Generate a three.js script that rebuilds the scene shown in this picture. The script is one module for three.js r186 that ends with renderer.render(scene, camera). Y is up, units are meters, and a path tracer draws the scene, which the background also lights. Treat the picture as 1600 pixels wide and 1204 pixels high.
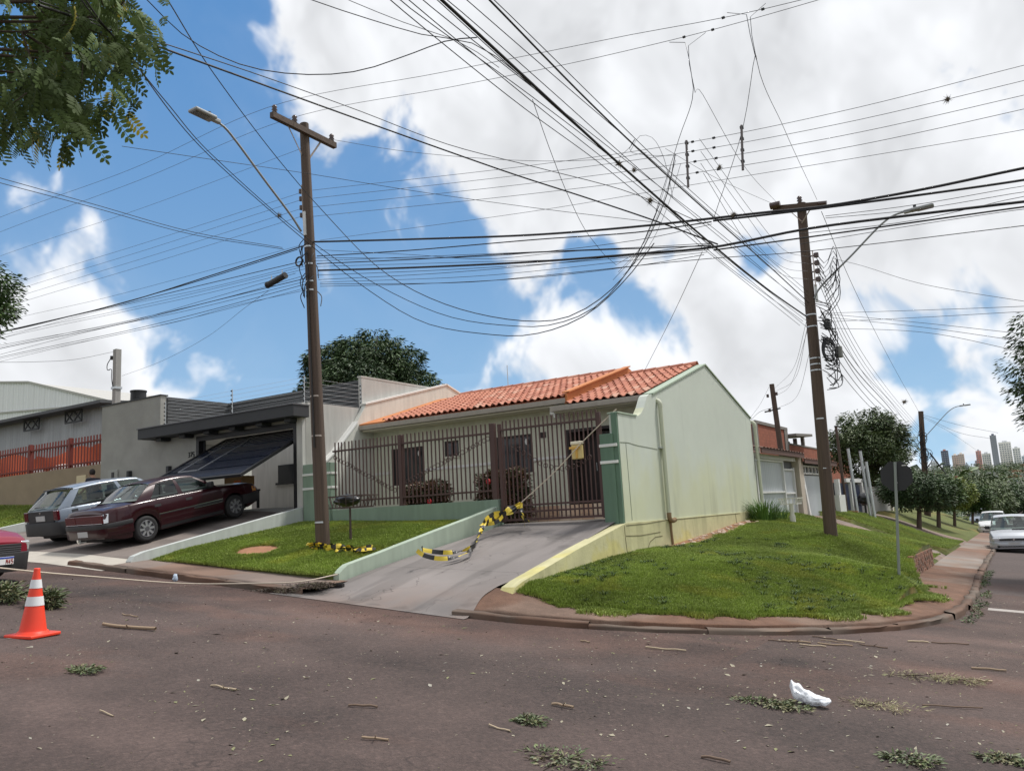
import * as THREE from 'three';
import { mergeGeometries, toCreasedNormals } from 'three/addons/utils/BufferGeometryUtils.js';
import { MarchingCubes } from 'three/addons/objects/MarchingCubes.js';
import { RoundedBoxGeometry } from 'three/addons/geometries/RoundedBoxGeometry.js';

// ---------------------------------------------------------------- camera, sky, sun, exposure
const scene = new THREE.Scene();
const camera = new THREE.PerspectiveCamera(51.22, 1024 / 770, 0.1, 6000);
camera.position.set(0, 1.72, 0);
camera.rotation.set(0.1575, 0.5548, -0.054, 'YXZ');

const renderer = new THREE.WebGLRenderer({ antialias: true });
renderer.toneMapping = THREE.LinearToneMapping;
renderer.toneMappingExposure = 1.04;
renderer.shadowMap.enabled = true;

const SUN_AZ = -34, SUN_EL = 60;                       // degrees left of -Z, above the horizon
const rad = Math.PI / 180;
const sunDir = new THREE.Vector3(-Math.sin(SUN_AZ * rad) * Math.cos(SUN_EL * rad), Math.sin(SUN_EL * rad), -Math.cos(SUN_AZ * rad) * Math.cos(SUN_EL * rad));
const sun = new THREE.DirectionalLight(new THREE.Color().setRGB(1, 0.96, 0.9), 3.6);
sun.position.copy(sunDir).multiplyScalar(120).add(new THREE.Vector3(-10, 0, -15));
sun.target.position.set(-10, 0, -15);
sun.castShadow = true; sun.shadow.radius = 16; sun.shadow.mapSize.set(4096, 4096);
Object.assign(sun.shadow.camera, { left: -60, right: 60, top: 60, bottom: -60, near: 1, far: 300 });
scene.add(sun, sun.target);

// seeded random numbers and value noise
function rng(seed) { let a = seed >>> 0; return () => { a = (a + 0x6D2B79F5) >>> 0; let t = a; t = Math.imul(t ^ (t >>> 15), t | 1); t ^= t + Math.imul(t ^ (t >>> 7), t | 61); return ((t ^ (t >>> 14)) >>> 0) / 4294967296; }; }
const PERM = new Float32Array(65536); { const r = rng(99); for (let i = 0; i < 65536; i++) PERM[i] = r(); }
function hash2(x, y) { return PERM[(Math.imul(x, 374761) + Math.imul(y, 668265) + (x ^ (y << 3))) & 65535]; }
function vnoise(x, y, px = 0, py = 0) {
  let xi = Math.floor(x), yi = Math.floor(y); const fx = x - xi, fy = y - yi;
  let x1 = xi + 1, y1 = yi + 1;
  if (px) { xi = ((xi % px) + px) % px; x1 = ((x1 % px) + px) % px; }
  if (py) { yi = ((yi % py) + py) % py; y1 = ((y1 % py) + py) % py; }
  const u = fx * fx * (3 - 2 * fx), v = fy * fy * (3 - 2 * fy);
  const a = hash2(xi, yi), b = hash2(x1, yi), c = hash2(xi, y1), d = hash2(x1, y1);
  return a + (b - a) * u + (c - a) * v + (a - b - c + d) * u * v;
}
function fbm(x, y, oct, px = 0, py = 0, gain = 0.5) {
  let s = 0, a = 1, n = 0, ox = 0;
  for (let i = 0; i < oct; i++) { s += a * vnoise(x + ox, y + ox, px, py); n += a; a *= gain; x *= 2; y *= 2; px *= 2; py *= 2; ox += px ? 0 : 17.3; }
  return s / n;
}
const sstep = (a, b, x) => { const t = Math.min(1, Math.max(0, (x - a) / (b - a))); return t * t * (3 - 2 * t); };
const lerp = (a, b, t) => a + (b - a) * t;

// computed sky: blue air with broken cumulus
{
  const W = 4096, H = 2048, data = new Float32Array(W * H * 4);
  const BL = [[61.9,26.8,9.4,-1],[52.6,21.0,8.2,-1],[54.0,28.8,4.9,-1],[42.4,21.4,4.9,-0.75],[40.4,25.7,2.5,-0.2],[38.7,22.3,1.6,0.25],[51.8,14.8,6.2,-1],[39.9,15.3,5.3,-1],[36.3,11.1,2.5,-0.5],[29.3,12.2,5.7,-1.3],[36.3,11.8,2.9,-1],[22.3,12.8,3.1,-1],[14.0,15.6,1.8,-0.8],[18.8,11.3,2.1,-0.5],[19.6,17.2,1.4,-0.5],[24.2,17.6,1.2,-0.3],[48.7,32.7,2.9,0.5],[46.0,29.5,2.1,0.35],[39.2,32.5,6.6,0.9],[30.6,28.8,7.4,1],[20.8,29.9,10.7,1],[7.5,27.5,12.3,1],[-1.3,21.4,12.3,1],[28.7,21.1,4.5,0.7],[29.9,16.7,2.9,0.6],[23.9,15.8,3.3,0.6],[17.7,13.4,4.9,0.7],[11.4,12.6,4.1,0.8],[3.4,13.5,7.4,0.8],[36.0,19.2,2.1,-0.35],[27.2,9.3,5.7,0.95],[34.5,9.7,2.3,0.6],[15.9,9.7,5.7,0.8],[9.9,7.3,6.2,0.9],[2.6,10.9,2.5,0.7],[4.1,8.3,2.5,0.25],[1.0,7.5,4.5,-1.3],[5.6,7.7,3.1,-1.1],[8.1,12.8,2.3,-1],[2.8,6.5,2.1,-0.5],[2.7,4.9,5.3,0.75],[10.3,3.5,4.9,0.8],[0.9,3.1,3.3,0.5],[62.5,13.4,3.1,0.8],[60.3,12.3,2.9,0.85],[64.2,17.1,1.6,0.45],[59.8,18.7,1.6,0.2],[62.6,16.5,1.6,-0.4],[58.9,16.4,1.6,-0.7],[63.1,21.0,2.1,0.15],[61.3,19.7,1.6,-0.5],[63.7,19.0,1.2,-0.4],[56.2,12.1,2.5,0],[63.8,10.5,3.7,0.55],[54.2,10.4,2.5,-0.2],[46.2,11.4,4.9,-0.9],[58.4,9.9,2.5,0.4],[50.9,24.8,2.1,0],[37.8,20.6,1.6,0],[57.6,5.4,6.2,0.3],[41.1,5.0,6.2,0.5],[23.0,4.0,8.2,0.8]];
  const GW = 720, GH = 181, cov = new Float32Array(GW * GH);       // coverage on a half degree grid
  for (let j = 0; j < GH; j++) for (let i = 0; i < GW; i++) {
    const az = i / 2 - 180, el = j / 2;
    let w = 0.12, s = 0.12 * 0.55;
    for (const [a, e, r, c] of BL) { let da = Math.abs(az - a); if (da > 180) da = 360 - da; da *= Math.cos(e * rad); const q = (da * da + (el - e) * (el - e)) / (r * r); if (q < 9) { const g = Math.exp(-q * 1.4); w += g; s += g * c; } }
    cov[j * GW + i] = s / w;
  }
  const sm = (az, el) => { const x = ((az + 180) * 2 + GW) % GW, y = Math.min(GH - 1.001, Math.max(0, el * 2)); const i = Math.floor(x), j = Math.floor(y), fx = x - i, fy = y - j, k = (i + 1) % GW; return lerp(lerp(cov[j * GW + i], cov[j * GW + k], fx), lerp(cov[(j + 1) * GW + i], cov[(j + 1) * GW + k], fx), fy); };
  const dens = (az, el, o) => { const st = 1 + 1.2 * Math.exp(-el / 9); const wx = fbm(az / 6 + 40, el * st / 6 + 9, 3, 60) - 0.5; const n = fbm((az + wx * 4) / 5 + 36, (el * st + wx * 4) / 5, o, 72, 0, 0.56); return sm(az + wx * 3, el + wx * 2) * 0.56 + (n - 0.5) * 1.35 - 0.01; };
  for (let j = 0; j < H; j++) {
    const el = ((j + 0.5) / H - 0.5) * 180;
    for (let i = 0; i < W; i++) {
      const k = (j * W + i) * 4; let r, g, b;
      if (el < -1) { r = 0.42; g = 0.45; b = 0.46; } else {
        const th = ((i + 0.5) / W) * 2 * Math.PI - Math.PI;
        const az = Math.atan2(-Math.cos(th), -Math.sin(th)) / rad, e = Math.max(0, el);
        const t = Math.exp(-e / 16);
        r = lerp(0.065, 0.46, t); g = lerp(0.225, 0.7, t); b = lerp(0.54, 0.9, t);
        const d = dens(az, e, 6);
        const a = sstep(-0.1, 0.2, d) * 0.96 + 0.04 * sstep(-0.5, 0.1, d);
        if (a > 0.002) {
          const above = dens(az - 0.4, e + 1.5, 4);                 // thickness towards the light
          const thick = sstep(0.12, 0.85, d);
          let lum = 1.0 - 0.22 * thick * (0.45 + 0.55 * sstep(-0.1, 0.5, above)) - 0.13 * sstep(0, 0.45, above - d + 0.2);
          lum += (fbm(az / 5, e / 4, 3, 72) - 0.5) * 0.1;
          const sd = Math.sqrt(((az - SUN_AZ) * Math.cos(e * rad)) ** 2 + (e - SUN_EL) ** 2);
          lum += 0.22 * Math.exp(-sd * sd / 700);                    // forward scattering round the veiled sun
          r = lerp(r, lum * 0.965, a); g = lerp(g, lum * 0.985, a); b = lerp(b, lum * 1.02, a);
        }
      }
      data[k] = r; data[k + 1] = g; data[k + 2] = b; data[k + 3] = 1;
    }
  }
  const sky = new THREE.DataTexture(data, W, H, THREE.RGBAFormat, THREE.FloatType);
  sky.mapping = THREE.EquirectangularReflectionMapping; sky.magFilter = THREE.LinearFilter; sky.colorSpace = THREE.LinearSRGBColorSpace; sky.needsUpdate = true;
  scene.background = sky; scene.environment = sky;
}

// ---------------------------------------------------------------- helpers
const taken = {};
const numbered = (n) => { const k = taken[n] = (taken[n] ?? -1) + 1; return k ? n + '_' + String(k).padStart(3, '0') : n; };
const V = (x, y, z) => new THREE.Vector3(x, y, z);
const RGB = (r, g, b) => new THREE.Color().setRGB(r, g, b);
function thing(name, label, category, pos = [0, 0, 0], group, ry = 0) {
  const o = new THREE.Group(); o.name = numbered(name); o.position.set(...pos); o.rotation.y = ry;
  o.userData = { label, category }; if (group) o.userData.group = group; scene.add(o); return o;
}
function finish(m) { m.castShadow = true; m.receiveShadow = true; return m; }
// part given in world coordinates of an unturned thing
function wpart(t, name, geo, mat, label) {
  const m = finish(new THREE.Mesh(geo, mat)); m.name = name; if (label) m.userData.label = label;
  const p = V(0, 0, 0); let q = t; while (q && q.isObject3D && q !== scene) { p.add(q.position); q = q.parent; }
  geo.translate(-p.x, -p.y, -p.z); t.add(m); return m;
}
function lpart(t, name, geo, mat, label) { const m = finish(new THREE.Mesh(geo, mat)); m.name = name; if (label) m.userData.label = label; t.add(m); return m; }
function solo(name, geo, mat, label, category, group, base) {           // a thing that is one mesh
  const m = finish(new THREE.Mesh(geo, mat)); m.name = numbered(name); m.userData = { label, category }; if (group) m.userData.group = group;
  if (base) { geo.translate(-base[0], -base[1], -base[2]); m.position.set(...base); }
  scene.add(m); return m;
}
function struct(name, geo, mat) { const m = finish(new THREE.Mesh(geo, mat)); m.name = numbered(name); m.userData = { kind: 'structure' }; scene.add(m); return m; }
function copyOf(o, label, pos, ry) { const c = o.clone(); c.name = numbered(o.name.replace(/_\d{3}$/, '')); c.userData = { ...o.userData, label }; c.position.set(...pos); if (ry !== undefined) c.rotation.y = ry; scene.add(c); return c; }

function uvBox(g, s = 1) {                                               // uv in metres / s, by the face's main direction
  if (g.index) g = g.toNonIndexed();
  const p = g.attributes.position, uv = new Float32Array(p.count * 2);
  for (let i = 0; i < p.count; i += 3) {
    const ax = p.getX(i + 1) - p.getX(i), ay = p.getY(i + 1) - p.getY(i), az = p.getZ(i + 1) - p.getZ(i);
    const bx = p.getX(i + 2) - p.getX(i), by = p.getY(i + 2) - p.getY(i), bz = p.getZ(i + 2) - p.getZ(i);
    const nx = Math.abs(ay * bz - az * by), ny = Math.abs(az * bx - ax * bz), nz = Math.abs(ax * by - ay * bx);
    for (let k = i; k < i + 3; k++) {
      const x = p.getX(k), y = p.getY(k), z = p.getZ(k);
      if (nx >= ny && nx >= nz) { uv[k * 2] = z / s; uv[k * 2 + 1] = y / s; } else if (ny >= nz) { uv[k * 2] = x / s; uv[k * 2 + 1] = z / s; } else { uv[k * 2] = x / s; uv[k * 2 + 1] = y / s; }
    }
  }
  g.setAttribute('uv', new THREE.BufferAttribute(uv, 2)); return g;
}
function clean(g) { g = g.index ? g.toNonIndexed() : g; for (const k of Object.keys(g.attributes)) if (!['position', 'normal', 'uv'].includes(k)) g.deleteAttribute(k); if (!g.attributes.uv) g.setAttribute('uv', new THREE.BufferAttribute(new Float32Array(g.attributes.position.count * 2), 2)); if (!g.attributes.normal) g.computeVertexNormals(); return g; }
const merge = (...a) => mergeGeometries(a.flat().map(clean));
const box = (x0, x1, y0, y1, z0, z1) => { const g = new THREE.BoxGeometry(Math.abs(x1 - x0), Math.abs(y1 - y0), Math.abs(z1 - z0)); g.translate((x0 + x1) / 2, (y0 + y1) / 2, (z0 + z1) / 2); return uvBox(g); };
const rbox = (x0, x1, y0, y1, z0, z1, r = 0.01, s = 1) => { const g = new RoundedBoxGeometry(Math.abs(x1 - x0), Math.abs(y1 - y0), Math.abs(z1 - z0), s, r); g.translate((x0 + x1) / 2, (y0 + y1) / 2, (z0 + z1) / 2); return uvBox(g); };
function orient(g, a, b) { const d = V().subVectors(b, a).normalize(); g.applyQuaternion(new THREE.Quaternion().setFromUnitVectors(V(0, 1, 0), d)); g.translate((a.x + b.x) / 2, (a.y + b.y) / 2, (a.z + b.z) / 2); return g; }
const v3 = (p) => Array.isArray(p) ? V(...p) : p;
const rod = (a, b, r0, r1 = r0, seg = 8) => { a = v3(a); b = v3(b); return orient(new THREE.CylinderGeometry(r1, r0, a.distanceTo(b), seg), a, b); };
const bar = (a, b, w, d = w) => { a = v3(a); b = v3(b); return orient(new THREE.BoxGeometry(w, a.distanceTo(b), d), a, b); };
const tube = (pts, r, seg = 24, rs = 5) => new THREE.TubeGeometry(new THREE.CatmullRomCurve3(pts.map(v3), false, 'centripetal'), seg, r, rs, false);
// polygon in the plane across one axis, given thickness; pts are [a, b] pairs
function slabX(pts, x0, x1, holes = []) { const s = new THREE.Shape(pts.map(([z, y]) => new THREE.Vector2(-z, y))); for (const h of holes) s.holes.push(new THREE.Path(h.map(([z, y]) => new THREE.Vector2(-z, y)))); const g = new THREE.ExtrudeGeometry(s, { depth: x1 - x0, bevelEnabled: false }); g.rotateY(Math.PI / 2); g.translate(x0, 0, 0); return uvBox(g); }
function slabZ(pts, z0, z1, holes = []) { const s = new THREE.Shape(pts.map(([x, y]) => new THREE.Vector2(x, y))); for (const h of holes) s.holes.push(new THREE.Path(h.map(([x, y]) => new THREE.Vector2(x, y)))); const g = new THREE.ExtrudeGeometry(s, { depth: z1 - z0, bevelEnabled: false }); g.translate(0, 0, z0); return uvBox(g); }
const rect = (x0, x1, y0, y1) => [[x0, y0], [x1, y0], [x1, y1], [x0, y1]];
function patch(f, nu, nv) {                                               // sheet f(u, v) -> [x, y, z]
  const pos = [], uv = [], idx = [];
  for (let j = 0; j <= nv; j++) for (let i = 0; i <= nu; i++) { const p = f(i / nu, j / nv); pos.push(p[0], p[1], p[2]); uv.push(p[3] ?? p[0], p[4] ?? p[2]); }
  for (let j = 0; j < nv; j++) for (let i = 0; i < nu; i++) { const a = j * (nu + 1) + i, b = a + 1, c = a + nu + 1, d = c + 1; idx.push(a, b, d, a, d, c); }
  const g = new THREE.BufferGeometry(); g.setAttribute('position', new THREE.Float32BufferAttribute(pos, 3)); g.setAttribute('uv', new THREE.Float32BufferAttribute(uv, 2)); g.setIndex(idx); g.computeVertexNormals(); return g;
}
function lut(pts) { return (x) => { if (x <= pts[0][0]) return pts[0][1]; for (let i = 1; i < pts.length; i++) if (x <= pts[i][0]) { const t = (x - pts[i - 1][0]) / (pts[i][0] - pts[i - 1][0]); return lerp(pts[i - 1][1], pts[i][1], t); } return pts[pts.length - 1][1]; }; }
function tint(g, f) { const p = g.attributes.position, c = new Float32Array(p.count * 3); for (let i = 0; i < p.count; i++) { const q = f(p.getX(i), p.getY(i), p.getZ(i), i); c[i * 3] = q[0]; c[i * 3 + 1] = q[1]; c[i * 3 + 2] = q[2]; } g.setAttribute('color', new THREE.BufferAttribute(c, 3)); return g; }

// ---------------------------------------------------------------- textures and materials
function makeTex(n, f, rep = 1) {
  const d = new Uint8Array(n * n * 4);
  for (let j = 0; j < n; j++) for (let i = 0; i < n; i++) { const c = f(i / n, j / n), k = (j * n + i) * 4; d[k] = Math.max(0, Math.min(255, c[0] * 255)); d[k + 1] = Math.max(0, Math.min(255, c[1] * 255)); d[k + 2] = Math.max(0, Math.min(255, c[2] * 255)); d[k + 3] = 255; }
  const t = new THREE.DataTexture(d, n, n); t.wrapS = t.wrapT = THREE.RepeatWrapping; t.magFilter = THREE.LinearFilter; t.minFilter = THREE.LinearMipmapLinearFilter; t.generateMipmaps = true; t.repeat.set(rep, rep); t.needsUpdate = true; return t;
}
const g3 = (v) => [v, v, v];
const T = {
  mottle: makeTex(512, (u, v) => g3(0.72 + 0.28 * fbm(u * 4, v * 4, 6, 4, 4, 0.6)), 0.5),
  grain: makeTex(512, (u, v) => g3(0.62 + 0.38 * (0.5 * vnoise(u * 256, v * 256, 256, 256) + 0.5 * vnoise(u * 64, v * 64, 64, 64))), 1),
  asphalt: makeTex(1024, (u, v) => { const a = vnoise(u * 420, v * 420, 420, 420), b = fbm(u * 12, v * 12, 4, 12, 12), c = vnoise(u * 160 + 3, v * 160, 160, 160); let l = 0.52 + 0.25 * a + 0.2 * b + 0.1 * c; if (a > 0.93) l += 0.25; if (c < 0.1) l -= 0.14; return [l, l * 0.985, l * 0.98]; }, 0.5),
  asphaltBump: makeTex(1024, (u, v) => g3(0.6 * vnoise(u * 420, v * 420, 420, 420) + 0.4 * vnoise(u * 160 + 3, v * 160, 160, 160)), 0.5),
  streak: makeTex(512, (u, v) => g3(0.7 + 0.2 * fbm(u * 24, v * 3, 4, 24, 3) + 0.1 * fbm(u * 5, v * 5, 4, 5, 5)), 0.5),
  wood: makeTex(512, (u, v) => g3(0.45 + 0.4 * fbm(u * 40, v * 2, 4, 40, 2) + 0.2 * vnoise(u * 160, v * 6, 160, 6)), 1),
  clay: makeTex(512, (u, v) => { const a = fbm(u * 6, v * 6, 5, 6, 6, 0.6), b = vnoise(u * 90, v * 90, 90, 90), k = sstep(0.6, 0.72, a); return [0.8 + 0.2 * b - 0.22 * k, 0.78 + 0.2 * b - 0.2 * k, 0.76 + 0.2 * b - 0.16 * k]; }, 0.7),
  soil: makeTex(512, (u, v) => { const a = fbm(u * 10, v * 10, 6, 10, 10, 0.62), b = vnoise(u * 200, v * 200, 200, 200); return [0.55 + 0.45 * a + 0.12 * (b - 0.5), 0.52 + 0.45 * a + 0.12 * (b - 0.5), 0.5 + 0.45 * a + 0.1 * (b - 0.5)]; }, 0.6),
};
T.soilBump = T.soil;
function M(r, g, b, rough = 0.85, o = {}) { const m = new THREE.MeshStandardMaterial({ color: RGB(r, g, b), roughness: rough, side: THREE.DoubleSide, ...o }); return m; }
const MT = {
  road: M(0.098, 0.072, 0.066, 0.93, { map: T.asphalt, bumpMap: T.asphaltBump, bumpScale: 0.006, vertexColors: true }),
  concrete: M(0.29, 0.262, 0.243, 0.92, { map: T.mottle, vertexColors: true, bumpMap: T.grain, bumpScale: 0.003 }),
  paleConcrete: M(0.5, 0.46, 0.4, 0.9, { map: T.mottle }),
  dirt: M(0.2, 0.115, 0.078, 0.98, { map: T.soil, bumpMap: T.soil, bumpScale: 0.03, vertexColors: true }),
  lawn: M(0.12, 0.145, 0.035, 1, { map: T.soil, vertexColors: true, bumpMap: T.soil, bumpScale: 0.03 }),
  green: M(0.23, 0.31, 0.24, 0.85, { map: T.streak, bumpMap: T.grain, bumpScale: 0.002 }),
  paleGreen: M(0.42, 0.5, 0.4, 0.85, { map: T.streak }),
  white: M(0.78, 0.78, 0.75, 0.7, { map: T.mottle }),
  cream: M(0.72, 0.71, 0.6, 0.85, { map: T.streak }),
  brownIron: M(0.075, 0.04, 0.036, 0.55, { metalness: 0.2 }),
  darkIron: M(0.03, 0.026, 0.025, 0.6, { metalness: 0.3 }),
  black: M(0.012, 0.012, 0.014, 0.5),
  rubber: M(0.02, 0.02, 0.02, 0.75),
  steel: M(0.5, 0.52, 0.53, 0.4, { metalness: 0.85 }),
  alu: M(0.6, 0.6, 0.6, 0.35, { metalness: 0.9 }),
  cable: M(0.018, 0.018, 0.022, 0.6),
  bareWire: M(0.09, 0.09, 0.1, 0.5, { metalness: 0.4 }),
  pole: M(0.105, 0.07, 0.052, 0.8, { map: T.wood, bumpMap: T.wood, bumpScale: 0.01 }),
  clay: M(0.56, 0.17, 0.085, 0.85, { map: T.clay, bumpMap: T.grain, bumpScale: 0.004 }),
  orangePaint: M(0.6, 0.22, 0.075, 0.8, { map: T.mottle }),
  glassDark: new THREE.MeshPhysicalMaterial({ color: RGB(0.02, 0.022, 0.026), roughness: 0.08, side: THREE.DoubleSide }),
  pane: new THREE.MeshPhysicalMaterial({ color: RGB(0.82, 0.9, 0.86), roughness: 0.02, transmission: 1, thickness: 0, ior: 1.5, side: THREE.DoubleSide }),
};
// ---------------------------------------------------------------- terrain
const zProfile = lut([[-3000, -2.4], [-160, -2.4], [-120, -2.3], [-60, -1.44], [-15, -0.45], [0, 0], [15, 0.45], [60, 1]]);
const xProfile = lut([[-200, 7], [-80, 4.6], [-50, 3.1], [-18, 1.494], [0, 0], [25, -2.07], [80, -4]]);
const roadY = (x, z) => xProfile(x) + zProfile(z);
const farY = lut([[0, 0], [100, -3.5], [200, -9], [330, -14], [600, -5], [900, 9], [1300, 22], [1700, 24], [4000, 20]]);
function groundY(x, z) { const d = Math.hypot(x, z), t = sstep(90, 230, d); return lerp(roadY(x, z) - 0.4, farY(d) + 3 * (fbm(x / 130, z / 130, 3) - 0.5), t); }
{
  const rs = []; for (let i = 0; i <= 70; i++) rs.push(2 * Math.pow(2000, i / 70));
  const g = patch((u, v) => { const r = rs[Math.round(v * 70)], a = u * 2 * Math.PI, x = r * Math.cos(a), z = r * Math.sin(a); return [x, groundY(x, z), z]; }, 120, 70);
  tint(g, (x, y, z) => { const n = fbm(x / 40, z / 40, 4); return [0.7 + 0.5 * n, 0.8 + 0.4 * n, 0.7 + 0.3 * n]; });
  struct('ground', g, MT.lawn);
}
function roadTint(x, z) { const n = fbm(x * 0.35 + 5, z * 0.5 + 9, 5), m = fbm(x * 1.6, z * 1.6 + 30, 4); const s = 0.78 + 0.36 * n + 0.18 * (m - 0.5); const red = sstep(0.5, 0.72, fbm(x * 0.22 + 50, z * 0.4 + 3, 3)); return [s * (1 + 0.16 * red), s, s * (1 - 0.07 * red)]; }
{
  let g = patch((u, v) => { const x = lerp(-62, 9, u), z = lerp(14, -46, v); return [x, roadY(x, z), z]; }, 200, 170);
  tint(g, (x, y, z) => roadTint(x, z)); struct('road', g, MT.road);
  g = patch((u, v) => { const x = lerp(-1.6, 9, u), z = lerp(-46, -175, v); return [x, Math.max(roadY(x, z), groundY(x, z) + 0.05), z]; }, 20, 60);
  tint(g, (x, y, z) => roadTint(x, z)); struct('road', g, MT.road);
}
// near part of the crossing: its own fine texture with cracks, dust and stains
{
  const X0 = -17, X1 = 5, Z0 = 2, Z1 = -20, N = 2048, d = new Uint8Array(N * N * 4);
  for (let j = 0; j < N; j++) for (let i = 0; i < N; i++) {
    const x = lerp(X0, X1, (i + 0.5) / N), z = lerp(Z0, Z1, (j + 0.5) / N), q = j % 2 === 0 || i % 2 === 0 ? 0 : 0;
    const sp = hash2(i * 3 + 1, j * 5 + 2), sp2 = vnoise(x * 38, z * 38), m = fbm(x * 1.7, z * 1.7 + 30, 4), big = fbm(x * 0.33 + 5, z * 0.48 + 9, 3);
    let l = 0.5 + 0.22 * (sp - 0.5) + 0.2 * (sp2 - 0.5) + 0.3 * (m - 0.5) + 0.5 * (big - 0.5);
    const cr = Math.abs(fbm(x * 0.55 + 3, z * 0.55 + 60, 5, 0, 0, 0.55) - 0.5), crk = sstep(0.0028, 0.0008, cr) * sstep(0.5, 0.58, vnoise(x * 0.35 + 9, z * 0.35)); l *= 1 - 0.4 * crk;
    const oil = sstep(0.7, 0.78, fbm(x * 0.8 + 80, z * 0.8, 3)); l *= 1 - 0.18 * oil;
    const tr = sstep(0.55, 0.8, fbm(x * 0.12, z * 1.1 + 12, 3)); l *= 1 + 0.18 * tr;
    const dust = sstep(0.5, 0.68, fbm(x * 0.5 + 50, z * 0.9 + 3, 4)) * 0.6 + sstep(-7.4, -9.4, z + 1.6 * (fbm(x * 1.4, z * 1.4, 3) - 0.5)) * (x < -3 ? 1 : 0.3) * (0.4 + 0.8 * m);
    if (sp > 0.985) l += 0.3 * sp2; if (sp2 > 0.9) l += 0.1;
    const k = (j * N + i) * 4, dd = Math.min(1, dust); d[k] = Math.min(255, l * lerp(1, 1.3, dd) * 255); d[k + 1] = Math.min(255, l * lerp(0.985, 1.06, dd) * 255); d[k + 2] = Math.min(255, l * lerp(0.98, 0.94, dd) * 255); d[k + 3] = 255;
  }
  const t = new THREE.DataTexture(d, N, N); t.magFilter = THREE.LinearFilter; t.minFilter = THREE.LinearMipmapLinearFilter; t.generateMipmaps = true; t.needsUpdate = true;
  const g = patch((u, v) => { const x = lerp(X0, X1, u), z = lerp(Z0, Z1, v); return [x, roadY(x, z) + 0.004, z, u, v]; }, 110, 110);
  const bump = T.asphaltBump.clone(); bump.repeat.set(11, 11);
  struct('road', g, M(0.132, 0.091, 0.08, 0.92, { map: t, bumpMap: bump, bumpScale: 0.007 }));
}
function along(pts, n) { const L = [0]; for (let i = 1; i < pts.length; i++) L.push(L[i - 1] + Math.hypot(pts[i][0] - pts[i - 1][0], pts[i][1] - pts[i - 1][1])); const out = []; for (let k = 0; k <= n; k++) { const s = (k / n) * L[L.length - 1]; let i = 1; while (i < L.length - 1 && L[i] < s) i++; const t = (s - L[i - 1]) / (L[i] - L[i - 1] || 1); out.push([lerp(pts[i - 1][0], pts[i][0], t), lerp(pts[i - 1][1], pts[i][1], t)]); } return out; }
function smoothLine(pts, n) { const c = new THREE.CatmullRomCurve3(pts.map(([x, z]) => V(x, 0, z)), false, 'centripetal'); return c.getSpacedPoints(n).map(p => [p.x, p.z]); }
function strip(outer, inner, n, m, yf, skirt = 0.3) { const A = along(outer, n), B = along(inner, n); return patch((u, v0) => { const k = Math.round(v0 * (m + 1)), v = Math.max(0, k - 1) / m, a = A[Math.round(u * n)], b = B[Math.round(u * n)], x = lerp(a[0], b[0], v), z = lerp(a[1], b[1], v); return [x, yf(x, z, u, v) - (k === 0 ? skirt : 0), z]; }, n, m + 1); }
function rbf(P) {                                                         // smooth height through control points [x, y, z]
  const n = P.length, A = P.map((p, i) => [...P.map(q => Math.hypot(p[0] - q[0], p[2] - q[2])), 1, p[1]]); A.push([...P.map(() => 1), 0, 0]);
  const N = n + 1; for (let i = 0; i < N; i++) { let k = i; for (let r = i + 1; r < N; r++) if (Math.abs(A[r][i]) > Math.abs(A[k][i])) k = r; [A[i], A[k]] = [A[k], A[i]]; for (let r = 0; r < N; r++) if (r !== i) { const f = A[r][i] / A[i][i]; if (f) for (let c = i; c <= N; c++) A[r][c] -= f * A[i][c]; } }
  const w = A.map((r, i) => r[N] / r[i]); return (x, z) => { let s = w[n]; for (let i = 0; i < n; i++) s += w[i] * Math.hypot(x - P[i][0], z - P[i][2]); return s; };
}
// kerb line of the corner: front street, rounded corner, side street
const KERB = smoothLine([[-62, -9.6], [-30, -9.6], [-16, -9.58], [-10, -9.58], [-6.9, -9.6], [-5.6, -9.82], [-4.4, -10.32], [-3.1, -11.25], [-1.85, -12.9], [-1.2, -15], [-1.05, -18], [-1.15, -24], [-1.25, -40], [-1.3, -70], [-1.3, -110]], 700);
const LAWNEDGE = [[-7.15, -10.72], [-5.9, -10.78], [-4.7, -11.0], [-3.6, -11.75], [-2.65, -12.9], [-2.05, -14.6], [-1.85, -16.8], [-2.05, -19], [-2.38, -20.8], [-2.4, -25.6]];
const lawnY = rbf([
  [-7.15, 0.5, -10.72], ...LAWNEDGE.slice(1, 8).map(([x, z]) => [x, roadY(x, z) + 0.17, z]),
  [-6.8, 0.62, -11.1], [-6.8, 0.7, -12.8], [-6.8, 0.8, -14.9], [-6.8, 0.82, -17], [-6.8, 0.98, -20], [-6.8, 1.15, -22.6], [-6.8, 1.22, -25.6],
  [-4.03, 0.8, -20.6], [-2.2, 0.3, -16.6], [-2.4, 0.18, -20.9], [-2.4, 0.24, -25.6], [-4.5, 0.62, -14.4], [-3.3, 0.52, -16.8], [-4.6, 0.86, -24], [-5, 0.45, -12.3],
]);
function kerbTop(x, z) { return roadY(x, z) + 0.12; }
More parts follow.
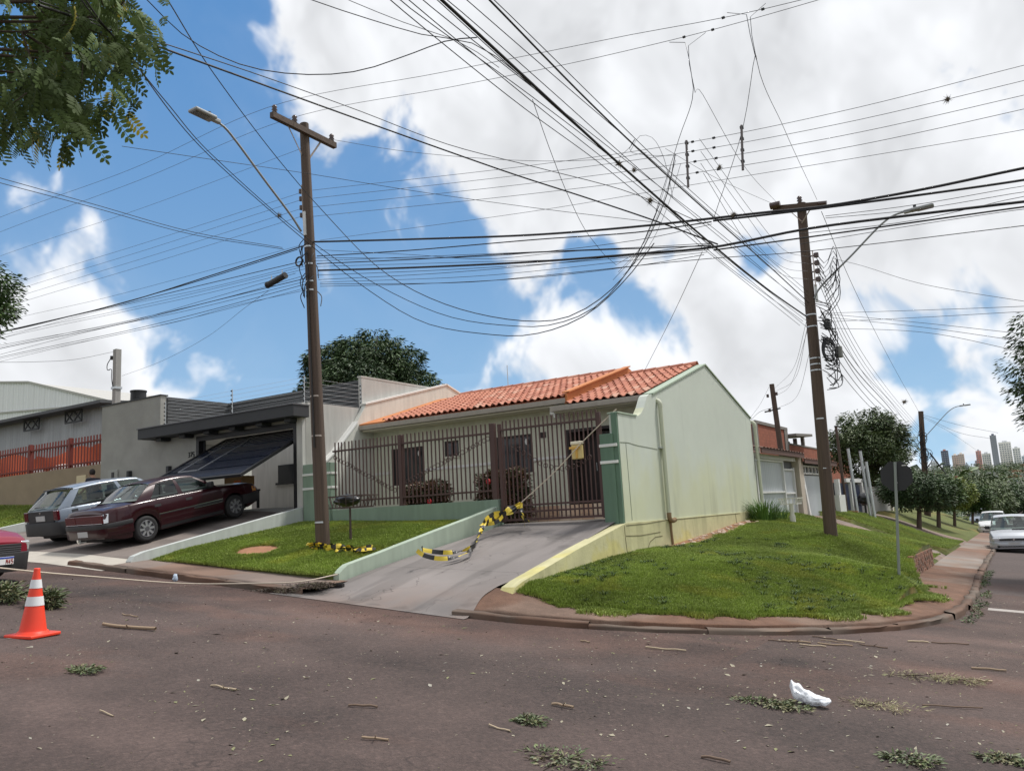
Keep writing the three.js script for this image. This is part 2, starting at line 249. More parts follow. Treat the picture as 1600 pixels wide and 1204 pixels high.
// kerb stones: each about a metre, broken and uneven; lowered at the two driveways
{
  const K = KERB, low = (x, z) => (z > -9.75 && ((x > -10.4 && x < -6.9) || (x > -25 && x < -16.2)));
  const t = thing('kerb', 'worn concrete kerb following the front street and round the corner', 'kerb', [0, 0, 0]); t.userData.kind = 'structure';
  let i = 0, n = 0; const R = rng(4);
  while (i < K.length - 8 && K[i][1] > -60) {
    const len = 6 + Math.floor(R() * 4), seg = K.slice(i, i + len + 1); i += len;
    const mid = seg[Math.floor(seg.length / 2)]; if (mid[0] < -40) continue;
    if (low(...mid)) continue;
    const h = (mid[0] > -6.9 && mid[1] > -13 ? 0.055 : 0.085) + 0.035 * R(), w = 0.16;
    const prof = seg.map((p, k) => { const a = seg[Math.max(0, k - 1)], b = seg[Math.min(seg.length - 1, k + 1)]; const dx = b[0] - a[0], dz = b[1] - a[1], l = Math.hypot(dx, dz); return { p, nx: dz / l, nz: -dx / l }; });
    const g = patch((u, v) => { const q = prof[Math.round(u * (prof.length - 1))]; const k = Math.round(v * 4); const off = [0, 0.0, 0.025, w - 0.02, w][k], hh = [-0.1, h - 0.025, h, h, -0.1][k]; const wob = (vnoise(q.p[0] * 3 + k * 9, q.p[1] * 3 + i) - 0.5) * 0.07; const x = q.p[0] + q.nx * (off + wob), z = q.p[1] + q.nz * (off + wob); return [x, roadY(x, z) + hh + (k === 2 || k === 3 ? wob * 0.5 : 0), z]; }, prof.length - 1, 4);
    tint(g, (x, y, z) => { const a = 0.62 + 0.5 * fbm(x * 3, z * 3, 4), r = sstep(0.42, 0.62, fbm(x * 1.1 + 8, z * 1.1, 4)); return [a * lerp(0.6, 0.55, r), a * lerp(0.5, 0.34, r), a * lerp(0.42, 0.24, r)]; });
    const m = finish(new THREE.Mesh(g, MT.concrete)); m.name = 'kerb_stone'; t.add(m); n++;
  }
}
// pavement between kerb and lawns
const rampY = (x, z) => lerp(lut([[-15.4, 1.5], [-15, 1.49], [-12.8, 1.1], [-10.75, 0.72], [-9.9, 0.54], [-9.4, 0.44]])(z), lut([[-15.4, 1.5], [-15, 1.46], [-12.8, 1.0], [-10.75, 0.6], [-9.9, 0.4], [-9.4, 0.27]])(z), sstep(-9.85, -6.8, x));
const kin = KERB.map((p, k) => { const a = KERB[Math.max(0, k - 1)], b = KERB[Math.min(KERB.length - 1, k + 1)]; const l = Math.hypot(b[0] - a[0], b[1] - a[1]); return [p[0] + (b[1] - a[1]) / l * 0.14, p[1] - (b[0] - a[0]) / l * 0.14]; });
const between = (f) => kin.filter(([x, z]) => f(x, z));
const paveTint = (x, y, z) => { const n = fbm(x * 1.3, z * 1.3, 5), d = sstep(0.45, 0.6, fbm(x * 0.9 + 20, z * 0.9, 4)); const a = 0.6 + 0.6 * n; return [a, a * lerp(1, 0.82, d), a * lerp(1, 0.7, d)]; };
{
  let g = strip(between((x, z) => x > -15.9 && x < -10.2 && z > -9.95), [[-15.9, -10.62], [-10.2, -10.66]], 60, 5, (x, z, u, v) => roadY(x, z) + 0.1 + 0.08 * v);
  tint(g, (x, y, z) => { const q = paveTint(x, y, z); return [q[0] * 0.78, q[1] * 0.66, q[2] * 0.6]; }); struct('pavement', g, MT.concrete);
  g = strip(between((x, z) => (x > -7.6 || z < -10.2) && z > -26), [[-7.6, -10.72], ...LAWNEDGE], 160, 6, (x, z, u, v) => lerp(rampY(Math.min(x, -6.9), z) - 0.012, roadY(x, z) + lerp(0.1, 0.16, v), sstep(-7.25, -5.9, x)) + 0.02 * (fbm(x * 4, z * 4, 3) - 0.5));
  tint(g, (x, y, z) => { const n = fbm(x * 1.5, z * 1.5, 5); const c = sstep(-6.6, -4.4, x) * 0 + sstep(0.52, 0.6, fbm(x * 0.8 + 11, z * 0.8 + 4, 4)); const a = 0.62 + 0.6 * n; return [a * lerp(0.95, 1.1, c), a * lerp(0.92, 1.3, c), a * lerp(0.9, 1.45, c)]; });
  struct('dirt_pavement', g, MT.dirt);
  // far pavement of the side street
  g = strip(kin.filter(([x, z]) => z < -25.4 && z > -75), [[-2.4, -25.4], [-2.7, -75]], 60, 4, (x, z, u, v) => roadY(x, z) + 0.1 + 0.05 * v + 0.03 * (fbm(x * 2, z * 0.4, 3) - 0.5));
  tint(g, (x, y, z) => { const q = paveTint(x, y, z), e = sstep(0.45, 0.55, vnoise(3, z / 4)); return [q[0] * lerp(0.7, 0.95, e), q[1] * lerp(0.5, 0.9, e), q[2] * lerp(0.4, 0.85, e)]; }); struct('pavement', g, MT.concrete);
}
// the two lawns in front of the green house, and the ones beyond
const lawnTint = (x, y, z) => { const n = fbm(x * 0.8 + 3, z * 0.8, 5), b = sstep(0.62, 0.75, fbm(x * 1.4 + 90, z * 1.4, 4)); const a = 0.7 + 0.6 * n; return [a * lerp(1, 1.8, b), a * lerp(1, 1.15, b), a * lerp(1, 1.2, b)]; };
const lawnLeftY = rbf([[-15.6, 1.13, -10.6], [-13, 0.96, -10.6], [-11.5, 0.86, -10.6], [-10.4, 0.8, -10.6], [-15.6, 1.3, -11.3], [-12.4, 1.24, -12.2], [-10.1, 1.0, -11.8], [-15.6, 1.78, -15], [-14, 1.72, -15], [-12.3, 1.65, -15], [-11, 1.62, -15], [-10.1, 1.6, -15], [-14, 1.3, -12], [-10.1, 1.3, -13.3], [-12.2, 1.45, -13.6]]);
const yardSideY = (x, z) => roadY(x, z) + 0.16 + 1.15 * sstep(-2.4, -7.2, x) * 1;
{
  let g = strip([[-15.72, -10.6], [-10.5, -10.6]], [[-15.72, -15], [-9.98, -15]], 70, 50, (x, z) => lawnLeftY(x, z)); tint(g, (x, y, z) => { const q = lawnTint(x, y, z), s = sstep(0.62, 0.4, Math.hypot((x + 13.8) * 0.8, z + 11.7) + 0.3 * (fbm(x * 4, z * 4, 3) - 0.5)); return [lerp(q[0], 3.2, s), lerp(q[1], 1.35, s), lerp(q[2], 3.2, s)]; }); struct('front_lawn', g, MT.lawn);
  g = strip(LAWNEDGE, [[-7.0, -10.76], [-6.8, -12], [-6.8, -14], [-6.8, -17], [-6.8, -20], [-6.8, -23], [-6.8, -25.6]], 130, 60, (x, z) => lawnY(x, z)); tint(g, (x, y, z) => { const q = lawnTint(x, y, z); const s = sstep(-6.0, -6.75, x + 0.5 * (fbm(x * 2, z * 2, 3) - 0.5)) * sstep(-16.2, -16.9, z) * sstep(-23.6, -22.6, z); return [lerp(q[0], 2.6, s), lerp(q[1], 1.1, s), lerp(q[2], 2.4, s)]; }); struct('corner_lawn', g, MT.lawn);
  // grass of the next houses down the side street: plots with bare soil steps between
  const plots = [[-25.9, -29.4, 'lawn'], [-29.4, -33.6, 'drive'], [-33.6, -41, 'lawn'], [-41, -47, 'drive'], [-47, -75, 'lawn']];
  for (const [a, b, k] of plots) {
    const lift = k === 'lawn' ? 0.1 : -0.02;
    const q = patch((u, v) => { const z = lerp(a, b, v), x = lerp(-2.45, -9, u); return [x, yardSideY(x, z) + lift - (u === 0 || v === 0 || v === 1 ? 0.25 : 0), z]; }, 14, 16);
    tint(q, k === 'lawn' ? lawnTint : (x, y, z) => { const p = paveTint(x, y, z); return [p[0] * 0.85, p[1] * 0.72, p[2] * 0.65]; }); struct(k === 'lawn' ? 'verge_lawn' : 'driveway', q, k === 'lawn' ? MT.lawn : MT.concrete);
  }
  // lawn left of the grey house
  g = patch((u, v) => { const x = lerp(-26.2, -50, u), z = lerp(-10.3, -15.4, v); return [x, roadY(x, z) + 0.2 + 1.15 * v * v, z]; }, 40, 20); tint(g, lawnTint); struct('verge_lawn', g, MT.lawn);
  g = patch((u, v) => { const x = lerp(-26.2, -50, u), z = lerp(-9.75, -10.3, v); return [x, roadY(x, z) + 0.12, z]; }, 20, 2); tint(g, paveTint); struct('pavement', g, MT.concrete);
}
// ramp of the green house
{
  let g = patch((u, v) => { const z = lerp(-9.42, -15.3, v), wl = z > -10.5 ? sstep(-10.5, -9.42, z) : 0, x = lerp(-9.72 - 0.6 * sstep(-15, -10.6, z) - 0.5 * wl, -6.98 - 0.16 * sstep(-11.4, -10.7, z) + 0.3 * wl, u); return [x, Math.max(rampY(x, z), roadY(x, z) + 0.012), z]; }, 34, 60);
  tint(g, (x, y, z) => { const n = fbm(x * 1.2, z * 0.8 + 4, 5), st = sstep(0.55, 0.75, fbm(x * 3.2 + 40, z * 0.5, 4)), o = sstep(0.7, 0.76, fbm(x * 2 + 7, z * 2 + 70, 3)); const a = 1; return [a, a, a]; });
  const N = 1024, tx = makeTex(N, (u, v) => { const x = u * 4.2, z = v * 6; const n = fbm(x * 1.2, z * 0.8 + 4, 5), st = sstep(0.5, 0.72, fbm(x * 3.4 + 40, z * 0.45, 5)), o = sstep(0.66, 0.74, fbm(x * 1.6 + 7, z * 1.6 + 70, 4)), cr = sstep(0.004, 0.001, Math.abs(fbm(x * 0.8 + 2, z * 0.8 + 31, 5) - 0.5)), sp = hash2(Math.floor(u * 900), Math.floor(v * 1300)), jt = Math.abs(z - 2.1 - 0.02 * vnoise(x * 3, 1)) < 0.008 || Math.abs(z - 4.1 - 0.03 * vnoise(x * 3, 5)) < 0.007 ? 1 : 0, d = sstep(0.45, 0.65, fbm(x * 0.9 + 60, z * 0.7, 4)) * sstep(2.4, 0.4, z + fbm(x * 2, z * 2, 3)); const a = (0.56 + 0.4 * n) * (1 - 0.24 * st) * (1 - 0.22 * o) * (1 - 0.4 * cr) * (1 - 0.4 * jt) + 0.07 * (sp - 0.5); return [a * (1 + 0.08 * d), a * (0.97 - 0.05 * d), a * (0.96 - 0.12 * d)]; });
  const q = g.attributes.position, uv = g.attributes.uv; for (let i = 0; i < q.count; i++) uv.setXY(i, (q.getX(i) + 10.8) / 4.2, (-9.4 - q.getZ(i)) / 6);
  struct('driveway', g, M(0.27, 0.25, 0.24, 0.93, { map: tx, bumpMap: T.grain, bumpScale: 0.004 }));
}
// drive of the grey house
const driveY = (x, z) => { const base = roadY(x, -9.6); return base + 0.05 + lut([[-22, 1.04], [-15.6, 0.98], [-14.2, 0.74], [-11.7, 0.27], [-10.4, 0.08], [-9.5, 0]])(z) * lerp(0.72, 1, sstep(-25, -17.5, x)); };
{
  let g = patch((u, v) => { const z = lerp(-10.35, -15.2, v), x = lerp(-25.2, -15.98, u); return [x, driveY(x, z), z]; }, 40, 40);
  tint(g, (x, y, z) => { const n = fbm(x * 0.8, z * 1.6, 5), st = sstep(0.5, 0.7, fbm(x * 0.5 + 9, z * 3, 4)); const a = (0.55 + 0.35 * n) * (1 - 0.25 * st); return [a, a * 0.93, a * 0.9]; }); struct('driveway', g, MT.concrete);
  g = patch((u, v) => { const z = lerp(-9.46, -10.37, v), x = lerp(-25.3, -15.96 + 0.25 * (1 - v), u); return [x, lerp(roadY(x, z) + 0.008, driveY(x, z) + 0.006, v), z]; }, 30, 6); struct('apron', g, MT.paleConcrete);
}
// ---------------------------------------------------------------- the corner house
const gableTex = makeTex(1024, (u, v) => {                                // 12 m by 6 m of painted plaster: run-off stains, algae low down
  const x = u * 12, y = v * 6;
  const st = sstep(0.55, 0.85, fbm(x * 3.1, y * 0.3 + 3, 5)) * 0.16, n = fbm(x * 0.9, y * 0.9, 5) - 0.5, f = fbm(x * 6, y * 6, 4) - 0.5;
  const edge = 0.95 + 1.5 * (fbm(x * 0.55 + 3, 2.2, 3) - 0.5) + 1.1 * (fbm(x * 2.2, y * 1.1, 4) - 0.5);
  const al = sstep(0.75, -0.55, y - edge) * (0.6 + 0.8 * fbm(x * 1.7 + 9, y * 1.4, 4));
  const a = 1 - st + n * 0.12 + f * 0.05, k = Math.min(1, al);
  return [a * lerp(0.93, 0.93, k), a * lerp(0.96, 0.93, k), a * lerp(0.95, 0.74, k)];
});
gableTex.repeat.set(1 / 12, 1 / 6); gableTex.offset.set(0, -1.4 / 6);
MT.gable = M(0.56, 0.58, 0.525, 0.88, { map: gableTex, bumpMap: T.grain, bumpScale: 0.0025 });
const plinthTex = makeTex(512, (u, v) => { const a = fbm(u * 12, v * 12, 5, 12, 12, 0.6), s = sstep(0.55, 0.7, fbm(u * 30, v * 4, 4, 30, 4)), m = sstep(0.58, 0.75, fbm(u * 6 + 0.3, v * 6, 4, 6, 6)); const k = 0.78 + 0.3 * a - 0.12 * s; return [k, k * (1 - 0.04 * m), k * (1 - 0.3 * m)]; }, 0.25);
MT.plinth = M(0.55, 0.52, 0.3, 0.92, { map: plinthTex, bumpMap: T.soil, bumpScale: 0.012 });

const house = thing('corner_house', 'low green corner house with orange tiled roof and tall gable wall', 'house', [-11, 1.4, -20]);
{
  const gz = [[-15, 1.4], [-15, 3.62], [-15.9, 3.63], [-16.1, 3.66], [-16.28, 3.74], [-16.42, 3.86], [-16.55, 4.02], [-16.66, 4.14], [-16.78, 4.19], [-17.0, 4.2], [-20.85, 5.36], [-24.75, 4.19], [-24.75, 1.4]];
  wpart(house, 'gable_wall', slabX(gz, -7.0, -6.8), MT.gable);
  const pl = wpart(house, 'plinth', slabX([[-10.6, 0], [-10.6, 0.5], [-10.7, 0.6], [-10.95, 0.67], [-12.8, 1.03], [-14.95, 1.405], [-24.82, 1.405], [-24.82, 0]], -7.02, -6.765), MT.plinth, 'yellowed cracked base course along the lawn');
  // coping over the sloping edges
  const cop = [];
  for (const [a, b] of [[[-16.95, 4.205], [-20.85, 5.38]], [[-20.85, 5.38], [-24.8, 4.2]]]) cop.push(bar([-6.9, a[1] + 0.012, a[0]], [-6.9, b[1] + 0.012, b[0]], 0.26, 0.035));
  cop.push(bar([-6.9, 3.645, -14.97], [-6.9, 3.645, -15.95], 0.24, 0.03));
  wpart(house, 'coping', merge(cop), MT.paleGreen);
  // hairline joints and render patches standing a little proud
  const cr = []; const R = rng(31);
  const crack = (pts, w = 0.012) => { for (let i = 1; i < pts.length; i++) cr.push(bar([-6.797, pts[i - 1][1], pts[i - 1][0]], [-6.797, pts[i][1], pts[i][0]], 0.006, w)); };
  crack([[-15.02, 3.03], [-15.4, 3.04], [-15.9, 3.0], [-16.5, 2.98], [-17.0, 2.96]]); crack([[-15.3, 3.02], [-15.32, 2.2], [-15.33, 1.45]], 0.009);
  wpart(house, 'crack', merge(cr), M(0.2, 0.22, 0.17, 1));
  const cr2 = []; const crack2 = (pts) => { for (let i = 1; i < pts.length; i++) cr2.push(bar([-6.762, pts[i - 1][1], pts[i - 1][0]], [-6.762, pts[i][1], pts[i][0]], 0.006, 0.014)); };
  crack2([[-14.95, 1.36], [-16.0, 1.36], [-17.1, 1.39], [-18.5, 1.385], [-21, 1.385], [-22.6, 1.38]]); crack2([[-14.9, 1.16], [-15.6, 1.13], [-16.7, 1.15]]); crack2([[-15.9, 0.82], [-16.1, 0.98], [-16.4, 1.06], [-16.8, 1.06]]); crack2([[-14.85, 1.36], [-14.86, 1.12], [-14.9, 0.82]]); crack2([[-22.2, 1.37], [-22.25, 1.1]]);
  wpart(house, 'crack', merge(cr2), M(0.16, 0.14, 0.08, 1));
  // rain pipes
  const pipe = (z, top, bot) => {
    const p = wpart(house, 'rain_pipe', merge(tube([[-6.98, top, z + 0.02], [-6.8, top, z], [-6.735, top - 0.06, z], [-6.725, top - 0.16, z]], 0.055, 14, 10), rod([-6.725, top - 0.1, z], [-6.725, bot, z], 0.05, 0.05, 10)), MT.pipe ||= M(0.62, 0.64, 0.5, 0.6, { map: T.streak }));
    wpart(p, 'bracket', merge(...[0.42].map(t => bar([-6.8, lerp(top, bot, t), z - 0.12], [-6.8, lerp(top, bot, t), z + 0.12], 0.16, 0.035))), MT.steel);
    return p;
  };
  pipe(-17.2, 4.08, 1.5); pipe(-24.9, 4.1, 1.3);
  wpart(house, 'pipe_shoe', merge(tube([[-6.725, 1.55, -17.2], [-6.72, 1.42, -17.2], [-6.7, 1.37, -17.3], [-6.68, 1.39, -17.42]], 0.055, 10, 8), tube([[-6.74, 1.4, -17.28], [-6.745, 1.1, -17.3], [-6.745, 0.85, -17.33]], 0.03, 8, 6)), M(0.24, 0.16, 0.09, 0.95));
  // front wall with openings
  const ZW = -17.6;
  const W1 = rect(-15.08, -13.94, 2.66, 3.7), WS = rect(-13.18, -12.7, 3.33, 3.75), W2 = rect(-11.48, -10.43, 2.72, 3.7), DO = rect(-9.4, -7.35, 1.75, 3.69);
  wpart(house, 'front_wall', slabZ(rect(-15.7, -7.0, 1.2, 4.34), ZW - 0.16, ZW, [W1, WS, W2, DO].map(h => [...h].reverse())), MT.frontWall = M(0.68, 0.68, 0.56, 0.85, { map: T.streak }));
  for (const [a, b] of [[-15.7, -15.12], [-13.9, -11.54], [-10.38, -9.44]]) wpart(house, 'stripe_moulding', box(a, b, 3.0, 3.07, ZW, ZW + 0.025), MT.white);
  const frameM = M(0.022, 0.014, 0.013, 0.6);
  for (const [r, n] of [[W1, 4], [W2, 4], [WS, 2]]) {
    const [x0, x1, y0, y1] = [r[0][0], r[1][0], r[0][1], r[2][1]], z = ZW - 0.05, fr = [box(x0, x1, y1 - 0.05, y1, z - 0.05, z + 0.03), box(x0, x1, y0, y0 + 0.05, z - 0.05, z + 0.03), box(x0, x0 + 0.05, y0 + 0.05, y1 - 0.05, z - 0.05, z + 0.03), box(x1 - 0.05, x1, y0 + 0.05, y1 - 0.05, z - 0.05, z + 0.03)];
    const w = wpart(house, 'window', merge(fr), frameM);
    for (let i = 0; i < n; i++) { const a = lerp(x0 + 0.05, x1 - 0.05, i / n), b = lerp(x0 + 0.05, x1 - 0.05, (i + 1) / n), zz = z - (i % 2 ? 0.035 : 0.01); wpart(w, 'sash', merge(box(a, a + 0.022, y0 + 0.05, y1 - 0.05, zz - 0.012, zz + 0.012), box(b - 0.022, b, y0 + 0.05, y1 - 0.05, zz - 0.012, zz + 0.012)), frameM); wpart(w, 'pane', box(a + 0.022, b - 0.022, y0 + 0.05, y1 - 0.05, zz - 0.003, zz + 0.003), MT.glassDark); }
    if (n === 4) { const g = new THREE.SphereGeometry(0.055, 12, 8); g.scale(0.8, 1.4, 0.12); g.translate(x1 - 0.16, y1 - 0.19, z + 0.012); wpart(w, 'sticker', g, MT.white); }
    wpart(w, 'sill', box(x0 - 0.06, x1 + 0.06, y0 - 0.05, y0, ZW - 0.05, ZW + 0.04), MT.frontWall);
  }
  // doorway room
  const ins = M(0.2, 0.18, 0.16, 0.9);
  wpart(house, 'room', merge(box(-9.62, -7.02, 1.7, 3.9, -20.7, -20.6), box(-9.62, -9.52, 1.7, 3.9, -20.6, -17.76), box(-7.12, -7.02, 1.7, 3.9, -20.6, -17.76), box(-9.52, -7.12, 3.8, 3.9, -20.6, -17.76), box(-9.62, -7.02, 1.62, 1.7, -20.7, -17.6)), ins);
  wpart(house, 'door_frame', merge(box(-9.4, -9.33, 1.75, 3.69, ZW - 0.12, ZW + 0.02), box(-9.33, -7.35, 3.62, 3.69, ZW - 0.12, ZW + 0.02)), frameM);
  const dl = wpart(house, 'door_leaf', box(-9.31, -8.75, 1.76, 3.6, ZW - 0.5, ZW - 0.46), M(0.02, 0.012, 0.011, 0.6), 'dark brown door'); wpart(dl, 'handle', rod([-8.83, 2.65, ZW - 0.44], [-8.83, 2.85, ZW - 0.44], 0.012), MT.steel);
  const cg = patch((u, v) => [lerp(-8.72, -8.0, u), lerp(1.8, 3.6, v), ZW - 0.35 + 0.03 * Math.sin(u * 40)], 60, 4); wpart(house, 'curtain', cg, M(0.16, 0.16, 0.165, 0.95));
  // light meter by the window
  wpart(house, 'wall_vent', merge(box(-10.16, -9.98, 3.56, 3.7, ZW, ZW + 0.03), ...[0, 1, 2].map(i => box(-10.14, -10.0, 3.585 + i * 0.04, 3.6 + i * 0.04, ZW + 0.03, ZW + 0.04))), frameM);
  // porch slab with tiled edge
  wpart(house, 'porch_slab', box(-15.6, -7.05, 1.2, 1.745, ZW, -16.75), MT.paleConcrete);
  const tg = box(-0.142, 0.142, -0.115, 0.115, -0.008, 0.008), tm = [M(0.66, 0.47, 0.34, 0.5), M(0.7, 0.56, 0.44, 0.5), M(0.6, 0.4, 0.28, 0.5)];
  for (let i = 0; i < 12; i++) for (let j = 0; j < 2; j++) { const m = finish(new THREE.Mesh(tg, tm[(i * 5 + j * 3) % 3])); m.name = 'step_tile'; m.position.set(-10.6 + i * 0.3 + 11, 1.39 + j * 0.24 - 1.4 + 0.1, -16.74 + 20); house.add(m); }
  // eaves and gutters
  const eave = M(0.62, 0.58, 0.46, 0.8, { map: T.streak });
  wpart(house, 'eave_boards', box(-15.62, -9.0, 4.22, 4.26, -17.6, -17.02), eave); wpart(house, 'eave_boards', box(-9.35, -7.0, 4.06, 4.1, -17.6, -16.95), eave);
  const gut = (x0, x1, y, z) => { const s = new THREE.Shape([[0.06, -0.06], [0.075, 0.02], [0.075, 0.06], [0.06, 0.06], [0.055, 0.02], [0.04, -0.045], [-0.04, -0.045], [-0.04, 0.06], [-0.055, 0.06], [-0.055, -0.06]].map(p => new THREE.Vector2(...p))); const g = new THREE.ExtrudeGeometry(s, { depth: x1 - x0, bevelEnabled: false }); g.rotateY(Math.PI / 2); g.scale(1, 1, -1); g.translate(x0, y, z); return toCreasedNormals(uvBox(g), 0.6); };
  const gm = M(0.42, 0.38, 0.33, 0.55, { map: T.streak });
  wpart(house, 'gutter', gut(-15.66, -9.02, 4.33, -17.0), gm); wpart(house, 'gutter', gut(-9.4, -6.98, 4.15, -16.92), gm);
  wpart(house, 'eave_bracket', merge(box(-9.55, -9.35, 4.05, 4.22, -17.35, -17.1), box(-9.4, -9.36, 3.95, 4.1, -17.5, -17)), MT.white);
  // roofs: boarding below, tiles above
  const slope = (x0, x1, za, ya, zb, yb, t) => slabX([[za, ya], [zb, yb], [zb, yb + t], [za, ya + t]], x0, x1);
  const tileGeo = (() => {
    const w = 0.2, L = 0.47, prof = []; for (let i = 0; i <= 10; i++) { const u = i / 10; const y = u < 0.55 ? 0.042 * Math.sin(Math.PI * u / 0.55) : -0.018 * Math.sin(Math.PI * (u - 0.55) / 0.45); prof.push([u * w, y]); }
    const top = patch((u, v) => { const p = prof[Math.round(u * 10)]; return [p[0] - w / 2, p[1] + lerp(0.034, 0.004, v), lerp(L / 2, -L / 2, v)]; }, 10, 1);
    const lip = patch((u, v) => { const p = prof[Math.round(u * 10)]; return [p[0] - w / 2, p[1] + 0.034 - 0.02 * v, L / 2 - 0.002 * v]; }, 10, 1);
    return uvBox(merge(top, lip), 1);
  })(); tileGeo.computeVertexNormals();
  const tileMs = [0, 1, 2, 3, 4].map(i => M(...[[0.48, 0.19, 0.12], [0.44, 0.16, 0.1], [0.52, 0.24, 0.165], [0.38, 0.135, 0.085], [0.52, 0.3, 0.22]][i], 0.85, { map: T.clay, bumpMap: T.grain, bumpScale: 0.004 }));
  const R2 = rng(77);
  const roof = (x0, x1, za, ya, zb, yb, nc, nr) => {
    const r = wpart(house, 'roof', merge(slope(x0, x1, za, ya, zb, yb, 0.05), slope(x0, x1, zb, yb, zb * 2 - za - 0.2, ya - 0.06, 0.05)), MT.clay);
    const rest = [], ang = Math.atan2(yb - ya, za - zb), len = Math.hypot(yb - ya, za - zb);
    for (let i = 0; i < nc; i++) for (let j = 0; j < nr; j++) {
      const m = finish(new THREE.Mesh(tileGeo, tileMs[Math.floor(R2() * (R2() < 0.3 ? 5 : 4))])); m.name = 'roof_tile';
      const s = (j + 0.5) / nr * len - 0.05, x = lerp(x0, x1, (i + 0.5) / nc);
      m.position.set(x + 11, ya + Math.sin(ang) * s + 0.075 - 1.4 + R2() * 0.008, za - Math.cos(ang) * s + 20 ); m.rotation.set(ang, (R2() - 0.5) * 0.03, (R2() - 0.5) * 0.03); m.scale.x = (x1 - x0) / nc / 0.19; m.updateMatrix();
      if (x < -12.8) { rest.push(tileGeo.clone().applyMatrix4(m.matrix)); continue; } r.add(m);
    }
    if (rest.length) lpart(r, 'far_tiles', merge(rest), tileMs[0]).userData.kind = 'stuff';
    const n = Math.round((x1 - x0) / 0.38);
    for (let i = 0; i < n; i++) { const g = new THREE.CylinderGeometry(0.11, 0.125, (x1 - x0) / n + 0.05, 10, 1, true, 0, Math.PI); g.rotateZ(Math.PI / 2); g.rotateX(0); const m = lpart(r, 'ridge_tile', g, tileMs[i % 4]); m.position.set(lerp(x0, x1, (i + 0.5) / n) + 11, yb + 0.06 - 1.4, zb + 20); m.rotation.x = -Math.PI / 2 * 0; }
    return r;
  };
  roof(-14.75, -9.02, -16.98, 4.37, -20.75, 5.44, 30, 10);
  roof(-9.0, -7.02, -16.95, 4.17, -20.85, 5.33, 10, 10);
  wpart(house, 'roof_flashing', merge(slope(-15.72, -14.76, -16.98, 4.38, -20.75, 5.45, 0.06), slope(-15.72, -14.76, -20.75, 5.45, -24.7, 4.3, 0.06)), MT.orangePaint, 'smooth orange painted roof strip by the party wall');
  wpart(house, 'verge_board', merge(slabX([[-16.96, 4.25], [-20.75, 5.35], [-20.75, 5.6], [-16.96, 4.5]], -9.03, -8.97), slabX([[-20.75, 5.35], [-24.6, 4.2], [-24.6, 4.45], [-20.75, 5.6]], -9.03, -8.97), bar([-9.0, 4.53, -16.96], [-9.0, 5.63, -20.75], 0.2, 0.03)), MT.orangePaint, 'orange painted verge board between the two roofs');
  // back and party walls
  wpart(house, 'back_wall', box(-15.7, -7.0, 1, 4.2, -24.7, -24.55), MT.frontWall);
  wpart(house, 'party_wall', slabX([[-15.3, 1.2], [-15.3, 3.1], [-16.0, 3.6], [-16.9, 4.5], [-17.3, 5.04], [-21.2, 6.02], [-22.2, 5.72], [-24.7, 4.9], [-24.7, 1.2]], -15.86, -15.7), MT.white2 = M(0.66, 0.66, 0.6, 0.85, { map: T.streak }));
  wpart(house, 'party_coping', merge(bar([-15.78, 5.06, -17.25], [-15.78, 6.05, -21.22], 0.22, 0.05), bar([-15.78, 6.05, -21.2], [-15.78, 5.72, -22.3], 0.22, 0.05), bar([-15.78, 3.1, -15.28], [-15.78, 3.62, -16.0], 0.22, 0.04), bar([-15.78, 3.6, -15.98], [-15.78, 4.52, -16.92], 0.22, 0.04)), MT.white);
  wpart(house, 'antenna', rod([-13, 5.5, -20.75], [-13, 6.25, -20.75], 0.012), MT.steel);
}
// forecourt behind the fence
struct('forecourt', patch((u, v) => [lerp(-15.7, -7, u), 1.49, lerp(-15.25, -17.0, v)], 4, 4), MT.paleConcrete);

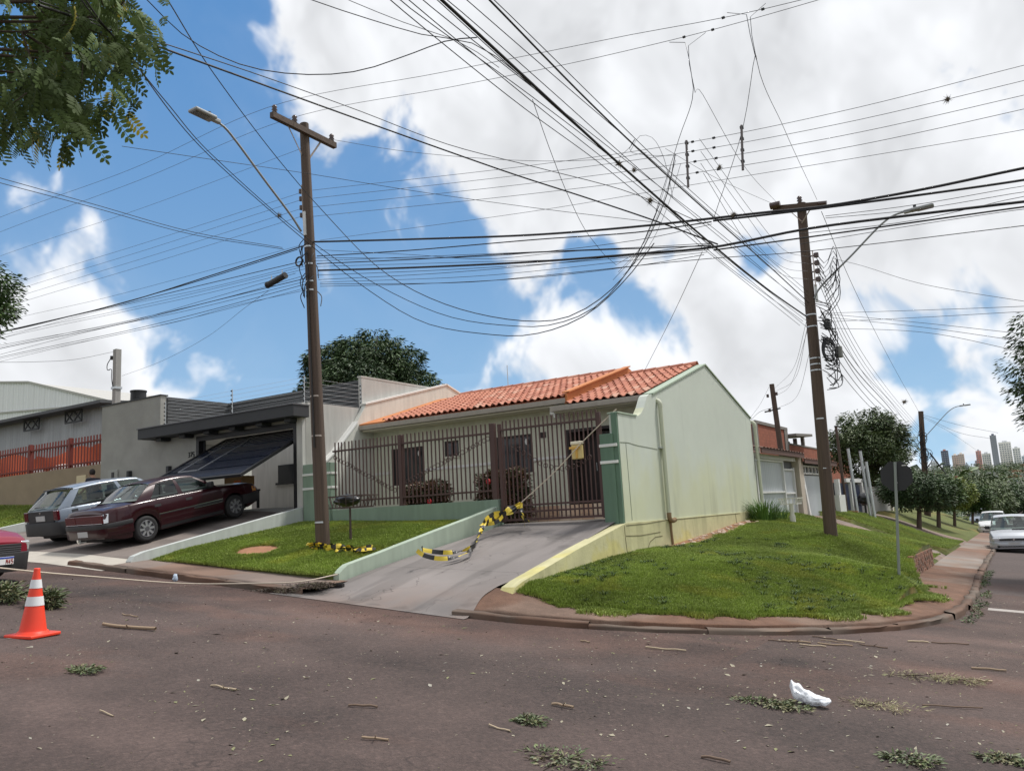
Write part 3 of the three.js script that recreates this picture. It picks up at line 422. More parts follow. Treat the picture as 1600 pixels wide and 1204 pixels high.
// boundary: left pillar, low wall, ramp wall, gate pillar
{
  const t = thing('boundary_wall', 'low green painted wall carrying the brown railings', 'wall', [-12, 1.5, -15]);
  wpart(t, 'wall_body', rbox(-14.78, -9.76, 0.9, 2.04, -15.1, -14.92, 0.008), MT.green);
  const p = thing('boundary_pillar', 'green pillar with two white bands beside the grey house', 'pillar', [-15.26, 1.6, -15]);
  wpart(p, 'shaft', rbox(-15.74, -14.8, 1.2, 3.25, -15.14, -14.86, 0.01), MT.green);
  for (const y of [2.98, 2.62]) wpart(p, 'band', rbox(-15.755, -14.785, y - 0.03, y + 0.03, -15.155, -14.845, 0.006), MT.white);
  const q = thing('gate_pillar', 'stepped dark green pillar with two white bands right of the gate', 'pillar', [-7, 1.4, -15]);
  wpart(q, 'shaft', rbox(-7.2, -6.9, 1.3, 3.22, -15.3, -14.9, 0.01), MT.darkGreen = M(0.13, 0.215, 0.152, 0.85, { map: T.streak, bumpMap: T.grain, bumpScale: 0.002 }));
  wpart(q, 'upper_shaft', rbox(-6.93, -6.805, 1.4, 3.64, -14.995, -14.93, 0.006), MT.darkGreen);
  for (const y of [2.98, 2.64]) wpart(q, 'band', rbox(-7.215, -6.82, y - 0.03, y + 0.03, -15.31, -14.885, 0.006), MT.white);
  const r = thing('ramp_wall', 'low pale green kerb wall climbing the left side of the driveway', 'wall', [-9.85, 0.6, -12.5]);
  const line = [[-10.62, 0.78, 0.84], [-10.8, 0.74, 0.97], [-11.6, 0.9, 1.13], [-13.2, 1.2, 1.5], [-14.92, 1.5, 1.88]], wx = (z) => lerp(-9.87, -10.45, sstep(-15.2, -10.4, z));
  const prof = patch((u, v) => { const i = u * 40, z = lerp(-10.62, -14.92, u), lo = lut(line.map(l => [l[0], l[1]]).reverse())(z) - 0.3, hi = lut(line.map(l => [l[0], l[2]]).reverse())(z), k = Math.round(v * 5); const off = [0, 0, 0.012, 0.138, 0.15, 0.15][k], y = [lo, hi - 0.012, hi, hi, hi - 0.012, lo][k]; return [wx(z) - 0.075 + off, y, z]; }, 40, 5);
  wpart(r, 'wall_body', merge(uvBox(prof), box(wx(-10.62) - 0.075, wx(-10.62) + 0.075, 0.45, 0.84, -10.63, -10.61)), MT.paleGreen);
}
// railings
{
  const t = thing('railing', 'brown iron railing on the low green wall', 'railing', [-12, 2.03, -15]);
  const bg = box(-0.013, 0.013, 0, 1.66, -0.012, 0.012), N = 41;
  for (let i = 0; i < N; i++) { const m = finish(new THREE.Mesh(bg, MT.brownIron)); m.name = 'bar'; m.position.set(lerp(-14.72, -9.95, i / (N - 1)) + 12, 0.05, 0); m.rotation.z = (hash2(i, 5) - 0.5) * 0.012; t.add(m); }
  wpart(t, 'rail', box(-14.78, -9.9, 3.5, 3.54, -15.035, -14.965), MT.brownIron); wpart(t, 'rail', box(-14.78, -9.9, 2.22, 2.26, -15.035, -14.965), MT.brownIron);
  for (const x of [-12.55, -9.86]) wpart(t, 'post', rbox(x - 0.055, x + 0.055, 2.0, 3.73, -15.05, -14.95, 0.006), MT.brownIron);
  const rg = new THREE.TorusGeometry(0.05, 0.008, 5, 12), ring = (x, y, parent) => { const m = finish(new THREE.Mesh(rg, MT.brownIron)); m.name = 'ring'; m.position.set(x + 12, y - 2.03, 0.02); parent.add(m); };
  for (let i = 0; i < 20; i++) ring(lerp(-14.7, -12.75, i / 19), lerp(3.36, 2.42, i / 19), t);
  for (let i = 0; i < 24; i++) ring(lerp(-12.35, -10.0, i / 23), lerp(2.6, 3.4, i / 23), t);
  const g = thing('driveway_gate', 'tall brown barred driveway gate', 'gate', [-8.5, 1.5, -15.02]);
  const b2 = box(-0.013, 0.013, 0, 2.2, -0.012, 0.012), N2 = 23;
  for (let i = 0; i < N2; i++) { const m = finish(new THREE.Mesh(b2, MT.brownIron)); m.name = 'bar'; m.position.set(lerp(-9.62, -7.3, i / (N2 - 1)) + 8.5, 0.06, 0); m.rotation.z = (hash2(i, 9) - 0.5) * 0.01; g.add(m); }
  for (const [y, h] of [[3.54, 0.04], [1.55, 0.05], [1.72, 0.04], [1.86, 0.04]]) wpart(g, 'rail', box(-9.74, -7.22, y, y + h, -15.055, -14.985), MT.brownIron);
  for (const x of [-9.7, -7.24]) wpart(g, 'stile', rbox(x - 0.035, x + 0.035, 1.53, 3.7, -15.06, -14.98, 0.005), MT.brownIron);
  for (let i = 0; i < 15; i++) { const m = finish(new THREE.Mesh(rg, MT.brownIron)); m.name = 'ring'; const u = i / 14; m.position.set(lerp(-9.35, -7.5, u) + 8.5, lerp(3.2, 2.6, Math.sin(u * Math.PI * 0.75)) - 1.5, 0.02); g.add(m); }
  const mb = thing('mailbox', 'small yellow plastic mailbox hung on the gate bars', 'mailbox', [-7.72, 2.78, -14.93]), yel = M(0.62, 0.36, 0.07, 0.5);
  wpart(mb, 'body', rbox(-7.86, -7.62, 2.76, 3.06, -14.99, -14.89, 0.02, 2), M(0.6, 0.47, 0.2, 0.5)); wpart(mb, 'lid', rbox(-7.87, -7.61, 3.06, 3.13, -14.995, -14.875, 0.02, 2), M(0.72, 0.66, 0.5, 0.5)); wpart(mb, 'strap', rbox(-7.9, -7.65, 2.97, 3.02, -14.9, -14.865, 0.006), yel); wpart(mb, 'strap', rbox(-7.76, -7.71, 2.78, 3.0, -14.895, -14.87, 0.006), yel);
}
// ---------------------------------------------------------------- grey house with the open tilting garage door
MT.grey = M(0.37, 0.365, 0.335, 0.88, { map: T.mottle, bumpMap: T.grain, bumpScale: 0.003 });
MT.greyLight = M(0.5, 0.49, 0.46, 0.88, { map: T.streak });
MT.charcoal = M(0.03, 0.032, 0.036, 0.6, { map: T.mottle });
MT.doorPaint = new THREE.MeshPhysicalMaterial({ color: RGB(0.026, 0.034, 0.06), roughness: 0.25, metalness: 0.2, clearcoat: 0.8, clearcoatRoughness: 0.2, side: THREE.DoubleSide });
function figures(text, h, x, y, z, mat, parent) {                          // raised house numerals from bars: seven segment strokes rounded at the ends
  const seg = { 3: 'abcdg', 7: 'abc', 5: 'afgcd' }, w = h * 0.5, s = h * 0.2;
  [...text].forEach((c, i) => {
    const X = x + i * (w + s * 1.6), p = { a: [[0, h], [w, h]], b: [[w, h], [w, h / 2]], c: [[w, h / 2], [w, 0]], d: [[0, 0], [w, 0]], g: [[c === '3' ? w * 0.3 : 0, h / 2], [w, h / 2]], f: [[0, h], [0, h / 2]] };
    if (c === '7') { p.b = [[w, h], [w * 0.45, 0]]; p.c = [[w * 0.5, 0.02], [w * 0.45, 0]]; }
    wpart(parent, 'numeral', merge([...seg[c]].map(k => rod([X + p[k][0][0], y + p[k][0][1], z], [X + p[k][1][0], y + p[k][1][1], z], s / 2, s / 2, 8))), mat);
  });
}
{
  const t = thing('grey_house', 'modern grey house with charcoal canopy, raised dark garage door and number 375', 'house', [-20.4, 1.6, -18]);
  wpart(t, 'tower_wall', merge(box(-25.1, -22.0, 0.8, 5.86, -15.2, -15.0), box(-25.1, -24.9, 0.8, 5.86, -20, -15.2)), MT.grey);
  wpart(t, 'tower_coping', merge(box(-25.14, -21.97, 5.86, 5.9, -15.24, -14.97), box(-25.14, -24.88, 5.86, 5.9, -20, -15.24)), MT.charcoal);
  wpart(t, 'tower_side', box(-22.05, -21.98, 4.9, 5.84, -17.5, -15.2), MT.charcoal2 = M(0.09, 0.093, 0.098, 0.7, { map: T.streak }));
  for (let i = 0; i < 9; i++) wpart(t, 'cladding_board', box(-21.98, -21.955, 4.93 + i * 0.1, 5.0 + i * 0.1, -17.5, -15.22), MT.charcoal2);
  wpart(t, 'front_wall', slabZ([[-22.0, 0.8], [-20.2, 0.8], [-20.2, 4.4], [-16.1, 4.4], [-16.1, 0.8], [-15.76, 0.8], [-15.76, 4.86], [-22.0, 4.86]], -15.2, -15.001), MT.grey);
  wpart(t, 'front_column', rbox(-15.98, -15.765, 1.2, 4.9, -15.0, -14.88, 0.006), MT.greyLight);
  wpart(t, 'side_wall', box(-15.98, -15.88, 0.9, 4.95, -22, -15.2), MT.greyLight);
  wpart(t, 'side_parapet', box(-15.99, -15.87, 4.95, 5.86, -22, -17.3), MT.greyLight);
  wpart(t, 'parapet_coping', box(-16.02, -15.86, 5.86, 5.91, -22, -17.28), MT.greyLight);
  // canopy with sloping underside lamps
  const c = wpart(t, 'canopy', rbox(-22.3, -15.62, 4.5, 4.8, -15.0, -14.45, 0.012), MT.charcoal);
  wpart(c, 'canopy_flashing', box(-22.32, -15.6, 4.8, 4.83, -15.0, -14.42), M(0.1, 0.1, 0.11, 0.5));
  for (let i = 0; i < 6; i++) wpart(t, 'bracket', rbox(-21.7 + i * 1.1, -21.45 + i * 1.1, 4.4, 4.5, -14.98, -14.65, 0.01), MT.charcoal);
  // rear dark parapet seen above the canopy
  wpart(t, 'rear_parapet', box(-21.98, -16.0, 4.86, 5.84, -17.6, -17.5), MT.charcoal);
  for (let i = 0; i < 8; i++) wpart(t, 'cladding_board', box(-21.95, -16.02, 4.95 + i * 0.115, 5.03 + i * 0.115, -17.5, -17.475), MT.charcoal2.clone());
  wpart(t, 'flat_roof', box(-24.9, -15.98, 4.78, 4.86, -19.3, -15.2), MT.greyLight);
  // door frame
  wpart(t, 'opening_frame', merge(box(-20.24, -16.08, 4.28, 4.42, -15.08, -14.97), box(-16.2, -16.08, 1.9, 4.28, -15.08, -14.97), box(-20.24, -20.12, 1.7, 4.28, -15.22, -14.97)), MT.black);
  // carport inside: floor, back wall, ceiling
  wpart(t, 'carport_floor', patch((u, v) => { const x = lerp(-24.8, -15.98, u), z = lerp(-15.2, -21.5, v); return [x, driveY(x, z) - 0.004, z]; }, 4, 8), MT.greyLight);
  wpart(t, 'carport_back_wall', box(-24.9, -15.98, 1.2, 4.78, -21.0, -20.9), MT.greyLight);
  wpart(t, 'carport_window', merge(box(-23.4, -22.0, 3.3, 3.95, -20.9, -20.86), box(-23.5, -21.9, 3.22, 3.3, -20.9, -20.82)), MT.glassDark);
  // tilting door: hinged near the lintel, lower edge swung out over the drive
  const a = V(-18.15, 4.36, -15.9), b = V(-18.15, 3.0, -13.3), half = 1.9;
  const S = (u, v, o = 0) => { const n = V(0, b.z - a.z, -(b.y - a.y)).normalize().multiplyScalar(-o); return [a.x + lerp(-half, half, u), lerp(a.y, b.y, v) + n.y, lerp(a.z, b.z, v) + n.z]; };
  const panel = (u0, u1, v0, v1, o = 0.02) => { const P = [[u0, v0], [u1, v0], [u1, v1], [u0, v1]]; const g = merge(patch((u, v) => S(lerp(u0, u1, u), lerp(v0, v1, v), o), 1, 1), patch((u, v) => S(lerp(u0, u1, u), lerp(v0, v1, v), -o), 1, 1), ...P.map((p, i) => { const q = P[(i + 1) % 4]; return patch((u, v) => S(lerp(p[0], q[0], u), lerp(p[1], q[1], u), lerp(-o, o, v)), 1, 1); })); return g; };
  const d = wpart(t, 'garage_door', merge(panel(0, 1, 0, 0.04, 0.035), panel(0, 1, 0.97, 1, 0.035), panel(0, 0.025, 0.04, 0.97, 0.035), panel(0.975, 1, 0.04, 0.97, 0.035)), MT.black, 'raised dark blue garage door');
  for (let i = 0; i < 5; i++) wpart(d, 'louvre', panel(0.025, 0.975, 0.05 + i * 0.045, 0.075 + i * 0.045, 0.02), MT.doorPaint);
  for (let i = 0; i < 4; i++) wpart(d, 'door_panel', panel(0.025, 0.975, 0.285 + i * 0.172, 0.432 + i * 0.172, 0.018), MT.doorPaint);
  wpart(d, 'wicket_frame', merge(panel(0.14, 0.155, 0.05, 0.78, 0.03), panel(0.36, 0.375, 0.05, 0.78, 0.03), panel(0.155, 0.36, 0.775, 0.795, 0.03)), M(0.3, 0.31, 0.33, 0.4, { metalness: 0.5 }));
  wpart(d, 'door_handle', merge(rod(S(0.33, 0.42, 0.02), S(0.33, 0.42, 0.07), 0.012), rod(S(0.33, 0.42, 0.07), S(0.4, 0.42, 0.07), 0.012)), MT.alu);
  for (const x of [-20.05, -16.27]) wpart(t, 'door_arm', merge(bar([x, 4.2, -16.5], [x, 3.6, -15.1], 0.04, 0.04), bar([x, 2.0, -15.12], [x, 4.3, -15.12], 0.05, 0.05)), MT.charcoal);
  figures('375', 0.125, -20.62, 3.86, -14.99, MT.black, t);
  for (const x of [-23.45, -21.47, -20.5]) { const w = wpart(t, 'wall_lamp', rbox(x - 0.06, x + 0.06, 3.45, 3.66, -15.0, -14.88, 0.01), MT.charcoal); wpart(w, 'lamp_lens', box(x - 0.04, x + 0.04, 3.43, 3.45, -14.97, -14.91), MT.white); }
  const mb = wpart(t, 'meter_box', rbox(-24.6, -24.1, 2.95, 3.75, -15.0, -14.95, 0.01), MT.grey2 = M(0.34, 0.34, 0.31, 0.7)); wpart(mb, 'meter_window', box(-24.4, -24.27, 3.45, 3.68, -14.95, -14.935), MT.black);
  // low white wall between drive and lawn
  const w = thing('drive_wall', 'low white wall between the grey house drive and the lawn', 'wall', [-15.85, 1.2, -12.5]);
  wpart(w, 'wall_body', slabX([[-10.12, 0.7], [-10.12, 1.16], [-10.2, 1.26], [-10.45, 1.34], [-14.86, 2.16], [-14.86, 0.9]], -15.94, -15.76), MT.white3 = M(0.55, 0.58, 0.56, 0.8, { map: T.streak }));
  const w2 = thing('drive_wall', 'low white wall on the far left side of the grey house drive', 'wall', [-25.3, 1.7, -12.5]);
  wpart(w2, 'wall_body', slabX([[-10.2, 1.2], [-10.2, 1.62], [-10.5, 1.78], [-14.9, 2.62], [-14.9, 1.4]], -25.5, -25.25), MT.white3);
  // water tank
  const tk = thing('water_tank', 'black cylindrical water tank on the grey roof', 'tank', [-24.3, 5.86, -16]);
  wpart(tk, 'tank_body', new THREE.CylinderGeometry(0.24, 0.25, 0.42, 20).translate(-24.3, 6.12, -15.75), MT.black); wpart(tk, 'tank_lid', new THREE.CylinderGeometry(0.26, 0.26, 0.05, 20).translate(-24.3, 6.35, -15.75), MT.black); wpart(tk, 'tank_stand', new THREE.CylinderGeometry(0.2, 0.2, 0.4, 10).translate(-24.3, 5.7, -15.75), MT.greyLight);
  // electric fence over the canopy
  const e = thing('electric_fence', 'thin electric security fence above the charcoal canopy', 'fence', [-19, 4.86, -15.1]);
  const posts = [[-21.9, -15.1], [-18.81, -15.1], [-15.9, -15.1], [-15.9, -17.3]];
  for (const [x, z] of posts) { const p = wpart(e, 'post', rod([x, 4.84, z], [x, 5.66, z], 0.016), MT.steel); for (let i = 0; i < 6; i++) wpart(p, 'insulator', new THREE.CylinderGeometry(0.022, 0.022, 0.035, 8).translate(x, 4.98 + i * 0.125, z + 0.03), MT.black); }
  for (let i = 0; i < 6; i++) wpart(e, 'wire', merge(posts.slice(1).map((p, k) => rod([posts[k][0], 4.98 + i * 0.125, posts[k][1] + 0.03], [p[0], 4.98 + i * 0.125, p[1] + 0.03], 0.003, 0.003, 4))), MT.steel);
}
// cardboard box on a dark bench inside the carport, and bench
{
  const b = thing('bench', 'dark bench standing just inside the garage', 'bench', [-19.4, 2.1, -15.8]);
  const by = driveY(-19.4, -15.8); wpart(b, 'top', rbox(-20.0, -18.8, by + 0.5, by + 0.55, -16.1, -15.5, 0.008), MT.charcoal); for (const x of [-19.95, -18.85]) for (const z of [-16.05, -15.55]) wpart(b, 'leg', box(x - 0.03, x + 0.03, by, by + 0.5, z - 0.03, z + 0.03), MT.charcoal);
  const c = thing('cardboard_box', 'brown cardboard box with orange print beside the maroon bonnet', 'box', [-19.4, by + 0.55, -15.8]);
  wpart(c, 'carton', rbox(-19.78, -19.0, by + 0.555, by + 0.95, -16.05, -15.6, 0.008), M(0.45, 0.27, 0.12, 0.9, { map: T.mottle })); wpart(c, 'print', merge(box(-19.35, -19.05, by + 0.66, by + 0.82, -15.6, -15.596)), M(0.65, 0.17, 0.04, 0.8)); wpart(c, 'tape', box(-19.79, -18.99, by + 0.95, by + 0.953, -15.86, -15.79), M(0.5, 0.36, 0.2, 0.5));
}
// ---------------------------------------------------------------- far left: wall, red railings, sheds
{
  const tanM = M(0.32, 0.245, 0.17, 0.9, { map: T.mottle });
  const t = thing('tan_wall', 'long tan rendered wall left of the grey house', 'wall', [-35, 2.6, -15.3]);
  wpart(t, 'wall_body', box(-52, -25.15, 1.6, 4.05, -15.5, -15.3), tanM); wpart(t, 'meter_niche', rbox(-26.95, -26.4, 3.15, 3.75, -15.3, -15.26, 0.01), M(0.6, 0.5, 0.33, 0.8));
  const r = thing('red_railing', 'rust red railing on top of the tan wall', 'railing', [-35, 4.05, -15.4]), rm = M(0.16, 0.026, 0.018, 0.7);
  const bg = box(-0.025, 0.025, 0, 1.0, -0.015, 0.015), N = 74; for (let i = 0; i < N; i++) { const m = finish(new THREE.Mesh(bg, rm)); m.name = 'bar'; m.position.set(lerp(-38.5, -25.3, i / (N - 1)) + 35, 0.02, 0); r.add(m); }
  for (const y of [4.15, 4.85]) wpart(r, 'rail', box(-38.6, -25.2, y, y + 0.05, -15.44, -15.36), rm); for (const x of [-36, -33, -30.2, -27.6, -25.3]) wpart(r, 'post', box(x - 0.06, x + 0.06, 4.05, 5.1, -15.46, -15.34), rm);
  const net = thing('safety_net', 'sagging orange plastic safety netting behind the red railing', 'netting', [-32, 4.1, -16.2]);
  wpart(net, 'mesh_sheet', patch((u, v) => [lerp(-39, -25.6, u), 4.05 + v * (0.72 + 0.12 * Math.sin(u * 17) + 0.08 * Math.sin(u * 41 + 1)), -16.0 - 0.2 * Math.sin(u * 23 + v * 2)], 80, 8), M(0.75, 0.16, 0.06, 0.8, { map: T.grain }));
  const bags = thing('rubble_bags', 'white rubble bags heaped behind the tan wall', 'bag', [-28.5, 4.05, -15.7]);
  for (const [x, s] of [[-30.4, 0.4], [-28.6, 0.5], [-27.6, 0.38], [-26.4, 0.4]]) { const g = new THREE.IcosahedronGeometry(s, 3); const p = g.attributes.position; for (let i = 0; i < p.count; i++) { const k = 1 + 0.3 * (fbm(p.getX(i) * 3 + x, p.getY(i) * 3 + p.getZ(i) * 2, 3) - 0.5); p.setXYZ(i, p.getX(i) * k * 1.5, p.getY(i) * k * 0.55, p.getZ(i) * k * 0.5); } g.computeVertexNormals(); g.translate(x, 4.02, -15.72); wpart(bags, 'bag', g, MT.white); }
  // long shed with corrugated wall and trusses under the eave
  const corr = (x0, x1, y0, y1, z, pitch, amp) => { const n = Math.round((x1 - x0) / pitch) * 6; return patch((u, v) => [lerp(x0, x1, u), lerp(y0, y1, v), z + amp * Math.max(-0.6, Math.min(0.6, Math.sin(u * n / 6 * Math.PI * 2)))], n, 1); };
  const s = thing('long_shed', 'low shed with grey corrugated wall and dark roof edge', 'shed', [-48, 4, -26]);
  wpart(s, 'wall_sheet', corr(-72, -40.1, 2, 8.5, -24.6, 0.26, 0.05), M(0.42, 0.44, 0.45, 0.55, { map: T.streak, metalness: 0.2 }));
  wpart(s, 'roof', slabX([[-23.6, 8.5], [-30, 8.9], [-30, 9.0], [-23.6, 8.66]], -72, -39.7), MT.charcoal2);
  for (const x of [-47.5, -43.2]) wpart(s, 'truss', merge(bar([x - 0.8, 8.5, -24.2], [x + 0.8, 8.5, -24.2], 0.08), bar([x - 0.8, 7.9, -24.2], [x + 0.8, 7.9, -24.2], 0.08), bar([x - 0.8, 7.9, -24.2], [x, 8.5, -24.2], 0.06), bar([x, 8.5, -24.2], [x + 0.8, 7.9, -24.2], 0.06), bar([x - 0.8, 8.5, -24.2], [x, 7.9, -24.2], 0.06), bar([x, 7.9, -24.2], [x + 0.8, 8.5, -24.2], 0.06), bar([x - 0.8, 7.9, -24.2], [x - 0.8, 8.5, -24.2], 0.06), bar([x + 0.8, 7.9, -24.2], [x + 0.8, 8.5, -24.2], 0.06)), MT.charcoal);
  const w = thing('warehouse', 'large white corrugated warehouse with a low gable', 'warehouse', [-85, 6, -45]);
  wpart(w, 'gable_sheet', (() => { const g = corr(-112, -66, 0, 1, -42, 0.5, 0.06); const p = g.attributes.position; for (let i = 0; i < p.count; i++) { const x = p.getX(i), top = x < -83.2 ? 17.3 + (x + 83.2) * -0.12 * -1 * 0 + 0.0 - (-83.2 - x) * -0.14 * 0 : 17.3 - (x + 83.2) * 0.255; const tp = x < -83.2 ? 17.3 + (-83.2 - x) * 0.13 : top; p.setY(i, lerp(3, tp, p.getY(i))); } g.computeVertexNormals(); return g; })(), M(0.86, 0.87, 0.88, 0.5, { map: T.streak }));
  wpart(w, 'ledge', bar([-112, 16.4, -41.9], [-75.8, 13.95, -41.9], 0.14, 0.1), MT.greyLight);
  wpart(w, 'roof_edge', merge(bar([-112, 21.05, -42], [-83.2, 17.35, -42], 0.2, 0.3), bar([-83.2, 17.35, -42], [-66, 12.95, -42], 0.2, 0.3)), MT.greyLight);
  wpart(w, 'roof', merge(patch((u, v) => [lerp(-112, -83.2, u), lerp(21, 17.3, u), lerp(-42, -75, v)], 1, 1), patch((u, v) => [lerp(-83.2, -66, u), lerp(17.3, 12.9, u), lerp(-42, -75, v)], 1, 1), patch((u, v) => [-66, lerp(3, 12.9, u), lerp(-42, -75, v)], 1, 1)), MT.greyLight);
  const p = thing('concrete_post', 'short square concrete service post above the tan wall', 'post', [-32.4, 2.5, -20]);
  wpart(p, 'shaft', bar([-32.4, 2.3, -20], [-32.45, 9.65, -20], 0.24, 0.24), M(0.36, 0.35, 0.33, 0.9, { map: T.mottle })); wpart(p, 'insulator', merge(new THREE.CylinderGeometry(0.07, 0.07, 0.16, 8).translate(-32.68, 9.3, -19.9), bar([-32.7, 9.3, -19.9], [-32.45, 9.3, -20], 0.04)), MT.darkIron); wpart(p, 'band', box(-32.6, -32.28, 7.9, 8.0, -20.16, -19.84), MT.steel); wpart(p, 'service_loop', tube([[-32.7, 9.25, -19.85], [-32.85, 9, -19.8], [-32.8, 8.75, -19.8], [-32.62, 8.8, -19.85], [-32.6, 8.4, -19.86], [-32.5, 8.0, -19.86]], 0.02, 18, 4), MT.cable);
}
// ---------------------------------------------------------------- cars
// body lofted from side profile, plan and wheel arches; x forward, y up, origin on the ground at the middle
function paint(r, g, b, rough = 0.35, metal = 0.25) { return new THREE.MeshPhysicalMaterial({ color: RGB(r, g, b), roughness: rough, metalness: metal, clearcoat: 0.35, clearcoatRoughness: 0.05, specularIntensity: 0.6, side: THREE.DoubleSide }); }
const CM = {
  tyre: M(0.018, 0.018, 0.019, 0.8), rim: M(0.62, 0.63, 0.65, 0.3, { metalness: 0.85 }), steelRim: M(0.12, 0.12, 0.13, 0.5, { metalness: 0.6 }), plastic: M(0.022, 0.022, 0.024, 0.6), seat: M(0.2, 0.2, 0.2, 0.9), lampRed: new THREE.MeshPhysicalMaterial({ color: RGB(0.075, 0.005, 0.009), roughness: 0.15, clearcoat: 1 }), lampClear: new THREE.MeshPhysicalMaterial({ color: RGB(0.55, 0.57, 0.6), roughness: 0.12, clearcoat: 1, metalness: 0.3 }), amber: new THREE.MeshPhysicalMaterial({ color: RGB(0.6, 0.22, 0.03), roughness: 0.2, clearcoat: 1 }), chrome: M(0.7, 0.7, 0.7, 0.15, { metalness: 1 }), plateGrey: M(0.42, 0.42, 0.42, 0.5), plateWhite: M(0.8, 0.8, 0.8, 0.5),
};
function makeCar(name, label, s, pos, heading, pitch = 0, rollA = 0, group) {
  const root = thing(name, label, 'car', pos, group); root.rotation.order = 'YZX'; root.rotation.set(rollA, heading, pitch, 'YZX');
  const { L, W, H, wb, fo, r, body } = s, xf = L / 2 - fo, xr = xf - wb, ra = r + 0.065;
  const top = lut(s.deck), low = s.clear ?? 0.2;
  const hw = (x) => { const t = Math.max(0, (Math.abs(x) - (L / 2 - 0.75)) / 0.75); return W / 2 * (1 - (s.taper ?? 0.13) * t * t * t - 0.02 * t); };
  const yb = (x) => { let y = low + 0.1 * sstep(L / 2 - 0.5, L / 2, Math.abs(x)); for (const c of [xf, xr]) { const d = Math.abs(x - c); if (d < ra) y = Math.max(y, r * 0.92 + Math.sqrt(ra * ra - d * d)); } return y; };
  const xs = []; for (let i = 0; i <= 150; i++) xs.push(lerp(-L / 2, L / 2, i / 150));
  for (const c of [xf, xr]) for (const d of [-ra, ra]) { xs.push(c + d * 0.999, c + d * 1.001); } xs.sort((a, b) => a - b);
  const F = [[0.94, 0], [0.975, 0.1], [1, 0.42], [0.995, 0.62], [0.975, 0.84], [0.945, 0.955], [0.9, 1], [0.5, 1.03], [0, 1.04]];
  const sect = (x) => { const b = yb(x), t = top(x), w = hw(x); return F.map(([k, f]) => [k * w, f <= 1 ? b + (t - b) * f : t + (f - 1) * 0.9]); };
  const ring = (x) => { const q = sect(x); return [...q.map(([z, y]) => [x, y, z]), ...q.slice(0, -1).reverse().map(([z, y]) => [x, y, -z])]; };
  const RS = xs.map(ring), nr = RS[0].length;
  const shell = patch((u, v) => RS[Math.round(v * (xs.length - 1))][Math.round(u * (nr - 1))], nr - 1, xs.length - 1);
  const caps = [0, xs.length - 1].map(k => { const R0 = RS[k]; return patch((u, v) => { const i = Math.round(v * 8), a = R0[i], b = R0[nr - 1 - i]; return [a[0], a[1], lerp(a[2], b[2], u)]; }, 2, 8); });
  lpart(root, 'body', merge(shell, ...caps), body);
  const sideZ = (x, y) => { const q = sect(x); for (let i = 1; i < 7; i++) if (y <= q[i][1]) return lerp(q[i - 1][0], q[i][0], Math.max(0, (y - q[i - 1][1]) / (q[i][1] - q[i - 1][1] || 1))); return q[6][0]; };
  const onSide = (pts, sd, off = 0.006) => { const sh = new THREE.Shape(pts.map(p => new THREE.Vector2(...p))), g = new THREE.ShapeGeometry(sh); const p = g.attributes.position; for (let i = 0; i < p.count; i++) { const x = p.getX(i), y = p.getY(i); p.setXYZ(i, x, y, sd * (sideZ(x, y) + off)); } g.computeVertexNormals(); return g; };
  // greenhouse
  const g = s.cabin, wB = (x) => hw(x) * 0.935, wR = W / 2 * (g.roofW ?? 0.76);
  const roofY = (x) => { const c = (g.xB + g.xC) / 2, h = (g.xB - g.xC) / 2; return H - 0.045 * Math.pow(Math.abs((x - c) / h), 2.2); };
  const base = (x) => top(x) - 0.01;
  const S = (u, v, off = 0) => { const x0 = lerp(g.xA, g.xD, u), x1 = lerp(g.xB, g.xC, u), x = lerp(x0, x1, v), e = Math.sin(v * Math.PI) * 0.02; return [x, lerp(base(x0), roofY(x1) - 0.05, v) + 0.0, lerp(wB(x0), wR, v) + e + off]; };
  const sideQ = (b0, b1, t0, t1, v0, v1, off, sd, n = 6) => patch((u, v) => { const vv = lerp(v0, v1, v), uu = lerp(lerp(b0, t0, vv), lerp(b1, t1, vv), u); const p = S(uu, vv, off); return [p[0], p[1], p[2] * sd]; }, n, 4);
  for (const sd of [1, -1]) {
    for (const [b0, b1, t0, t1] of g.pillars) lpart(root, 'pillar', sideQ(b0, b1, t0, t1, 0, 1, 0, sd), g.blackPillars ? CM.plastic : body);
    for (const [b0, b1, t0, t1] of g.windows) { const w = lpart(root, 'side_window', sideQ(b0, b1, t0, t1, 0.05, 0.93, -0.008, sd), MT.carGlass); lpart(w, 'window_seal', merge(sideQ(b0, b1, t0, t1, 0.0, 0.055, 0.003, sd), sideQ(b0, b1, t0, t1, 0.92, 0.97, 0.003, sd)), CM.plastic); }
    lpart(root, 'roof_rail', patch((u, v) => { const uu = u, a = S(uu, 0.93), x1 = lerp(g.xB, g.xC, uu), b = [x1, roofY(x1) - 0.012, wR - 0.05]; const p = [lerp(a[0], b[0], v), lerp(a[1], b[1], v) + 0.012 * Math.sin(v * Math.PI), lerp(a[2], b[2], v) + 0.012 * Math.sin(v * Math.PI)]; return [p[0], p[1], p[2] * sd]; }, 14, 4), body);
  }
  lpart(root, 'roof', patch((u, v) => { const x = lerp(g.xB, g.xC, v), k = u * 2 - 1; return [x, roofY(x) - 0.012 + 0.03 * (1 - k * k), k * (wR - 0.048)]; }, 12, 14), body);
  const screen = (xa, xb, nm, curve) => lpart(root, nm, patch((u, v) => { const k = u * 2 - 1, vv = lerp(0.02, 0.97, v), w = lerp(wB(xa) * 0.96, wR - 0.03, vv); return [lerp(xa, xb, vv) + curve * (1 - k * k), lerp(base(xa) + 0.03, roofY(xb) - 0.02, vv) + 0.015 * (1 - k * k), k * w]; }, 12, 5), MT.carGlass);
  screen(g.xA, g.xB, 'windscreen', 0.07); screen(g.xD, g.xC, 'rear_window', -0.05);
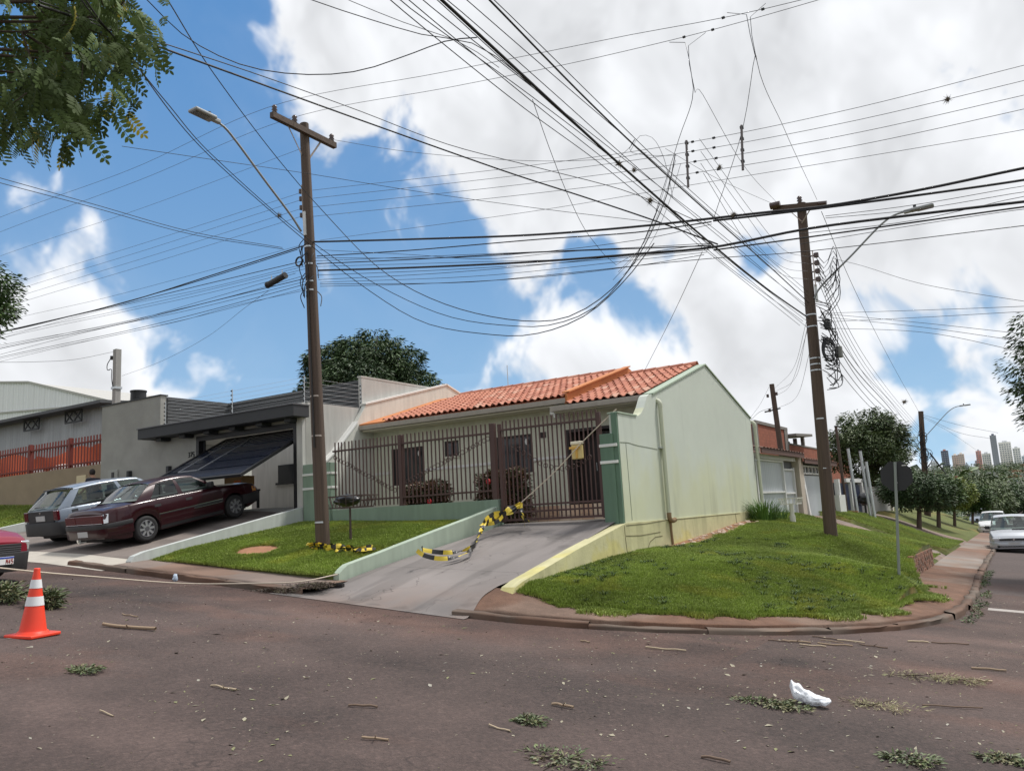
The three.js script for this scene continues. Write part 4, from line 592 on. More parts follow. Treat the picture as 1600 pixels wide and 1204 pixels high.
  // inside
  const yF = top((g.xA + g.xD) / 2) + 0.042;
  lpart(root, 'parcel_shelf', patch((u, v) => { const x = lerp(g.xA + 0.02, g.xD - 0.02, v); return [x, top(x) + 0.04, lerp(-0.9, 0.9, u) * hw(x)]; }, 2, 14), CM.seat);
  for (const sx of [lerp(g.xA, g.xD, 0.42), lerp(g.xA, g.xD, 0.76)]) for (const z of [-0.33, 0.33]) { const q = lpart(root, 'seat', rbox(sx - 0.07, sx + 0.05, yF - 0.02, yF + 0.2, z - 0.22, z + 0.22, 0.04, 2), CM.seat); lpart(q, 'headrest', rbox(sx - 0.05, sx + 0.03, yF + 0.2, yF + 0.33, z - 0.11, z + 0.11, 0.03, 2), CM.seat); }
  lpart(root, 'steering_wheel', new THREE.TorusGeometry(0.17, 0.016, 6, 20).rotateY(Math.PI / 2).rotateZ(-0.4).translate(lerp(g.xA, g.xD, 0.26), yF + 0.02, -0.33), CM.plastic);
  lpart(root, 'underbody', rbox(-L / 2 + 0.25, L / 2 - 0.25, low - 0.02, 0.52, -W * 0.33, W * 0.33, 0.03), CM.plastic);
  // wheels
  const rimGeo = s.spokes ? merge(new THREE.CylinderGeometry(r * 0.6, r * 0.6, 0.02, 24).rotateX(Math.PI / 2).translate(0, 0, 0.055), new THREE.TorusGeometry(r * 0.62, r * 0.05, 6, 28).translate(0, 0, 0.085), new THREE.CylinderGeometry(r * 0.17, r * 0.17, 0.05, 14).rotateX(Math.PI / 2).translate(0, 0, 0.085)) : merge(new THREE.CylinderGeometry(r * 0.6, r * 0.6, 0.03, 24).rotateX(Math.PI / 2).translate(0, 0, 0.07), new THREE.TorusGeometry(r * 0.6, r * 0.05, 6, 28).translate(0, 0, 0.085));
  const tyreGeo = new THREE.LatheGeometry([[0.6, -0.09], [0.8, -0.1], [0.93, -0.095], [1, -0.06], [1, 0.06], [0.93, 0.095], [0.8, 0.1], [0.6, 0.09]].map(([a, b]) => new THREE.Vector2(a * r, b)), 32).rotateX(Math.PI / 2);
  for (const wx of [xf, xr]) for (const sd of [1, -1]) {
    const w = new THREE.Group(); w.name = 'wheel'; w.position.set(wx, r, sd * (W / 2 - 0.115)); if (sd < 0) w.rotation.y = Math.PI; root.add(w);
    lpart(w, 'tyre', tyreGeo, CM.tyre); lpart(w, 'rim', rimGeo, s.spokes ? CM.steelRim : s.rimMat ?? CM.rim);
    if (s.spokes) for (let i = 0; i < s.spokes; i++) { const q = box(-0.026, 0.026, r * 0.15, r * 0.61, 0.07, 0.1); q.rotateZ(i / s.spokes * Math.PI * 2); lpart(w, 'spoke', q, CM.rim); }
  }
  // bumpers
  const bump = (end, y0, y1, len, out, mat, lab) => { const pts = []; const n = 12; for (let i = 0; i <= n; i++) { const x = end * lerp(L / 2 - len, L / 2 - 0.02, i / n); pts.push([x, hw(x) + out]); } const e = end * (L / 2 + out + 0.045); pts.push([e - end * 0.03, hw(L / 2) - 0.04]); pts.push([e, hw(L / 2) - 0.2]); const full = [...pts, ...pts.slice().reverse().map(([x, z]) => [x, -z])]; const sh = new THREE.Shape(full.map(([x, z]) => new THREE.Vector2(x, z))); const q = new THREE.ExtrudeGeometry(sh, { depth: y1 - y0 - 0.03, bevelEnabled: true, bevelSize: 0.015, bevelThickness: 0.015, bevelSegments: 2 }); q.rotateX(Math.PI / 2); q.translate(0, y1 - 0.015, 0); return lpart(root, 'bumper', toCreasedNormals(q, 0.7), mat, lab); };
  for (const b of s.bumpers) bump(...b);
  for (const [pts, mat, nm, both] of s.sides ?? []) for (const sd of both === undefined ? [1, -1] : [both]) lpart(root, nm, onSide(pts, sd), mat);
  for (const [nm, x0, x1, y0, y1, z0, z1, mat, rr, sub] of s.boxes ?? []) { const m = lpart(root, nm, rbox(x0, x1, y0, y1, z0, z1, rr ?? 0.01, 2), mat); for (const [n2, a0, a1, b0, b1, c0, c1, m2] of sub ?? []) lpart(m, n2, rbox(a0, a1, b0, b1, c0, c1, 0.004), m2); }
  for (const sd of [1, -1]) { const x = lerp(g.xA, g.xD, 0.12), y = base(x) + 0.09, z = sd * (wB(x) + 0.1); lpart(root, 'mirror', rbox(x - 0.05, x + 0.08, y - 0.06, y + 0.08, z - 0.09, z + 0.09, 0.035, 2), s.mirrorMat ?? CM.plastic); }
  return root;
}
MT.carGlass = new THREE.MeshPhysicalMaterial({ color: RGB(0.62, 0.72, 0.68), roughness: 0.03, transmission: 1, thickness: 0, ior: 1.52, side: THREE.DoubleSide });
MT.carGlassDark = new THREE.MeshPhysicalMaterial({ color: RGB(0.05, 0.055, 0.06), roughness: 0.03, side: THREE.DoubleSide });
const plate = (x, y, z, text, blue, end, mat = CM.plateGrey) => ['number_plate', x, x + end * 0.012, y, y + 0.13, z - 0.2, z + 0.2, mat, 0.004];
function plateText(root, text, x, y, z, end, ink, h = 0.075) {              // raised strokes for the readable characters on a plate
  const glyph = { M: [[0, 0, 0, 1], [0, 1, 0.5, 0.4], [0.5, 0.4, 1, 1], [1, 1, 1, 0]], 4: [[0.7, 0, 0.7, 1], [0.7, 1, 0, 0.35], [0, 0.35, 1, 0.35]], 5: [[1, 1, 0.1, 1], [0.1, 1, 0, 0.55], [0, 0.55, 0.8, 0.6], [0.8, 0.6, 1, 0.3], [1, 0.3, 0.7, 0], [0.7, 0, 0, 0.05]] };
  [...text].forEach((c, i) => { const w = h * 0.5; const zz = z - end * -1 * (i * (w + 0.022)); lpart(root, 'plate_character', merge((glyph[c] ?? []).map(([a, b, p, q]) => rod([x, y + b * h, zz + end * a * w], [x, y + q * h, zz + end * p * w], 0.006, 0.006, 5))), ink); });
}
{
  // maroon three-box saloon, tail to the street
  const maroon = paint(0.026, 0.003, 0.006, 0.28, 0.05), dk = CM.plastic;
  const L = 4.4, W = 1.67;
  const sedan = {
    L, W, H: 1.37, wb: 2.574, fo: 0.84, r: 0.3, body: maroon, clear: 0.19, spokes: 8, taper: 0.1,
    deck: [[-2.2, 0.84], [-2.14, 0.91], [-2.0, 0.935], [-1.35, 0.955], [-1.1, 0.955], [0.75, 0.91], [0.95, 0.9], [1.9, 0.82], [2.1, 0.77], [2.2, 0.7]],
    cabin: { xA: 0.88, xB: 0.3, xC: -0.86, xD: -1.38, roofW: 0.74, pillars: [[-0.02, 0.045, -0.05, 0.02], [0.44, 0.5, 0.42, 0.48], [0.83, 1.02, 0.86, 1.05]], windows: [[0.045, 0.44, 0.02, 0.42], [0.5, 0.72, 0.48, 0.75], [0.735, 0.83, 0.765, 0.86]] },
    bumpers: [[-1, 0.32, 0.62, 0.62, 0.02, maroon, 'maroon lower bumper'], [-1, 0.52, 0.62, 0.62, 0.03, dk], [1, 0.3, 0.55, 0.6, 0.02, dk]],
    sides: [
      [[[-0.86, 0.5], [0.98, 0.5], [0.98, 0.57], [-0.86, 0.57]], dk, 'side_moulding'], [[[-0.86, 0.565], [0.98, 0.565], [0.98, 0.578], [-0.86, 0.578]], CM.chrome, 'chrome_strip'], [[[-0.86, 0.495], [0.98, 0.495], [0.98, 0.504], [-0.86, 0.504]], CM.chrome, 'chrome_strip'],
      [[[-0.84, 0.21], [0.96, 0.21], [0.96, 0.29], [-0.84, 0.29]], dk, 'sill'],
      [[[0.865, 0.3], [0.873, 0.3], [0.873, 0.88], [0.865, 0.88]], dk, 'door_gap'], [[[-0.17, 0.3], [-0.162, 0.3], [-0.162, 0.9], [-0.17, 0.9]], dk, 'door_gap'], [[[-0.96, 0.66], [-0.952, 0.66], [-0.952, 0.92], [-0.96, 0.92]], dk, 'door_gap'],
      [[[-0.08, 0.74], [0.1, 0.74], [0.1, 0.8], [-0.08, 0.8]], dk, 'door_handle'], [[[-0.95, 0.75], [-0.77, 0.75], [-0.77, 0.81], [-0.95, 0.81]], dk, 'door_handle'],
      [[[-2.19, 0.64], [-2.1, 0.64], [-2.06, 0.84], [-2.17, 0.84]], CM.lampClear, 'side_lamp'], [[[1.98, 0.58], [2.14, 0.58], [2.12, 0.7], [1.98, 0.72]], CM.amber, 'indicator'],
    ],
    boxes: [['tail_lamp', -2.225, -2.19, 0.64, 0.83, -0.74, -0.32, CM.lampRed, 0.012], ['tail_lamp', -2.225, -2.19, 0.64, 0.83, 0.32, 0.74, CM.lampRed, 0.012], ['rear_panel', -2.218, -2.19, 0.64, 0.83, -0.32, 0.32, CM.lampRed, 0.01, [['chrome_strip', -2.23, -2.21, 0.63, 0.645, -0.72, 0.72, CM.chrome]]], ['number_plate', -2.285, -2.268, 0.36, 0.49, -0.2, 0.2, CM.plateGrey, 0.004], ['tow_ball', -2.4, -2.22, 0.24, 0.28, -0.03, 0.03, CM.chrome, 0.01, [['ball', -2.42, -2.36, 0.27, 0.34, -0.03, 0.03, CM.chrome]]], ['grille', 2.19, 2.22, 0.57, 0.68, -0.4, 0.4, dk, 0.008], ['headlamp', 2.14, 2.215, 0.56, 0.69, 0.42, 0.7, CM.lampClear, 0.02], ['headlamp', 2.14, 2.215, 0.56, 0.69, -0.7, -0.42, CM.lampClear, 0.02]],
  };
  const z0 = -11.68, z1 = -14.23, y0 = 1.53, y1 = 1.95;   // wheel contacts on the sloping drive
  const zc = (z0 + z1) / 2 + 0.12, yc = driveY(-18.35, zc);
  makeCar('saloon_car', 'maroon saloon car parked tail out on the sloping drive', sedan, [-18.28, driveY(-18.3, -12.9) - 0.01, -12.86], Math.PI / 2, Math.atan((driveY(-18.4, -14.2) - driveY(-18.4, -11.7)) / 2.5));
  // grey-blue estate behind it
  const silver = paint(0.2, 0.235, 0.285, 0.35, 0.3), gun = paint(0.035, 0.037, 0.042, 0.4, 0.3);
  const estate = {
    L: 4.05, W: 1.65, H: 1.43, wb: 2.47, fo: 0.8, r: 0.29, body: silver, clear: 0.2, taper: 0.1,
    deck: [[-2.03, 0.86], [-1.98, 0.92], [-1.9, 0.94], [0.7, 0.9], [0.9, 0.88], [1.75, 0.78], [2.03, 0.66]],
    cabin: { xA: 0.82, xB: 0.2, xC: -1.5, xD: -1.98, roofW: 0.78, pillars: [[-0.02, 0.04, -0.05, 0.02], [0.36, 0.41, 0.34, 0.39], [0.9, 1.02, 0.92, 1.05]], windows: [[0.04, 0.36, 0.02, 0.34], [0.41, 0.9, 0.39, 0.92]] },
    bumpers: [[-1, 0.3, 0.62, 0.5, 0.03, dk], [1, 0.28, 0.56, 0.5, 0.03, dk]],
    sides: [[[[-0.8, 0.45], [0.9, 0.45], [0.9, 0.53], [-0.8, 0.53]], dk, 'side_moulding'], [[[-1.7, 0.72], [-1.55, 0.72], [-1.55, 0.86], [-1.7, 0.86]], gun, 'fuel_cap']],
    boxes: [['tail_lamp', -2.06, -1.98, 0.66, 0.9, -0.76, -0.58, CM.lampRed, 0.02], ['tail_lamp', -2.06, -1.98, 0.66, 0.9, 0.58, 0.76, CM.lampRed, 0.02], ['tailgate', -2.05, -1.98, 0.6, 0.91, -0.58, 0.58, gun, 0.015, [['number_plate', -2.065, -2.045, 0.66, 0.79, -0.2, 0.2, CM.plateGrey], ['badge', -2.06, -2.045, 0.83, 0.88, -0.03, 0.03, CM.chrome]]], ['rear_wiper', -1.99, -1.95, 0.98, 1.0, -0.35, 0.1, dk, 0.005], ['spoiler', -1.62, -1.48, 1.35, 1.38, -0.55, 0.55, gun, 0.01]],
  };
  makeCar('estate_car', 'grey blue estate car parked behind the maroon saloon', estate, [-20.6, driveY(-20.6, -13.0) - 0.02, -12.95], Math.PI / 2, Math.atan((driveY(-20.6, -14.4) - driveY(-20.6, -12)) / 2.4));
  // red hatchback at the left frame edge
  const red = paint(0.25, 0.012, 0.035, 0.35, 0.1);
  const hatch = {
    L: 3.7, W: 1.56, H: 1.44, wb: 2.36, fo: 0.68, r: 0.28, body: red, clear: 0.2, taper: 0.16,
    deck: [[-1.85, 0.86], [-1.8, 0.92], [0.72, 0.92], [0.9, 0.9], [1.6, 0.82], [1.78, 0.74], [1.85, 0.66]],
    cabin: { xA: 0.85, xB: 0.2, xC: -1.4, xD: -1.78, roofW: 0.76, pillars: [[-0.02, 0.05, -0.05, 0.02], [0.42, 0.48, 0.4, 0.46], [0.9, 1.02, 0.92, 1.05]], windows: [[0.05, 0.42, 0.02, 0.4], [0.48, 0.9, 0.46, 0.92]] },
    bumpers: [[1, 0.2, 0.52, 0.5, 0.03, dk], [-1, 0.25, 0.55, 0.5, 0.03, dk]],
    sides: [[[[1.5, 0.52], [1.8, 0.54], [1.78, 0.7], [1.6, 0.76], [1.5, 0.72]], CM.lampClear, 'headlamp']],
    boxes: [['grille', 1.84, 1.88, 0.5, 0.66, -0.45, 0.45, dk, 0.01, [['grille_bar', 1.87, 1.885, 0.53, 0.545, -0.44, 0.44, CM.steelRim], ['grille_bar', 1.87, 1.885, 0.565, 0.58, -0.44, 0.44, CM.steelRim], ['grille_bar', 1.87, 1.885, 0.6, 0.615, -0.44, 0.44, CM.steelRim]]], ['number_plate', 1.945, 1.957, 0.33, 0.46, -0.2, 0.2, CM.plateWhite, 0.004, [['plate_band', 1.955, 1.961, 0.43, 0.458, -0.195, 0.195, M(0.03, 0.08, 0.4, 0.5)]]], ['headlamp', 1.7, 1.845, 0.53, 0.7, -0.7, -0.47, CM.lampClear, 0.03], ['headlamp', 1.7, 1.845, 0.53, 0.7, 0.47, 0.7, CM.lampClear, 0.03]],
  };
  const rc = makeCar('hatchback_car', 'red hatchback with black bumper cut off by the left frame edge', hatch, [-16.3, roadY(-16.3, -6.2), -6.2], 0.45, -0.088, 0.009);
  plateText(rc, 'M45', 1.96, 0.345, -0.02, -1, M(0.35, 0.05, 0.04, 0.5));
  // silver hatchback parked in the side street, facing the viewer
  const sil = paint(0.42, 0.44, 0.47, 0.35, 0.5);
  const hatchSpec = {
    L: 3.9, W: 1.66, H: 1.46, wb: 2.46, fo: 0.78, r: 0.29, body: sil, clear: 0.2, taper: 0.14,
    deck: [[-1.95, 0.88], [-1.9, 0.96], [0.72, 0.93], [0.95, 0.92], [1.6, 0.82], [1.85, 0.72], [1.95, 0.62]],
    cabin: { xA: 0.95, xB: 0.2, xC: -1.45, xD: -1.85, roofW: 0.74, pillars: [[-0.02, 0.05, -0.05, 0.02], [0.42, 0.48, 0.4, 0.46], [0.88, 1.02, 0.9, 1.05]], windows: [[0.05, 0.42, 0.02, 0.4], [0.48, 0.88, 0.46, 0.9]] },
    bumpers: [[1, 0.24, 0.5, 0.5, 0.03, sil], [-1, 0.25, 0.55, 0.5, 0.03, sil]],
    sides: [[[[-0.8, 0.24], [0.9, 0.24], [0.9, 0.3], [-0.8, 0.3]], dk, 'sill']], mirrorMat: dk,
    boxes: [['grille', 1.93, 1.99, 0.56, 0.64, -0.5, 0.5, dk, 0.01, [['badge', 1.985, 2.0, 0.565, 0.635, -0.035, 0.035, CM.chrome]]], ['air_intake', 1.98, 2.04, 0.28, 0.38, -0.6, 0.6, dk, 0.02], ['headlamp', 1.78, 1.96, 0.56, 0.68, 0.46, 0.74, CM.lampClear, 0.04], ['headlamp', 1.78, 1.96, 0.56, 0.68, -0.74, -0.46, CM.lampClear, 0.04], ['number_plate', 2.03, 2.045, 0.4, 0.5, -0.2, 0.2, CM.plateGrey, 0.004], ['wiper', 0.85, 1.1, 0.955, 0.97, -0.5, 0.0, dk, 0.004]],
  };
  const sc = makeCar('parked_car', 'silver hatchback facing the viewer in the side street', hatchSpec, [-0.62, roadY(-0.6, -40) + 0.0, -40.5], -Math.PI / 2 + 0.03, -0.02, 0, 'cars parked in the side street');
  const pale = paint(0.62, 0.63, 0.64, 0.4, 0.1);
  makeCar('parked_car', 'white car at the right frame edge beyond the silver hatchback', { ...hatchSpec, body: pale, bumpers: hatchSpec.bumpers.map(b => [...b.slice(0, 5), pale]) }, [1.3, roadY(1.3, -49) + 0.0, -49], -Math.PI / 2, -0.02, 0, 'cars parked in the side street');
  makeCar('parked_car', 'far white car parked left of the silver hatchback roof', { ...hatchSpec, body: pale, bumpers: hatchSpec.bumpers.map(b => [...b.slice(0, 5), pale]) }, [-1.9, roadY(-1.9, -62) + 0.0, -62], -Math.PI / 2, -0.02, 0, 'cars parked in the side street');
  makeCar('parked_car', 'farthest small grey car parked along the kerb', { ...hatchSpec, body: silver, bumpers: hatchSpec.bumpers.map(b => [...b.slice(0, 5), silver]) }, [-3.1, roadY(-3.1, -76) + 0.0, -76], -Math.PI / 2, -0.02, 0, 'cars parked in the side street');
}
// ---------------------------------------------------------------- timber poles, lamps and wires
function streetLamp(t, pts, tip, dir, big) {                                // curved arm with an LED head
  const arm = wpart(t, 'lamp_arm', tube(pts, 0.024, 28, 8), MT.armSteel ||= M(0.33, 0.34, 0.35, 0.5, { metalness: 0.5, map: T.streak }));
  const d = v3(dir).normalize(), s = V(-d.z, 0, d.x).normalize(), u = V().crossVectors(s, d), m = new THREE.Matrix4().makeBasis(d, u, s).setPosition(v3(tip));
  const h = wpart(t, 'lamp_head', merge(new RoundedBoxGeometry(0.5, 0.07, big ? 0.27 : 0.2, 3, 0.03).applyMatrix4(m), new RoundedBoxGeometry(0.2, 0.09, 0.1, 2, 0.025).applyMatrix4(new THREE.Matrix4().copy(m).multiply(new THREE.Matrix4().makeTranslation(-0.3, 0.0, 0)))), M(0.3, 0.31, 0.32, 0.5));
  wpart(h, 'lens', new THREE.BoxGeometry(0.34, 0.01, 0.16).applyMatrix4(new THREE.Matrix4().copy(m).multiply(new THREE.Matrix4().makeTranslation(0.06, -0.041, 0))), M(0.1, 0.1, 0.095, 0.25));
  wpart(h, 'photocell', new THREE.CylinderGeometry(0.035, 0.035, 0.07, 10).applyMatrix4(new THREE.Matrix4().copy(m).multiply(new THREE.Matrix4().makeTranslation(-0.15, 0.08, 0))), MT.charcoal);
  return arm;
}
function insul(t, x, y, z, s = 1) { return wpart(t, 'insulator', new THREE.LatheGeometry([[0.02, 0], [0.055, 0.02], [0.03, 0.05], [0.06, 0.07], [0.035, 0.1], [0.055, 0.13], [0.03, 0.17], [0, 0.18]].map(p => new THREE.Vector2(p[0] * s, p[1] * s)), 12).translate(x, y, z), MT.porcelain ||= M(0.06, 0.035, 0.03, 0.25)); }
function shaft(b, tp, r0, r1) { b = v3(b); tp = v3(tp); const g = new THREE.CylinderGeometry(r1, r0, b.distanceTo(tp), 20, 24); const p = g.attributes.position; for (let i = 0; i < p.count; i++) { const a = Math.atan2(p.getZ(i), p.getX(i)), k = 1 + 0.05 * (vnoise(a * 2 + 9, p.getY(i) * 1.3) - 0.5) + 0.05 * Math.cos(a * 2); p.setX(i, p.getX(i) * k); p.setZ(i, p.getZ(i) * k); } g.computeVertexNormals(); const uv = g.attributes.uv; for (let i = 0; i < uv.count; i++) uv.setXY(i, uv.getX(i) * 0.8, uv.getY(i) * 3); return orient(g, b, tp); }
{
  // pole with long crossarm, left
  const P0 = V(-12.35, 1.05, -12.2), P1 = V(-12.74, 10.7, -12.2), at = (y, dz = 0, dx = 0) => { const t = (y - P0.y) / (P1.y - P0.y); return V(lerp(P0.x, P1.x, t) + dx, y, -12.2 + dz); };
  const t = thing('utility_pole', 'tall brown timber pole with wooden crossarm in front of the railing', 'pole', [-12.35, 1.2, -12.2]);
  wpart(t, 'shaft', shaft(P0, P1, 0.15, 0.1), MT.pole);
  wpart(t, 'crossarm', new THREE.BoxGeometry(0.11, 0.13, 1.9).translate(-12.61, 10.45, -12.09), MT.pole);
  wpart(t, 'brace', merge(bar([-12.62, 10.4, -11.6], at(9.9, 0.11), 0.008, 0.04), bar([-12.62, 10.4, -12.6], at(9.9, -0.11), 0.008, 0.04)), MT.rustySteel = M(0.4, 0.34, 0.3, 0.6, { metalness: 0.5 }));
  insul(t, -12.61, 10.51, -11.22, 1.1); insul(t, -12.61, 10.51, -11.79, 1.1); insul(t, -12.61, 10.51, -12.93, 1.1);
  for (const y of [9.11, 8.93, 8.72, 8.54]) { const p = at(y, 0.02, -0.18); wpart(t, 'rack_spool', merge(new THREE.CylinderGeometry(0.045, 0.045, 0.09, 10).translate(p.x, p.y, p.z), bar([p.x, p.y, p.z], [p.x + 0.14, p.y, p.z], 0.03)), MT.porcelain); }
  wpart(t, 'rack', bar(at(8.4, 0.02, -0.13), at(9.25, 0.02, -0.13), 0.02, 0.04), MT.rustySteel);
  streetLamp(t, [[-12.72, 8.1, -12.05], [-12.72, 8.35, -11.8], [-12.72, 9.0, -10.98], [-12.72, 9.55, -10.3], [-12.72, 9.74, -10.02], [-12.72, 9.8, -9.8]], [-12.72, 9.81, -9.5], [0, 0.02, 1], true);
  wpart(t, 'lamp_bracket', merge(bar(at(8.0, 0.11), at(8.55, 0.11), 0.06, 0.06)), M(0.6, 0.6, 0.6, 0.5));
  for (const y of [7.75, 7.35, 6.95, 6.75, 4.4, 3.55, 1.75]) { const p = at(y); wpart(t, 'strap', new THREE.CylinderGeometry(lerp(0.152, 0.102, (y - 1.05) / 9.6), lerp(0.154, 0.104, (y - 1.05) / 9.6), 0.035, 20, 1, true).translate(p.x, p.y, p.z), y < 3.4 || y > 6.5 ? MT.steel : MT.rustySteel); }
  wpart(t, 'conduit', bar(at(3.3, 0.15, 0.03), at(7.6, 0.13, 0.03), 0.03, 0.03), MT.darkIron);
  // bunched cable ends strapped to the pole
  const R = rng(12), tg = []; for (let i = 0; i < 16; i++) { const y = 6.7 + R() * 1.2, a = R() * 6.28; tg.push(tube([at(y, 0.17 * Math.sin(a), 0.17 * Math.cos(a)), at(y - 0.15, 0.24 * Math.sin(a + 0.5), 0.24 * Math.cos(a + 0.5)), at(y - 0.3 - 0.3 * R(), 0.18 * Math.sin(a + 1), 0.18 * Math.cos(a + 1))], 0.012, 8, 4)); }
  wpart(t, 'cable_tangle', merge(tg), MT.cable).userData.kind = 'stuff';
  wpart(t, 'cable_coil', new THREE.TorusGeometry(0.1, 0.02, 8, 18).translate(-12.85, 7.45, -12.1), MT.cable);
  // splice sleeve on the cable fan
  const s = thing('splice_sleeve', 'black cylindrical splice sleeve hanging on the cables left of the crossarm pole', 'sleeve', [-13.7, 7.2, -12.2]);
  wpart(s, 'sleeve_body', rod([-13.97, 7.16, -12.2], [-13.42, 7.27, -12.2], 0.07, 0.07, 14), MT.charcoal); wpart(s, 'cap', rod([-14.0, 7.155, -12.2], [-13.95, 7.165, -12.2], 0.075, 0.075, 14), MT.black); wpart(s, 'cap', rod([-13.44, 7.265, -12.2], [-13.39, 7.275, -12.2], 0.075, 0.075, 14), MT.black); wpart(s, 'hanger', merge(rod([-13.85, 7.25, -12.2], [-13.85, 7.36, -12.2], 0.01), rod([-13.5, 7.3, -12.2], [-13.5, 7.42, -12.2], 0.01)), MT.steel);
}
{
  // pole with short crossarm at the corner, right
  const P0 = V(-4.03, 0.55, -20.62), P1 = V(-3.84, 9.12, -20.66), at = (y, dx = 0, dz = 0) => { const t = (y - P0.y) / (P1.y - P0.y); return V(lerp(P0.x, P1.x, t) + dx, y, -20.64 + dz); };
  const t = thing('utility_pole', 'brown timber pole with lamp arm and cable coil on the corner lawn', 'pole', [-4.03, 0.8, -20.62]);
  wpart(t, 'shaft', shaft(P0, P1, 0.152, 0.108), MT.pole);
  wpart(t, 'crossarm', bar([-4.5, 9.1, -20.5], [-3.25, 8.9, -20.5], 0.12, 0.12), MT.pole);
  wpart(t, 'brace', merge(bar([-4.15, 9.0, -20.48], at(8.6, 0, 0.12), 0.008, 0.04), bar([-3.55, 8.92, -20.48], at(8.55, 0, 0.12), 0.008, 0.04)), MT.rustySteel);
  wpart(t, 'insulator', rod([-4.55, 9.14, -20.4], [-4.3, 9.15, -20.4], 0.09, 0.08, 12), MT.porcelain); insul(t, -3.86, 9.1, -20.62, 1.2); wpart(t, 'insulator', rod([-3.2, 8.9, -20.45], [-3.4, 8.93, -20.45], 0.06, 0.06, 12), MT.porcelain);
  for (const y of [7.68, 7.48, 7.27, 7.06]) { const p = at(y, 0.26, 0.05); wpart(t, 'rack_spool', merge(new THREE.CylinderGeometry(0.06, 0.06, 0.11, 10).translate(p.x, p.y, p.z), bar([p.x, p.y, p.z], [p.x - 0.2, p.y, p.z], 0.03)), MT.porcelain); }
  wpart(t, 'rack', bar(at(6.9, 0.18, 0.05), at(7.8, 0.18, 0.05), 0.02, 0.04), MT.rustySteel);
  streetLamp(t, [[-3.78, 6.6, -20.6], [-3.65, 6.8, -20.6], [-2.8, 7.5, -20.6], [-2.0, 8.15, -20.6], [-1.75, 8.27, -20.6], [-1.45, 8.3, -20.6]], [-1.15, 8.3, -20.6], [1, 0.03, 0]);
  wpart(t, 'lamp_bracket', bar(at(6.5, 0.17), at(6.95, 0.17), 0.06, 0.06), M(0.6, 0.62, 0.62, 0.5));
  for (const y of [6.2, 5.9, 5.1, 4.95, 4.8, 3.6, 2.4, 1.7]) { const p = at(y), r = lerp(0.155, 0.11, (y - 0.55) / 8.57); wpart(t, 'strap', new THREE.CylinderGeometry(r, r + 0.002, 0.03, 20, 1, true).translate(p.x, p.y, p.z), MT.steel); }
  const coil = []; for (let i = 0; i < 5; i++) coil.push(new THREE.TorusGeometry(0.29 - i * 0.016, 0.018, 8, 30).scale(0.55, 1, 1).rotateY(0.35 + 0.03 * i).translate(-3.56 + 0.01 * i, 5.25 - 0.02 * i, -20.5 + 0.03 * i));
  wpart(t, 'cable_coil', merge(coil), MT.cable).userData.kind = 'stuff';
  wpart(t, 'junction_box', rbox(-3.42, -3.26, 5.02, 5.3, -20.6, -20.45, 0.03, 2), M(0.2, 0.2, 0.19, 0.6)); wpart(t, 'junction_box', rbox(-3.6, -3.46, 5.75, 6.0, -20.6, -20.45, 0.02, 2), MT.charcoal);
  const R = rng(21), tg = []; for (let i = 0; i < 26; i++) { const y = 4.7 + R() * 1.9, x = -3.75 + 0.1 * R(); tg.push(tube([[x, y, -20.45], [x + 0.15 + 0.25 * R(), y - 0.12 - 0.2 * R(), -20.42 + 0.1 * R()], [x + 0.1 + 0.3 * R(), y - 0.35 - 0.4 * R(), -20.45], [x + 0.05, y - 0.5, -20.46]], 0.01, 10, 4)); }
  for (let i = 0; i < 7; i++) { const y = 7.7 - i * 0.12; tg.push(tube([[-3.6, y, -20.55], [-3.45 + 0.1 * R(), y - 0.3, -20.5], [-3.35 + 0.2 * R(), y + 0.1, -20.5], [-3.25 + 0.15 * R(), y - 0.5, -20.5], [-3.5, y - 0.9, -20.5]], 0.009, 12, 4)); }
  wpart(t, 'cable_tangle', merge(tg), MT.cable).userData.kind = 'stuff';
}
